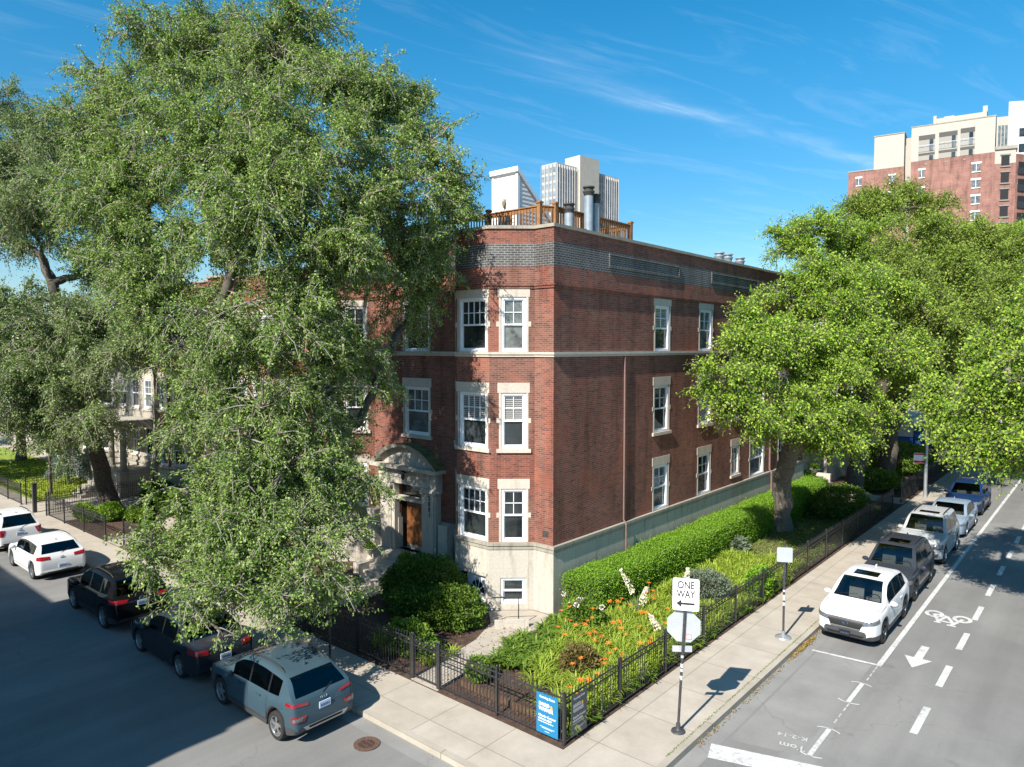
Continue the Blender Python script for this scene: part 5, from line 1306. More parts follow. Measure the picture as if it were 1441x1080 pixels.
bed('strap_foliage', 'broad dark green strap leaves along the path to the basement', pts, .45, .5, 26, M_COVER, 92, .026)
pts = [(4.72 + rng.uniform(-.1, .25), rng.uniform(-5.8, 9)) for _ in range(90)]
bed('edge_foliage', 'leafy weeds along the foot of the street fence', pts, .26, .36, 14, M_COVER, 93, .02)
pts = [(rng.uniform(-3.0, -.2), rng.uniform(-5.6, -4.2)) for _ in range(46)]
bed('shade_foliage', 'strap leaves under the yew behind the left fence', pts, .36, .4, 18, M_BLADE, 94, .014)
def scatter(name, label, n, fn, size, mat, seed):
    rng = np.random.default_rng(seed); P = fn(rng, n); D = rnd_unit(n, rng) * np.array([1, 1, .4]) + np.array([0, 0, .35])
    v, q = leaves(P, D, size * rng.uniform(.6, 1.4, n), rng, .6); return tag(raw(name, v, q, mat), label, 'ground cover', None, 'stuff')
scatter('ground_cover', 'patchy low ground cover on the lawn around the street tree', 9000, lambda r, n: np.stack([r.uniform(1.7, 4.8, n), r.uniform(9.8, 25, n), r.uniform(.02, .14, n) * (r.uniform(0, 1, n) ** .5)], 1), .075, M_COVER, 95)
scatter('leaf_litter', 'dead leaves and twigs scattered over the mulch', 2600, lambda r, n: np.stack([r.uniform(-26, 4.9, n), r.uniform(-6.2, -1.2, n), np.full(n, .03)], 1), .06, leafmat('dead_leaf', (.10, .06, .03), (.24, .15, .08), .1), 96)
scatter('kerb_weeds', 'dry weeds and debris along the right kerb', 1500, lambda r, n: np.stack([KX + .03 + np.abs(r.normal(0, .06, n)), np.where(r.uniform(0, 1, n) < .5, r.normal(3.2, .5, n), r.uniform(-4, 14, n)), np.full(n, RZ + .02) + r.uniform(0, .05, n)], 1), .045, leafmat('dry_weed', (.20, .13, .04), (.36, .26, .09), .1), 97)
scatter('joint_moss', 'green moss line in the kerb joint of the right pavement', 1600, lambda r, n: np.stack([KX - .18 + r.normal(0, .012, n), r.uniform(-5, 8, n), np.full(n, .0) + r.uniform(0, .01, n)], 1), .022, M_COVER, 98)
scatter('lawn_grass', 'bright short grass of the far left lawn', 16000, lambda r, n: np.stack([r.uniform(-52, -33.8, n), r.uniform(-5.5, -.4, n), np.full(n, .06)], 1), .12, leafmat('grass_blade', (.20, .26, .03), (.33, .40, .06), .3), 99)
# yuccas with cream spikes
def yucca(label, x, y, spikes, seed):
    rng = np.random.default_rng(seed); t_ = thing('yucca', label, 'plant', (x, y, .012))
    n = 60; a = rng.uniform(0, 6.28, n); el = rng.uniform(.25, 1.3, n); L = rng.uniform(.45, .7, n)
    P = np.zeros((n, 5, 3))
    for i, s in enumerate(np.linspace(0, 1, 5)):
        P[:, i, 0] = L * s * np.cos(el) * np.cos(a); P[:, i, 1] = L * s * np.cos(el) * np.sin(a); P[:, i, 2] = L * s * np.sin(el)
    v, q = ribbons(P, a, .022); raw('leaf_rosette', v, q, M_GREYPL, t_)
    for (dx, dy, h, lx, ly) in spikes:
        m = MB(); top = Vector((dx + lx, dy + ly, h)); m.tube([(dx * .3, dy * .3, .1), (dx, dy, h * .5), top], .016, 5); s_ = m.build('flower_stalk', M_COVER, t_)
        k = 240; f = rng.uniform(.35, 1.02, k)[:, None]; base = np.array([dx, dy, h * .5]); ax = base + (np.array(top) - base) * ((f - .35) / .67 * 1.0)
        rr = .115 * (1.05 - f + .18); u = rnd_unit(k, rng); p = ax + u * rr * np.array([1, 1, .7])
        v, q = leaves(p, np.stack([u[:, 0], u[:, 1], np.full(k, -.7)], 1), np.full(k, .065), rng, .8); raw('blossom', v, q, M_CREAMFL, s_)
    return t_
yucca('yucca with two leaning cream flower plumes in front of the hedge', 2.25, 1.75, [(-.25, .1, 1.5, -.45, -.1), (.15, .0, 1.05, .1, .12)], 101)
yucca('yucca with one tall cream plume behind the one way sign', 3.0, 3.55, [(.05, .0, 1.4, .05, .1)], 102)
yucca('grey yucca with short drooping cream plume close to the street fence', 3.85, .45, [(-.1, -.1, .85, -.2, -.1)], 103)
t_ = thing('phlox', 'pale pink flower heads beside the hedge end', 'flower', (1.3, -.75, .012)); rng = np.random.default_rng(105)
for k in range(9):
    x, y, z = rng.normal(0, .32), rng.normal(0, .3), rng.uniform(.75, 1.05); m = MB(); m.tube([(x * .6, y * .6, 0), (x, y, z)], .007, 4); s_ = m.build('stalk', M_COVER, t_)
    u = rnd_unit(26, rng); v, q = leaves(np.array([x, y, z]) + u * .05, u, np.full(26, .055), rng, .9); raw('bloom', v, q, M_PINK, s_)

# ------------------------------------------------------------------ fences
def fence(label, xy, spacing, group=None, z=0.0, h=1.12, post_h=1.2, name='iron_fence'):
    """wrought iron fence along a polyline; one picket panel per bay and one post at each bay end"""
    t_ = thing(name, label, 'fence', (xy[0][0], xy[0][1], z), 0, group); proto = {}
    posts = []
    for a, b in zip(xy[:-1], xy[1:]):
        a = Vector((*a, 0)); b = Vector((*b, 0)); L_ = (b - a).length; n = max(1, round(L_ / spacing)); d = (b - a).normalized()
        for k in range(n):
            p = a + d * (L_ * k / n); posts.append(p); w = L_ / n; key = round(w, 3)
            if key not in proto:
                m = MB(); c = int((w - .06) / .112)
                for zz in (h - .03, h - .17, .11): m.box(.03, w - .03, -.016, .016, zz - .013, zz + .013)
                for j in range(c):
                    x = .03 + (w - .06) * (j + .5) / c
                    m.box(x - .007, x + .007, -.007, .007, .06, h + .05)
                    m.add([(x - .02, 0, h + .05), (x, -.012, h + .05), (x + .02, 0, h + .05), (x, .012, h + .05), (x, 0, h + .14), (x, 0, h + .035)], [(0, 1, 4), (1, 2, 4), (2, 3, 4), (3, 0, 4), (1, 0, 5), (2, 1, 5), (3, 2, 5), (0, 3, 5)])
                    if j % 2 == 0 and j < c - 1:
                        xx = x + (w - .06) / c / 2
                        m.box(xx - .022, xx + .022, -.006, .006, h - .12, h - .08)
                o = m.build('picket_panel', M_IRON, t_); proto[key] = o
            else:
                o = proto[key].copy(); COL.objects.link(o); o.parent = t_
            o.location = (p.x - xy[0][0], p.y - xy[0][1], 0); o.rotation_euler.z = math.atan2(d.y, d.x)
        posts_last = b
    posts.append(posts_last); po = None
    for p in posts:
        if po is None:
            m = MB(); m.box(-.03, .03, -.03, .03, -.02, post_h); m.box(-.042, .042, -.042, .042, post_h, post_h + .03); m.lathe([(.0, .09), (.03, .06), (.02, .032)], (0, 0, post_h), 'z', 8)
            po = m.build('post', M_IRON, t_); o = po
        else: o = po.copy(); COL.objects.link(o); o.parent = t_
        o.location = (p.x - xy[0][0], p.y - xy[0][1], 0)
    return t_
fence('black iron picket fence round the street corner of the flower bed', [(0.92, -6.13), (4.98, -6.13), (4.92, 24.6)], 2.35)
fence('black iron fence along the left sidewalk in front of the yew and the big elm', [(-19.6, -6.13), (-0.16, -6.13)], 2.4)
fence('black iron gate across the basement path beside the yew', [(-0.10, -6.13), (0.86, -6.13)], 1.0, name='iron_gate')
fence('black iron fence before the leaning elm, left of the gap', [(-29.3, -6.35), (-21.4, -6.25)], 2.4)
fence('tall black fence running back between the walk and the lawn', [(-33.3, -6.2), (-33.3, -0.6)], 2.3, h=1.5, post_h=1.65)
fence('black iron fence running back from the sidewalk to the greystone stair', [(-29.4, -6.2), (-29.4, -0.8)], 2.3)
fence('black iron fence along the sidewalk at the far left lawn', [(-58, -6.6), (-33.5, -6.4)], 2.45)
fence('black iron fence farther up the right street past the trees', [(4.85, 26.9), (4.75, 45)], 2.4)
t_ = thing('gate_post', 'thick black gate post on the left sidewalk edge', 'post', (-30.7, -6.5, 0))
m = MB(); m.box(-.09, .09, -.09, .09, 0, 1.55); m.box(-.12, .12, -.12, .12, 1.552, 1.6); m.build('shaft', M_IRON, t_)
# low boards holding the mulch at the corner
m = MB(); m.box(1.2, 4.6, -5.62, -5.55, 0.0, .16); tag(m.build('edging_board', M_CEDARD), 'dark timber edging board lying in the mulch inside the corner fence', 'board')

# handrail at the basement steps
t_ = thing('handrail', 'black iron handrail at the sunken basement entry beside the yew', 'railing', (-0.95, -2.25, 0))
m = MB(); m.tube([(0, 0, 0), (0, 0, .95), (.12, .1, 1.0), (.7, .75, .95), (.7, .75, 0)], .022, 6); m.build('rail', M_IRON, t_)
m = MB(); m.cbox((.62, .50, .14), (1.1, .1, .28), (.7, .75, 0), (-.75, .7, 0)); m.build('kerb_wall', M_STONE, t_, uv=True)

# ------------------------------------------------------------------ signs
def estate_sign(label, c, u, face, accent, text_col, sc_):
    u = Vector(u).normalized(); n = u.cross(Vector((0, 0, 1)))
    t_ = thing('estate_sign', label, 'sign', c)
    m = MB(); w, h = 0.62, 0.94
    m.cbox((0, 0, 0), (w, .012, h), u, -n); m.build('board', face, t_)
    o_ = Vector((0, 0, 0)) + n * .008
    def T(s, z, size, width, mat, bold=.0, x=0.0, nm='lettering'):
        mm = MB(); add_text(mm, s, size, o_ + u * x + Vector((0, 0, z)), u, (0, 0, 1), bold, width, .0015); mm.build(nm, mat, t_)
    T('Coming Soon', .385, .075, .44, text_col, .002)
    T('BAIRD', .215, .115, .30, text_col, .004, -.085); T('&', .20, .12, .075, accent, .003, .125, 'ampersand'); T('WARNER', .105, .115, .42, text_col, .004, -.035)
    T('Charlie Conner', -.055, .075, .50, text_col, .002, .0); T('847.524.4009', -.135, .06, .38, text_col, .002, -.06)
    m = MB(); m.cbox(o_ + u * -.04 + Vector((0, 0, -.195)), (.44, .002, .014), u, -n)
    for k, (wd, z) in enumerate(((.42, -.31), (.30, -.335), (.13, -.40))): m.cbox(o_ + Vector((0, 0, z)), (wd, .002, .008), u, -n)
    m.build('small_print', text_col, t_)
    if sc_:
        m = MB(); m.cbox(o_ + n * .03 + Vector((0, 0, .325)), (w + .1, .02, .02), u, -n)
    return t_
M_TEAL = plain('teal_board', (0.010, 0.165, 0.335), .45, .04); M_NAVY = plain('slate_board', (0.055, 0.065, 0.078), .5, .04)
M_LETW = plain('white_letter', (.82, .82, .82), .5, 0); M_LETG = plain('grey_letter', (.42, .43, .44), .5, 0); M_AMP = plain('gold_letter', (.75, .42, .03), .5, 0)
estate_sign('blue Coming Soon estate sign wired to the corner fence facing the left street', (4.55, -6.19, .60), (1, 0, 0), M_TEAL, M_AMP, M_LETW, False)
estate_sign('dark slate Coming Soon estate sign wired to the corner fence facing the right street', (5.04, -5.62, .60), (0, 1, 0), M_NAVY, M_AMP, M_LETG, False)

def street_post(label, x, y, h, lean=(0, 0), r=.033, flange=.17, name='sign_post'):
    t_ = thing(name, label, 'sign post', (x, y, 0)); m = MB()
    m.tube([(0, 0, .14), (lean[0] * .5, lean[1] * .5, h * .5), (lean[0], lean[1], h)], r, 8); m.build('pole', M_DARKST, t_, True, sharp=40)
    m = MB(); m.lathe([(0, 0), (flange, .0), (flange * .92, .035), (flange * .45, .06), (r * 1.7, .09), (r * 1.5, .2), (r, .21)], (0, 0, 0), 'z', 14); m.build('base', M_DARKST if flange < .18 else M_GALV, t_, True, sharp=35)
    m = MB()
    for z, s in ((h * .44, .05), (h * .41, .035), (h * .36, .05), (h * .5, .03)): m.tube([(lean[0] * z / h, lean[1] * z / h, z - s), (lean[0] * z / h, lean[1] * z / h, z + s)], r * 1.06, 8)
    m.build('sticker', plain('worn_sticker', (.55, .56, .56), .6, .35, 40), t_); return t_
street_post('leaning black post carrying the one way sign and the stop sign back at the corner', 6.65, -3.88, 3.62, (.14, .06))
su = Vector((0.90, 0.44, 0)).normalized()
def sign_plate(label, c, u, poly, back, name, cat='sign', face=None):
    t_ = thing(name, label, cat, c); u = Vector(u).normalized(); n = u.cross(Vector((0, 0, 1)))
    m = MB(); m.extr([u * p[0] + Vector((0, 0, p[1])) for p in poly], n * .006); m.build('plate', back, t_); return t_, u, n
def rrect(w, h, r=.04, n=4):
    p = []
    for cx_, cy_, a0_ in ((w / 2 - r, h / 2 - r, 0), (-w / 2 + r, h / 2 - r, 90), (-w / 2 + r, -h / 2 + r, 180), (w / 2 - r, -h / 2 + r, 270)):
        p += [(cx_ + r * math.cos(R(a0_ + 90 * k / n)), cy_ + r * math.sin(R(a0_ + 90 * k / n))) for k in range(n + 1)]
    return p
t_, u, n = sign_plate('white ONE WAY sign with left arrow on top of the corner post', (6.80, -3.87, 3.30), su, rrect(.60, .76, .05), M_LETW, 'one_way_sign')
m = MB(); o_ = n * .008
add_text(m, 'ONE', .245, o_ + Vector((0, 0, .215)), u, (0, 0, 1), .004, .38, .001); add_text(m, 'WAY', .245, o_ + Vector((0, 0, .0)), u, (0, 0, 1), .004, .42, .001)
m.extr([o_ + u * a + Vector((0, 0, b)) for a, b in ((-.215, -.215), (-.10, -.125), (-.10, -.19), (.20, -.19), (.20, -.24), (-.10, -.24), (-.10, -.305))], n * .001)
m.build('lettering', M_IRON, t_)
m = MB(); pp = rrect(.55, .71, .04, 4)
for (a, b) in zip(pp, pp[1:] + pp[:1]):
    m.tube([u * a[0] + Vector((0, 0, a[1])) + n * .007, u * b[0] + Vector((0, 0, b[1])) + n * .007], .006, 4)
m.build('border', M_IRON, t_)
oc = [(.41 * math.cos(R(22.5 + 45 * k)), .41 * math.sin(R(22.5 + 45 * k))) for k in range(8)]
t_, u, n = sign_plate('plain grey octagonal back of a stop sign on the leaning corner post', (6.72, -3.80, 2.52), su, oc, M_SIGNBACK, 'stop_sign')
m = MB(); m.cbox(-u * .19 + Vector((0, 0, -.17)) + n * .008, (.12, .002, .10), u, -n); m.cbox(-u * .15 + Vector((0, 0, -.29)) + n * .008, (.10, .002, .08), u, -n); m.build('sticker', plain('pale_sticker', (.75, .76, .76), .6), t_)
m = MB(); m.cbox(u * .12 + Vector((0, 0, -.25)) + n * .008, (.13, .002, .12), u, -n); q = m.build('red_sticker', plain('red_sticker_paint', (.65, .14, .16), .6), t_)
m = MB(); m.cbox(u * .12 + Vector((0, 0, -.25)) + n * .010, (.10, .002, .08), u, -n); m.build('sticker_centre', plain('pale_sticker', (.75, .76, .76), .6), t_)
m = MB(); m.extr([u * a * .97 + Vector((0, 0, b * .97)) - n * .002 for a, b in oc], -n * .003); m.build('front_sheet', plain('sign_red', (.5, .02, .02), .5), t_)
t_, u, n = sign_plate('small grey plate under the stop sign back', (6.70, -3.83, 1.98), (0.80, 0.6, 0), rrect(.46, .15, .02), M_SIGNBACK, 'street_plate')
m = MB(); m.cbox(-u * .14 + n * .008, (.10, .002, .09), u, -n); m.build('sticker', plain('pale_sticker', (.75, .76, .76), .6), t_)
street_post('black post with stickers standing on a pale round foot beside the white car', 6.56, 3.21, 2.95, (0, 0), .035, .25)
t_, u, n = sign_plate('blank grey square sign back on the post beside the white car', (6.58, 3.15, 2.62), (.87, .49, 0), rrect(.46, .46, .04), M_SIGNBACK, 'parking_sign')
# lamp pole with red and white sign
t_ = thing('lamp_pole', 'grey steel lamp pole at the far end of the right pavement', 'lamp pole', (5.55, 29.8, 0))
m = MB(); m.tube([(0, 0, 0), (0, 0, .5), (0, 0, 9)], [.13, .10, .07], 10); m.tube([(0, 0, 8.7), (.6, 0, 9.3), (2.0, 0, 9.5)], .04, 6); m.build('pole', M_GALV, t_, True, sharp=40)
m = MB(); m.cbox((2.2, 0, 9.48), (.7, .28, .12)); m.build('lamp_head', M_GALV, t_)
t_, u, n = sign_plate('red and white parking sign fixed to the left of the lamp pole', (5.2, 29.68, 2.35), (.87, .49, 0), rrect(.62, .62, .03), M_LETW, 'parking_sign')
m = MB(); m.cbox(n * .008 + Vector((0, 0, .24)), (.58, .002, .1), u, -n); m.cbox(n * .008 + Vector((0, 0, -.22)), (.58, .002, .14), u, -n); m.build('red_bar', plain('sign_red', (.5, .02, .02), .5), t_)
# urns, pots
def urn(label, x, y, z, s, red, base=True):
    t_ = thing('planter_urn', label, 'planter', (x, y, z)); m = MB()
    m.lathe([(0, 0), (.2 * s, 0), (.2 * s, .08 * s), (.08 * s, .12 * s), (.08 * s, .26 * s), (.22 * s, .36 * s), (.28 * s, .55 * s), (.33 * s, .58 * s), (.33 * s, .62 * s), (.26 * s, .62 * s), (.24 * s, .56 * s), (0, .55 * s)], (0, 0, 0), 'z', 20)
    m.build('bowl', M_TRIM, t_, True, True, sharp=40); r_ = np.random.default_rng(int(x * 10) + 300)
    u = rnd_unit(420, r_); u[:, 2] = np.abs(u[:, 2]); p = np.array([0, 0, .58 * s]) + u * r_.uniform(.3, 1, (420, 1)) * .38 * s
    v, q = leaves(p, u + r_.normal(size=u.shape) * .4, np.full(420, .10 * s), r_, .6); raw('plant', v, q, M_HEDGE, t_)
    if red:
        u = rnd_unit(40, r_); u[:, 2] = np.abs(u[:, 2]); v, q = leaves(np.array([0, 0, .6 * s]) + u * .36 * s, u, np.full(40, .07 * s), r_, .9); raw('bloom', v, q, M_REDFL, t_)
    return t_
urn('stone planter with red flowers on the right stoop cheek of the arched entrance', -5.98, -1.3, .62, .75, True)
urn('stone planter with green leaves on the left stoop cheek of the arched entrance', -8.10, -1.3, .62, .75, False)
urn('pale stone urn at the top of the rear entrance steps', .1, 26.55, 1.0, .9, False)
m = MB(); m.lathe([(0, 0), (.14, 0), (.17, .18), (.19, .3), (.16, .42), (.05, .46), (0, .46)], (-7.55, -2.5, .0), 'z', 14); tag(m.build('dark_pot', M_SOOT, None, True, sharp=40), 'black pot at the foot of the entrance stoop', 'pot')
# stone slab sign in the shade between the trees
m = MB(); m.cbox((2.9, 25.6, .32), (1.1, .16, .6), (.87, .49, 0), (-.49, .87, 0)); tag(m.build('stone_marker', M_TRIM, None, False, True), 'pale upright stone block in the tree shade by the rear steps', 'stone')
# drain grate
t_ = thing('drain_grate', 'rusty round drain grate in the gutter behind the blue grey car', 'drain', (1.32, -8.82, RZ + .006))
M_RUST = plain('rusty_iron', (.10, .055, .038), .9, .45, 20)
m = MB(); m.lathe([(.24, .0), (.40, .0), (.40, .014), (.245, .014), (.24, .0)], (0, 0, 0), 'z', 28); m.build('frame', M_RUST, t_)
m = MB()
for k in range(9):
    x = -.21 + .0525 * k; hh = math.sqrt(max(0, .245 ** 2 - x * x)); m.box(x - .012, x + .012, -hh, hh, .002, .012)
for y in (-.09, .09): m.box(-.22, .22, y - .012, y + .012, .0125, .016)
m.build('bars', M_RUST, t_)
m = MB(); m.lathe([(0, .001), (.242, .001)], (0, 0, 0), 'z', 28); m.build('shaft_opening', M_DARK, t_); t_.scale = (.76, .76, 1)
t_ = thing('sign_pole', 'thin dark pole half hidden by elm leaves beside the blue grey car', 'pole', (-2.05, -7.45, 0)); m = MB(); m.tube([(0, 0, 0), (0, 0, 2.7)], .035, 8); m.build('shaft', M_IRON, t_)
m = MB(); m.cbox((0, -.04, 2.4), (.3, .01, .45)); m.build('plate', M_SIGNBACK, t_)

# ------------------------------------------------------------------ cars
def pchip(xs, ys, q):
    xs = np.asarray(xs, float); ys = np.asarray(ys, float); h = np.diff(xs); dl = np.diff(ys) / h; d = np.zeros(len(xs))
    d[0], d[-1] = dl[0], dl[-1]
    for i in range(1, len(xs) - 1):
        if dl[i - 1] * dl[i] > 0: w1, w2 = 2 * h[i] + h[i - 1], h[i] + 2 * h[i - 1]; d[i] = (w1 + w2) / (w1 / dl[i - 1] + w2 / dl[i])
    i = np.clip(np.searchsorted(xs, q) - 1, 0, len(h) - 1); t = (q - xs[i]) / h[i]
    return (2 * t ** 3 - 3 * t ** 2 + 1) * ys[i] + (t ** 3 - 2 * t ** 2 + t) * h[i] * d[i] + (-2 * t ** 3 + 3 * t ** 2) * ys[i + 1] + (t ** 3 - t ** 2) * h[i] * d[i + 1]
M_TYRE = plain('tyre_rubber', (.018, .018, .018), .85, .2, 20); M_CLAD = plain('black_cladding', (.028, .028, .03), .6, .15, 15)
M_RIM = plain('alloy_rim', (.50, .51, .52), .3, .05, 8, .8); M_RIMD = plain('dark_rim', (.06, .06, .065), .35, .1, 8, .6)
M_CHROME = plain('chrome', (.72, .73, .74), .15, 0, 5, 1.0); M_GRILLE = plain('grille_black', (.012, .012, .013), .4, 0)
M_LAMP = plain('head_lamp', (.13, .14, .155), .08, .7, 26, .25, 1.0); M_TAIL = plain('tail_lamp', (.27, .007, .010), .12, .2, 22, 0, 1.0); M_AMB = plain('amber_lamp', (.75, .25, .05), .2, .1)
M_SEAT = plain('grey_seat', (.14, .14, .145), .8, .15); M_DASH = plain('dash_black', (.03, .03, .032), .7, .1)
M_PLATEB = plain('licence_plate', (.52, .62, .74), .5, .12, 60); M_SEAM = plain('shut_line', (.006, .006, .006), .9, 0)
M_GLASS = glassmat('car_glass', (.52, .56, .54)); M_GLASSD = glassmat('dark_car_glass', (.045, .05, .05), .03)
def paint(name, col, metal=0.0, rough=.32):
    return plain('paint_' + name, col, .55, .03, 3, 0.0, .5, .02)
def car(label, loc, rz, L, Wd, H, wb, fo, rw, pm, top, zb0=.20, belt=(.88, .93), roof_tuck=.30, wins=(), clad=False, rear=None, front=None, rails=None, sunroof=None, rim=M_RIM, dark_rear=False, cat='car', seats=M_SEAT, name='parked_car', group='cars parked along the kerb', lower=None, ant=True, clad_mat=None, trim=None, spokes=5):
    t_ = thing(name, label, cat, loc, rz, group)
    h = L / 2; xf = h - fo; xr = xf - wb; hw = Wd / 2; cm = clad_mat or M_CLAD
    X, Z = zip(*top['p'])
    st = set(np.round(np.linspace(-h, h, 46), 3)) | set(np.round(X, 3))
    AR = rw + .055
    for xw in (xf, xr): st |= set(np.round(xw + AR * np.cos(np.linspace(0, math.pi, 15)), 3))
    for a, b in wins: st |= {round(a, 3), round(b, 3)}
    wsb, wst, rgb, rgt = top['wsb'], top['wst'], top['rgb'], top['rgt']
    st |= {round(v, 3) for v in (wsb - .03, wst - .03, rgb + .02, rgt + .02)}
    if sunroof: st |= {round(v, 3) for v in sunroof}
    xs = np.array(sorted(st)); keep = [0]
    for i in range(1, len(xs)):
        if xs[i] - xs[keep[-1]] > .012 or i == len(xs) - 1: keep.append(i)
    xs = xs[keep]; zt = pchip(X, Z, xs)
    wpl = pchip([-h, -h + .05, -h + .16, -h + .5, -h + 1.1, h - 1.1, h - .5, h - .2, h - .07, h], np.array([.84, .90, .945, .985, 1, 1, .975, .90, .80, .66]) * hw, xs)
    zb = pchip([-h, -h + .12, -h + .55, h - .55, h - .12, h], [zb0 + .16, zb0 + .07, zb0, zb0, zb0 + .03, zb0 + .10], xs)
    for xw in (xf, xr):
        dx = np.abs(xs - xw); k = dx < AR; zb[k] = np.maximum(zb[k], rw + np.sqrt(np.maximum(0, AR ** 2 - dx[k] ** 2)))
    bl = belt[1] + (belt[0] - belt[1]) * (xs + h) / L + .07 * np.clip((-xs - .9) / .9, 0, 1) ** 1.5
    zB = np.minimum(bl, zt - .025); zB = np.maximum(zB, zb + .03)
    n = len(xs); K = 13; V = np.zeros((n, K, 3))
    hh = zt - zB
    ys = [np.zeros(n), .86 * wpl, .965 * wpl, wpl * 1.0, wpl * .998, wpl * .975, None, None, None, None, None, None, np.zeros(n)]
    zz = [zb, zb, zb + .035, zb + .28 * (zB - zb), zb + .66 * (zB - zb), zb + .90 * (zB - zb), zB, zB + .07 * hh, zB + .84 * hh, zB + .945 * hh, zB + .985 * hh, zt - .004, zt]
    tk = roof_tuck
    rt_ = np.clip((-xs - .30 * L * .5) / (.7 * L * .5), 0, 1) ** 1.5 * np.clip(hh * 3, 0, 1) * .075
    ys[6] = wpl * .945; ys[7] = wpl * .935 - tk * .07 * hh; ys[8] = wpl * .935 - tk * .84 * hh - rt_; ys[9] = ys[8] - .035 - .02 * np.minimum(1, hh * 4); ys[10] = ys[9] - .07; ys[11] = ys[10] * .64
    for k in range(K): V[:, k, 0] = xs; V[:, k, 1] = ys[k]; V[:, k, 2] = zz[k]
    # chamfer the very front/rear lower fascia backwards a little
    full = np.concatenate([V, V[:, 1:-1][:, ::-1] * np.array([1, -1, 1])], 1); K2 = full.shape[1]
    verts = full.reshape(-1, 3)
    groups = {'body': [], 'cladding': [], 'windscreen': [], 'rear_window': [], 'side_window': [], 'sunroof': [], 'underbody': []}
    allf = []
    def kk(c): return c if c < K - 1 else K2 - 1 - c
    for i in range(n - 1):
        xm = (xs[i] + xs[i + 1]) / 2
        for c in range(K2):
            f = (i * K2 + c, (i + 1) * K2 + c, (i + 1) * K2 + (c + 1) % K2, i * K2 + (c + 1) % K2)
            a = c if c < K - 1 else K2 - 1 - c      # row index on the half profile
            allf.append(f); g = 'body'
            if a == 0: g = 'underbody'
            elif a in (1, 2) and clad: g = 'cladding'
            elif a == 1 and lower: g = 'cladding'
            elif a == 7 and any(p < xm < q for p, q in wins): g = 'side_window_%d_%d' % (c > K, [p < xm < q for p, q in wins].index(True)); groups.setdefault(g, [])
            elif a == 7 and wins and wins[0][0] < xm < wins[-1][1]: g = 'window_pillar_%d_%d' % (c > K, [q < xm for p, q in wins].count(True)); groups.setdefault(g, [])
            elif a in (10, 11) and wst - .03 < xm < wsb - .03: g = 'windscreen'
            elif a in (10, 11) and rgb + .02 < xm < rgt + .02: g = 'rear_window'
            elif sunroof and a == 11 and sunroof[0] < xm < sunroof[1]: g = 'sunroof'
            groups[g].append(f)
    capa = tuple(range(K2)); capb = tuple((n - 1) * K2 + c for c in range(K2))[::-1]
    groups['cladding' if clad else 'body'] += [capa, capb]
    def sub(nm, fs, mat, smooth=True):
        if not fs: return None
        ids = sorted({i for f in fs for i in f}); mp_ = {a: b for b, a in enumerate(ids)}
        return raw(nm, verts[ids], [tuple(mp_[i] for i in f)[::-1] for f in fs], mat, t_, smooth, False, 32)
    sub('body', groups['body'], pm); sub('cladding', groups['cladding'], cm); sub('underbody', groups['underbody'], M_CLAD)
    sub('windscreen', groups['windscreen'], M_GLASS); sub('rear_window', groups['rear_window'], M_GLASSD if dark_rear else M_GLASS)
    for g_ in [k_ for k_ in groups if k_.startswith('window_pillar_')]: sub('window_pillar', groups[g_], M_GRILLE)
    for g_ in [k_ for k_ in groups if k_.startswith('side_window_')]: sub('side_window', groups[g_], M_GLASSD if dark_rear else M_GLASS)
    sub('sunroof', groups['sunroof'], M_GLASSD)
    bvh = BVHTree.FromPolygons([Vector(v) for v in verts], allf + [capa, capb])
    def snap(p, off):
        q, nn, _, _ = bvh.find_nearest(Vector(p))
        o = Vector(p) - q
        if nn.dot(Vector((q.x * .15, q.y, q.z - .7))) < 0: nn = -nn
        return q + nn * off
    def snapr(p, off):
        p = Vector(p); g = Vector((math.copysign(min(1, abs(p.x) / h) ** 6, p.x), math.copysign(min(1, abs(p.y) / hw) ** 6, p.y), 0.02)).normalized()
        q, nn, _, _ = bvh.ray_cast(p + g * .6, -g, 1.1)
        if q is None: return snap(p, off)
        if nn.dot(g) < 0: nn = -nn
        return q + nn * off
    def patch(m, c4, off=.008, nu=7, nv=4, th=.015):
        a, b, c, d = [Vector(p) for p in c4]; g = []
        for j in range(nv + 1):
            for i in range(nu + 1):
                u_, v_ = i / nu, j / nv; g.append(snapr((a * (1 - u_) + b * u_) * (1 - v_) + (d * (1 - u_) + c * u_) * v_, off))
        fs = [(j * (nu + 1) + i, j * (nu + 1) + i + 1, (j + 1) * (nu + 1) + i + 1, (j + 1) * (nu + 1) + i) for j in range(nv) for i in range(nu)]
        m.add(g, fs)
    def strip(m, pts, w, off=.003, axis=None):
        P_ = [Vector(p) for p in pts]; D_ = []
        for a, b in zip(P_[:-1], P_[1:]):
            k = max(1, int((b - a).length / .06)); D_ += [a + (b - a) * i / k for i in range(k)]
        D_.append(P_[-1]); S_ = [snap(p, off) for p in D_]; vs = []
        for i, p in enumerate(S_):
            d = (S_[min(i + 1, len(S_) - 1)] - S_[max(0, i - 1)]).normalized(); side = d.cross(snap(D_[i], off + .05) - p).normalized() * w / 2
            vs += [p - side, p + side]
        m.add(vs, [(2 * i, 2 * i + 1, 2 * i + 3, 2 * i + 2) for i in range(len(S_) - 1)])
    # shut lines
    m = MB(); zl = zb0 + .12
    for s in (-1, 1):
        y = s * hw
        for xd in top['doors']:
            strip(m, [(xd, y, zl + .06), (xd, y, bl[len(bl) // 2] - .0)], .011)
        x0, x1 = top['doors'][0], top['doors'][-1]; strip(m, [(max(x1 * 0 + x0, xr + AR + .02), y, zl + .05), (x1, y, zl + .05)], .010)
    strip(m, [(wsb + .05, -hw * .8, 1.2), (wsb + .12, 0, 1.2), (wsb + .05, hw * .8, 1.2)], .016)
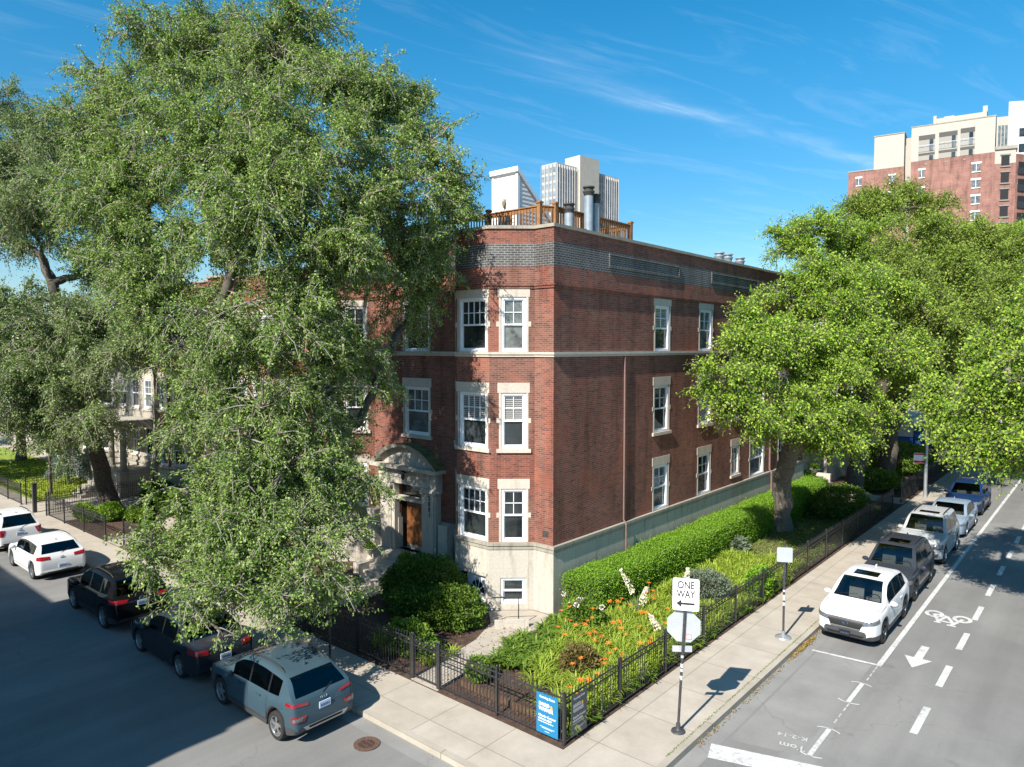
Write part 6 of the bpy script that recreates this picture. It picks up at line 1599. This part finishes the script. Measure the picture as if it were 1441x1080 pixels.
    for s in (-1, 1): strip(m, [(wsb + .1, s * hw * .86, 1.0), (h - .34, s * hw * .80, .95)], .010)
    m.build('shut_line', M_SEAM, t_)
    m = MB()
    for s in (-1, 1):
        for xd in top['handles']:
            p = snap((xd, s * hw, belt[0] - .055), .018); m.cbox(p, (.19, .03, .028))
    m.build('door_handle', trim or pm, t_)
    # mirrors
    for s in (-1, 1):
        p = snap((wsb - .38, s * hw, belt[0] + .04), 0.0) + Vector((0, s * .12, .06)); m = MB()
        m.lathe([(0, -.055), (.06, -.05), (.092, -.02), (.098, .015), (.085, .05), (.05, .065), (0, .068)], (0, 0, 0), 'z', 12)
        m.v = [(p.x + v[2] * .9, p.y + v[0] * 1.2, p.z + v[1] * .85) for v in m.v]; m.f = [f[::-1] for f in m.f]
        m.tube([p + Vector((0, -s * .06, -.03)), p + Vector((0, -s * .19, -.085))], .028, 6); m.build('mirror', pm, t_, True, sharp=50)
    # wheels
    for xw in (xf, xr):
        for s in (-1, 1):
            m = MB(); wdt = .215; ro, ri = rw, rw * .69; yo = s * (hw - .025); S_ = -s
            m.lathe([(ri, yo), (ri * 1.05, yo + s * .008), (ro * .93, yo + s * .006), (ro * .985, yo - s * .02), (ro, yo - s * .06), (ro, yo - s * (wdt - .05)), (ro * .97, yo - s * wdt), (ri, yo - s * wdt)], (xw, 0, rw), 'y', 30)
            w_ = raw('wheel', m.v, m.f, M_TYRE, t_, True, False, 35)
            m = MB(); yr = yo - s * .025
            m.lathe([(ri * 1.005, yo), (ri * .95, yo - s * .004), (ri * .93, yr), (ri * .90, yr - s * .06)], (xw, 0, rw), 'y', 28)
            m.lathe([(0, yr + s * .012), (.055, yr + s * .010), (.075, yr), (.075, yr - s * .03)], (xw, 0, rw), 'y', 14)
            for k in range(spokes):
                for dlt in (-.13, .13):
                    a = 2 * math.pi * k / spokes + .3; a1, a2 = a + dlt * .45, a + dlt
                    p0 = Vector((xw + .055 * math.cos(a1), yr, rw + .055 * math.sin(a1))); p1 = Vector((xw + ri * .94 * math.cos(a2), yr - s * .004, rw + ri * .94 * math.sin(a2)))
                    dd = (p1 - p0).normalized(); m.cbox((p0 + p1) / 2, ((p1 - p0).length, .026, .026), dd, (0, 1, 0))
            raw('rim', m.v, m.f, rim, w_, False)
            m = MB(); m.lathe([(0, yr - s * .045), (ri * .9, yr - s * .045)], (xw, 0, rw), 'y', 20); raw('brake_disc', m.v, m.f, M_DARKST, w_)
    # interior
    m = MB(); m.box(xr - .1, xf - .25, -hw + .22, hw - .22, zb0 + .06, zb0 + .16); m.build('cabin_floor', M_DASH, t_)
    zs = zb0 + .36
    for s in (-1, 1):
        m = MB(); x = wst - .62; m.cbox((x + .22, s * .36, zs), (.5, .48, .16)); m.cbox((x - .08, s * .36, zs + .34), (.62, .46, .13), (-.25, 0, 1), (0, 1, 0)); m.cbox((x - .17, s * .36, zs + .74), (.2, .26, .1), (-.2, 0, 1), (0, 1, 0)); m.build('seat', seats, t_)
    m = MB(); x = wst - 1.5; m.cbox((x + .22, 0, zs), (.5, 1.3, .16)); m.cbox((x - .06, 0, zs + .32), (.58, 1.3, .13), (-.3, 0, 1), (0, 1, 0)); m.build('rear_seat', seats, t_)
    m = MB(); m.box(wst + .12, wsb - .12, -hw * .78, hw * .78, belt[0] - .22, belt[0] - .035); m.build('dashboard', M_DASH, t_)
    m = MB(); c = Vector((wst + .02, .36, belt[0] - .03)); ring_ = [c + Vector((.07 * math.sin(a) * -1, .18 * math.cos(a), .165 * math.sin(a))) for a in np.linspace(0, 2 * math.pi, 17)]; m.tube(ring_, .016, 5, False); m.build('steering_wheel', M_DASH, t_)
    # wipers
    m = MB()
    for y0, y1 in ((.05, .62), (-.58, -.02)): strip(m, [(wsb - .07, y0, 1.2), (wsb - .13, y1, 1.3)], .02, .012)
    m.build('wiper', M_SEAM, t_)
    if rails:
        for s in (-1, 1):
            a, b = rails; pts = [snap((x, s * (hw * .62), H + .2), .0) for x in np.linspace(a, b, 8)]; pts = [p + Vector((0, 0, .0 if i in (0, 7) else .045)) for i, p in enumerate(pts)]
            m = MB(); m.tube(pts, .019, 6); m.build('roof_rail', M_CLAD if rails != 'x' else M_GALV, t_)
    if ant:
        p = snap((rgt + .28, 0, H + .3), 0); m = MB(); m.extr([p + Vector(v) for v in ((-.09, -.02, -.005), (.09, -.02, -.005), (-.06, -.02, .065), (-.085, -.02, .06))], (0, .04, 0)); m.build('roof_antenna', pm, t_)
    def plate(x, z, ext, front_=False):
        m = MB(); p = snap((x, 0, z), .012); m.cbox(p + Vector((ext, 0, 0)), (.02, .31, .155)); pl = m.build('licence_plate', M_GRILLE if front_ else M_PLATEB, t_)
        m = MB(); sx = 1 if x > 0 else -1
        for j in range(6): m.cbox(p + Vector((ext + sx * .0115, -.105 + .042 * j, -.01)), (.002, .022, .06))
        m.build('plate_marks', plain('plate_ink', (.05, .07, .16), .6, 0), pl)
    # rear details
    r = rear or {}
    for q4 in r.get('tail', ()):
        for s in (-1, 1):
            m = MB(); patch(m, [(x, s * y, z) for x, y, z in q4], .012, 18, 5); m.build('tail_light', M_TAIL, t_, True)
    for q4 in r.get('lowlamp', ()):
        for s in (-1, 1): m = MB(); patch(m, [(x, s * y, z) for x, y, z in q4], .018, 14, 4); m.build('reversing_light', M_LAMP, t_, True)
    for nm, mt, q4 in r.get('extra', ()):
        m = MB(); patch(m, q4, .012, 10, 4); m.build(nm, mt, t_, True)
    if 'plate' in r: plate(-h, r['plate'], -.004)
    if 'badge' in r:
        p = snap((-h, 0, r['badge']), .014); m = MB(); kx = r.get('oval', 1.0)
        for q0 in range(14):
            a, b = 2 * math.pi * q0 / 14, 2 * math.pi * (q0 + 1) / 14
            m.tube([p + Vector((0, .062 * kx * math.cos(a), .052 * math.sin(a))), p + Vector((0, .062 * kx * math.cos(b), .052 * math.sin(b)))], .010, 4)
        for y0, z0, y1, z1 in r.get('glyph', ((-.03, .03, 0, -.035), (0, -.035, .03, .03))): m.tube([p + Vector((0, y0, z0)), p + Vector((0, y1, z1))], .009, 4)
        m.build('badge', M_CHROME, t_)
    m = MB(); strip(m, [(rgb - .02, .0, 1.0), (rgb + .10, -.34, 1.1)], .018, .014); 
    if r.get('wiper', True): m.build('rear_wiper', M_SEAM, t_)
    f = front or {}
    for q4 in f.get('head', ()):
        for s in (-1, 1): m = MB(); patch(m, [(x, s * y, z) for x, y, z in q4], .020, 16, 6); m.build('headlight', M_LAMP, t_, True)
    for q4 in f.get('amber', ()):
        for s in (-1, 1): m = MB(); patch(m, [(x, s * y, z) for x, y, z in q4], .012); m.build('side_light', M_AMB, t_, True)
    for nm, mt, q4 in f.get('extra', ()):
        m = MB(); patch(m, q4, .018 if mt is M_GRILLE or mt is M_CLAD else .026, 16, 8); m.build(nm, mt, t_, True)
    if 'plate' in f: plate(h, f['plate'], .006, True)
    if 'badge' in f:
        p = snap((h, 0, f['badge']), .02); m = MB(); kx = f.get('oval', 1.2)
        for q0 in range(14):
            a, b = 2 * math.pi * q0 / 14, 2 * math.pi * (q0 + 1) / 14
            m.tube([p + Vector((.006, .06 * kx * math.cos(a), .055 * math.sin(a))), p + Vector((.006, .06 * kx * math.cos(b), .055 * math.sin(b)))], .009, 4)
        for y0, z0, y1, z1 in f.get('glyph', ((-.05, .01, 0, -.02), (0, -.02, .05, .01))): m.tube([p + Vector((.006, y0, z0)), p + Vector((.006, y1, z1))], .008, 4)
        m.build('badge', M_CHROME, t_)
    return t_
def prof(L, H, hood, wsb, wst, rgt, rgb, deck, sedan=False, nose=.0, roofd=.0):
    h = L / 2
    if sedan: p = [(-h, .46), (-h + .02, .66), (-h + .06, deck - .10), (-h + .13, deck - .015), (-h + .3, deck + .005), (rgb, deck + .03)]
    else: p = [(-h, .46), (-h + .02, .66), (-h + .05, .80), (-h + .075, deck - .14), (rgb - .05, deck - .03), (rgb, deck + .02)]
    p += [(rgt, H - .085 - roofd), (rgt + .10, H - .045 - roofd), (rgt + .45, H - .012 - roofd * .6), ((rgt + wst) / 2 + .1, H), (wst - .3, H - .02), (wst, H - .075), (wsb, hood + .035), (wsb + .1, hood + .012), (wsb + .45, hood - .02),
          (h - .42, hood - .085), (h - .22, hood - .15), (h - .10, hood - .22), (h - .045, hood - .30), (h - .015, hood - .42), (h, hood - .54)]
    return dict(p=p, wsb=wsb, wst=wst, rgt=rgt, rgb=rgb)
ZR = RZ + .004
def suv_doors(d, xs_, hs_): d['doors'] = xs_; d['handles'] = hs_; return d
# --- left row (rears towards the corner)
L = 4.17; pr = suv_doors(prof(L, 1.55, 1.00, 1.02, .30, -1.50, -1.92, 1.04, roofd=.06), (-.98, -.12, .82), (-.62, .28))
car('blue grey small crossover with grey lower bumper, nearest the corner of the left row', (-1.78, -9.22, ZR), math.pi, L, 1.80, 1.55, 2.60, .84, .335, paint('lagoon', (.042, .074, .094), .15, .3), pr, belt=(.93, 1.0), wins=((-1.42, -1.0), (-.94, -.16), (-.09, .66)), clad=True, clad_mat=plain('grey_cladding', (.050, .053, .056), .5, .1), dark_rear=True, rails=(-1.3, .1),
    rear=dict(tail=[[(-2.0, .42, .95), (-1.75, .86, 1.02), (-1.75, .86, .95), (-2.0, .42, .885)], [(-2.08, .50, .70), (-1.98, .86, .74), (-1.98, .86, .60), (-2.07, .58, .58)]], lowlamp=[[(-2.08, .60, .68), (-2.0, .82, .70), (-2.0, .82, .62), (-2.07, .64, .61)]],
              extra=[('skid_plate', M_RIM, [(-2.1, -.62, .46), (-2.1, .62, .46), (-2.1, .52, .36), (-2.1, -.52, .36)]), ('lower_grille', M_GRILLE, [(-2.12, -.48, .44), (-2.12, .48, .44), (-2.12, .44, .39), (-2.12, -.44, .39)])], plate=.79, badge=.965, oval=1.35, glyph=((-.035, .03, -.02, -.03), (.02, .03, .035, -.03), (-.03, -.005, .03, .005))), front=dict(head=[[(2.0, .45, .66), (1.85, .78, .70), (1.85, .78, .58), (2.0, .50, .56)]]))
L = 4.53; pr = suv_doors(prof(L, 1.47, .93, 1.05, .30, -1.02, -1.62, 1.00, True), (-1.05, -.18, .80), (-.72, .22))
car('dark grey sedan half under the elm branches in the left row', (-6.62, -9.25, ZR), math.pi, L, 1.82, 1.47, 2.65, .93, .32, paint('dark_grey', (.020, .024, .032), .05), pr, zb0=.18, belt=(.86, .94), wins=((-1.25, -1.07), (-1.0, -.21), (-.15, .72)), dark_rear=True,
    rear=dict(tail=[[(-2.2, .48, .90), (-1.85, .88, .95), (-1.85, .88, .83), (-2.2, .48, .76)]], plate=.62, badge=.86, oval=1.5, wiper=False), front=dict(head=[[(2.0, .5, .68), (1.8, .82, .74), (1.8, .82, .62), (2.0, .52, .58)]]))
L = 4.60; pr = suv_doors(prof(L, 1.68, 1.08, 1.08, .36, -1.66, -2.08, 1.12, roofd=.03), (-1.0, -.12, .86), (-.66, .30))
car('glossy black SUV in the left row between the white hatchback and the dark sedan', (-12.05, -9.27, ZR), math.pi, L, 1.85, 1.68, 2.69, .93, .365, paint('black', (.006, .006, .007), .0, .2), pr, zb0=.23, belt=(1.0, 1.09), wins=((-1.62, -1.08), (-1.0, -.16), (-.09, .74)), clad=True, dark_rear=True, rails=(-1.5, .1),
    rear=dict(tail=[[(-2.15, .40, 1.02), (-1.9, .90, 1.06), (-1.9, .90, .93), (-2.2, .52, .92)]], plate=.86, badge=1.04, oval=1.3, glyph=((-.05, 0, .05, 0), (0, .03, 0, -.03)), extra=[('trim_strip', M_CHROME, [(-2.3, -.55, .955), (-2.3, .55, .955), (-2.3, .55, .94), (-2.3, -.55, .94)])]), front=dict(head=[[(2.1, .45, .82), (1.9, .84, .86), (1.9, .84, .74), (2.1, .50, .72)]]))
L = 4.26; pr = suv_doors(prof(L, 1.46, .94, 1.05, .32, -1.55, -1.92, 1.00, roofd=.04), (-1.02, -.14, .82), (-.70, .26))
M_PW = paint('white', (.60, .60, .595), 0, .3)
car('white hatchback with red tail lamps parked second from the left', (-19.55, -9.22, ZR), math.pi, L, 1.80, 1.46, 2.63, .86, .32, M_PW, pr, zb0=.18, belt=(.88, .93), wins=((-1.50, -1.06), (-.98, -.18), (-.10, .70)), dark_rear=True,
    rear=dict(tail=[[(-2.1, .42, .93), (-1.9, .87, .97), (-1.9, .87, .83), (-2.1, .42, .82)]], plate=.54, badge=.875, extra=[('lower_grille', M_CLAD, [(-2.1, -.55, .36), (-2.1, .55, .36), (-2.1, .5, .30), (-2.1, -.5, .30)])]), front=dict(head=[[(1.95, .45, .68), (1.75, .8, .74), (1.75, .8, .64), (1.95, .5, .6)]]))
L = 4.28; pr = suv_doors(prof(L, 1.65, 1.06, 1.0, .34, -1.62, -1.98, 1.10), (-1.02, -.14, .82), (-.70, .26))
car('white small SUV with dark rear window cut by the left edge of the view', (-25.2, -9.15, ZR), math.pi, L, 1.78, 1.65, 2.55, .88, .34, M_PW, pr, zb0=.22, belt=(.98, 1.05), wins=((-1.50, -1.06), (-.98, -.18), (-.10, .70)), lower=True, dark_rear=True, rails=(-1.4, .1),
    rear=dict(tail=[[(-2.1, .56, 1.02), (-1.85, .87, 1.06), (-1.85, .87, .78), (-2.1, .66, .76)]], lowlamp=[], plate=.82, badge=.99, extra=[('lower_bumper', M_CLAD, [(-2.1, -.7, .46), (-2.1, .7, .46), (-2.1, .6, .34), (-2.1, -.6, .34)])]), front=dict(head=[[(1.95, .45, .78), (1.75, .8, .84), (1.75, .8, .7), (1.95, .5, .68)]]))
# --- right row (fronts towards the corner)
G2 = 'cars parked along the right kerb'
L = 4.58; h = L / 2; pr = suv_doors(prof(L, 1.67, 1.07, 1.05, .30, -1.62, -2.06, 1.10, roofd=.06), (-1.02, -.16, .80), (-.70, .24))
car('white SUV with black mesh grille at the head of the right row', (8.08, 6.50, ZR), -math.pi / 2, L, 1.85, 1.68, 2.70, .93, .36, M_PW, pr, zb0=.21, belt=(.98, 1.07), wins=((-1.58, -1.08), (-1.0, -.2), (-.12, .68)), clad=True, sunroof=(-.40, .08), group=G2, clad_mat=plain('grey_cladding', (.10, .105, .108), .5, .1), rim=M_RIMD, seats=plain('pale_seat', (.30, .29, .28), .8, .1),
    front=dict(head=[[(h - .06, .50, .80), (h - .40, .90, .90), (h - .40, .90, .80), (h - .06, .50, .69)]],
               extra=[('grille', M_GRILLE, [(h, -.56, .82), (h, .56, .82), (h, .40, .54), (h, -.40, .54)]), ('grille_trim', M_CHROME, [(h, -.47, .585), (h, .47, .585), (h, .40, .55), (h, -.40, .55)]), ('lower_intake', M_GRILLE, [(h, -.55, .40), (h, .55, .40), (h, .50, .34), (h, -.50, .34)])], plate=.40, badge=.70),
    rear=dict(tail=[[(-h + .1, .4, .98), (-h + .35, .9, 1.0), (-h + .35, .9, .9), (-h + .1, .4, .88)]], plate=.8))
L = 4.63; h = L / 2; pr = suv_doors(prof(L, 1.73, 1.09, 1.08, .42, -1.78, -2.12, 1.10), (-1.02, -.12, .84), (-.70, .28))
car('dark grey SUV with orange lower trim second in the right row', (8.02, 11.30, ZR), -math.pi / 2, L, 1.82, 1.73, 2.67, .96, .365, paint('graphite', (.034, .039, .050), .05), pr, zb0=.23, belt=(.99, 1.05), wins=((-1.66, -1.08), (-1.0, -.16), (-.08, .76)), clad=True, sunroof=(-.5, .1), rails=(-1.5, .15), rim=M_RIMD, group=G2, dark_rear=False,
    front=dict(head=[[(h - .1, .52, .84), (h - .40, .88, .90), (h - .40, .88, .76), (h - .1, .56, .72)]], extra=[('grille', M_GRILLE, [(h, -.46, .84), (h, .46, .84), (h, .40, .62), (h, -.40, .62)]), ('grille_trim', M_CHROME, [(h, -.44, .745), (h, .44, .745), (h, .43, .715), (h, -.43, .715)]), ('lower_intake', M_GRILLE, [(h, -.7, .50), (h, .7, .50), (h, .6, .38), (h, -.6, .38)]), ('orange_trim', plain('orange_trim_paint', (.7, .08, .03), .5), [(h, -.52, .355), (h, .52, .355), (h, .5, .325), (h, -.5, .325)])], badge=.73),
    rear=dict(tail=[[(-h + .1, .45, 1.0), (-h + .3, .88, 1.02), (-h + .3, .88, .86), (-h + .1, .45, .84)]]))
L = 4.54; h = L / 2; pr = suv_doors(prof(L, 1.85, 1.16, 1.02, .46, -1.86, -2.12, 1.16), (-1.0, -.1, .82), (-.68, .30))
car('silver boxy off road SUV third in the right row', (8.0, 17.15, ZR), -math.pi / 2, L, 1.85, 1.86, 2.70, .86, .385, paint('silver', (.38, .39, .39), .25), pr, zb0=.28, belt=(1.08, 1.14), roof_tuck=.22, wins=((-1.75, -1.08), (-1.0, -.14), (-.06, .72)), rails=(-1.6, .2), group=G2, sunroof=(-.3, .1),
    front=dict(head=[[(h - .08, .50, .90), (h - .34, .88, .94), (h - .34, .88, .74), (h - .08, .50, .72)]], amber=[[(h - .3, .86, .92), (h - .42, .90, .92), (h - .42, .90, .78), (h - .3, .88, .78)]], extra=[('grille', M_GRILLE, [(h, -.44, .92), (h, .44, .92), (h, .40, .70), (h, -.40, .70)]), ('bumper_insert', M_CLAD, [(h, -.8, .56), (h, .8, .56), (h, .7, .42), (h, -.7, .42)])]), rear=dict(tail=[[(-h + .05, .7, 1.2), (-h + .1, .86, 1.2), (-h + .1, .86, .8), (-h + .05, .7, .8)]]))
L = 4.60; h = L / 2; pr = suv_doors(prof(L, 1.43, .92, 1.12, .36, -1.05, -1.70, 1.02, True), (-1.0, -.14, .84), (-.70, .26))
car('pale blue grey sedan fourth in the right row', (7.98, 22.9, ZR), -math.pi / 2, L, 1.80, 1.43, 2.70, .90, .325, paint('pale_blue', (.20, .26, .32), .2), pr, zb0=.17, belt=(.84, .92), wins=((-1.3, -1.06), (-.98, -.18), (-.1, .76)), group=G2,
    front=dict(head=[[(h - .1, .48, .66), (h - .42, .84, .74), (h - .42, .84, .66), (h - .1, .5, .58)]], extra=[('grille', M_GRILLE, [(h, -.42, .62), (h, .42, .62), (h, .36, .50), (h, -.36, .50)])]), rear=dict(tail=[[(-h + .08, .5, .9), (-h + .3, .86, .94), (-h + .3, .86, .82), (-h + .08, .5, .78)]], wiper=False))
L = 4.46; h = L / 2; pr = suv_doors(prof(L, 1.58, 1.00, 1.10, .40, -1.72, -2.02, 1.06), (-1.0, -.12, .84), (-.70, .26))
car('dark blue crossover last in the right row', (7.92, 28.6, ZR), -math.pi / 2, L, 1.80, 1.58, 2.66, .90, .35, paint('deep_blue', (.010, .030, .085), .05), pr, zb0=.22, belt=(.94, 1.0), wins=((-1.58, -1.06), (-.98, -.18), (-.1, .76)), clad=True, rails=(-1.4, .2), rim=M_RIMD, group=G2,
    front=dict(head=[[(h - .1, .50, .76), (h - .40, .86, .83), (h - .40, .86, .70), (h - .1, .54, .66)]], extra=[('grille', M_GRILLE, [(h, -.42, .76), (h, .42, .76), (h, .38, .58), (h, -.38, .58)])]), rear=dict(tail=[[(-h + .08, .5, .95), (-h + .3, .86, .98), (-h + .3, .86, .86), (-h + .08, .5, .84)]]))
# blue and white delivery truck far behind the trunks
t_ = thing('delivery_truck', 'blue and white delivery truck glimpsed between the rear tree trunks', 'truck', (-.6, 50.5, RZ), 0)
m = MB(); m.box(-2.6, 1.6, -1.1, 1.1, 1.55, 3.2); m.build('cargo_box', M_LETW, t_)
m = MB(); m.box(-2.6, 1.6, -1.12, 1.12, .75, 1.545); m.build('blue_skirt', plain('truck_blue', (.03, .13, .45), .5), t_)
m = MB(); m.extr([(1.65, -1.0, .6), (3.3, -1.0, .6), (3.35, -1.0, 1.4), (2.9, -1.0, 2.4), (1.65, -1.0, 2.4)], (0, 2.0, 0)); m.build('cab', plain('truck_blue', (.03, .13, .45), .5), t_)
for x in (-1.7, 2.5):
    for s in (-1, 1): m = MB(); m.lathe([(0, 0), (.42, 0), (.45, .04), (.45, .22), (.42, .26), (0, .26)], (x, -1.12 if s < 0 else .86, .45), 'y', 18); m.build('wheel', M_TYRE, t_, True, sharp=40)
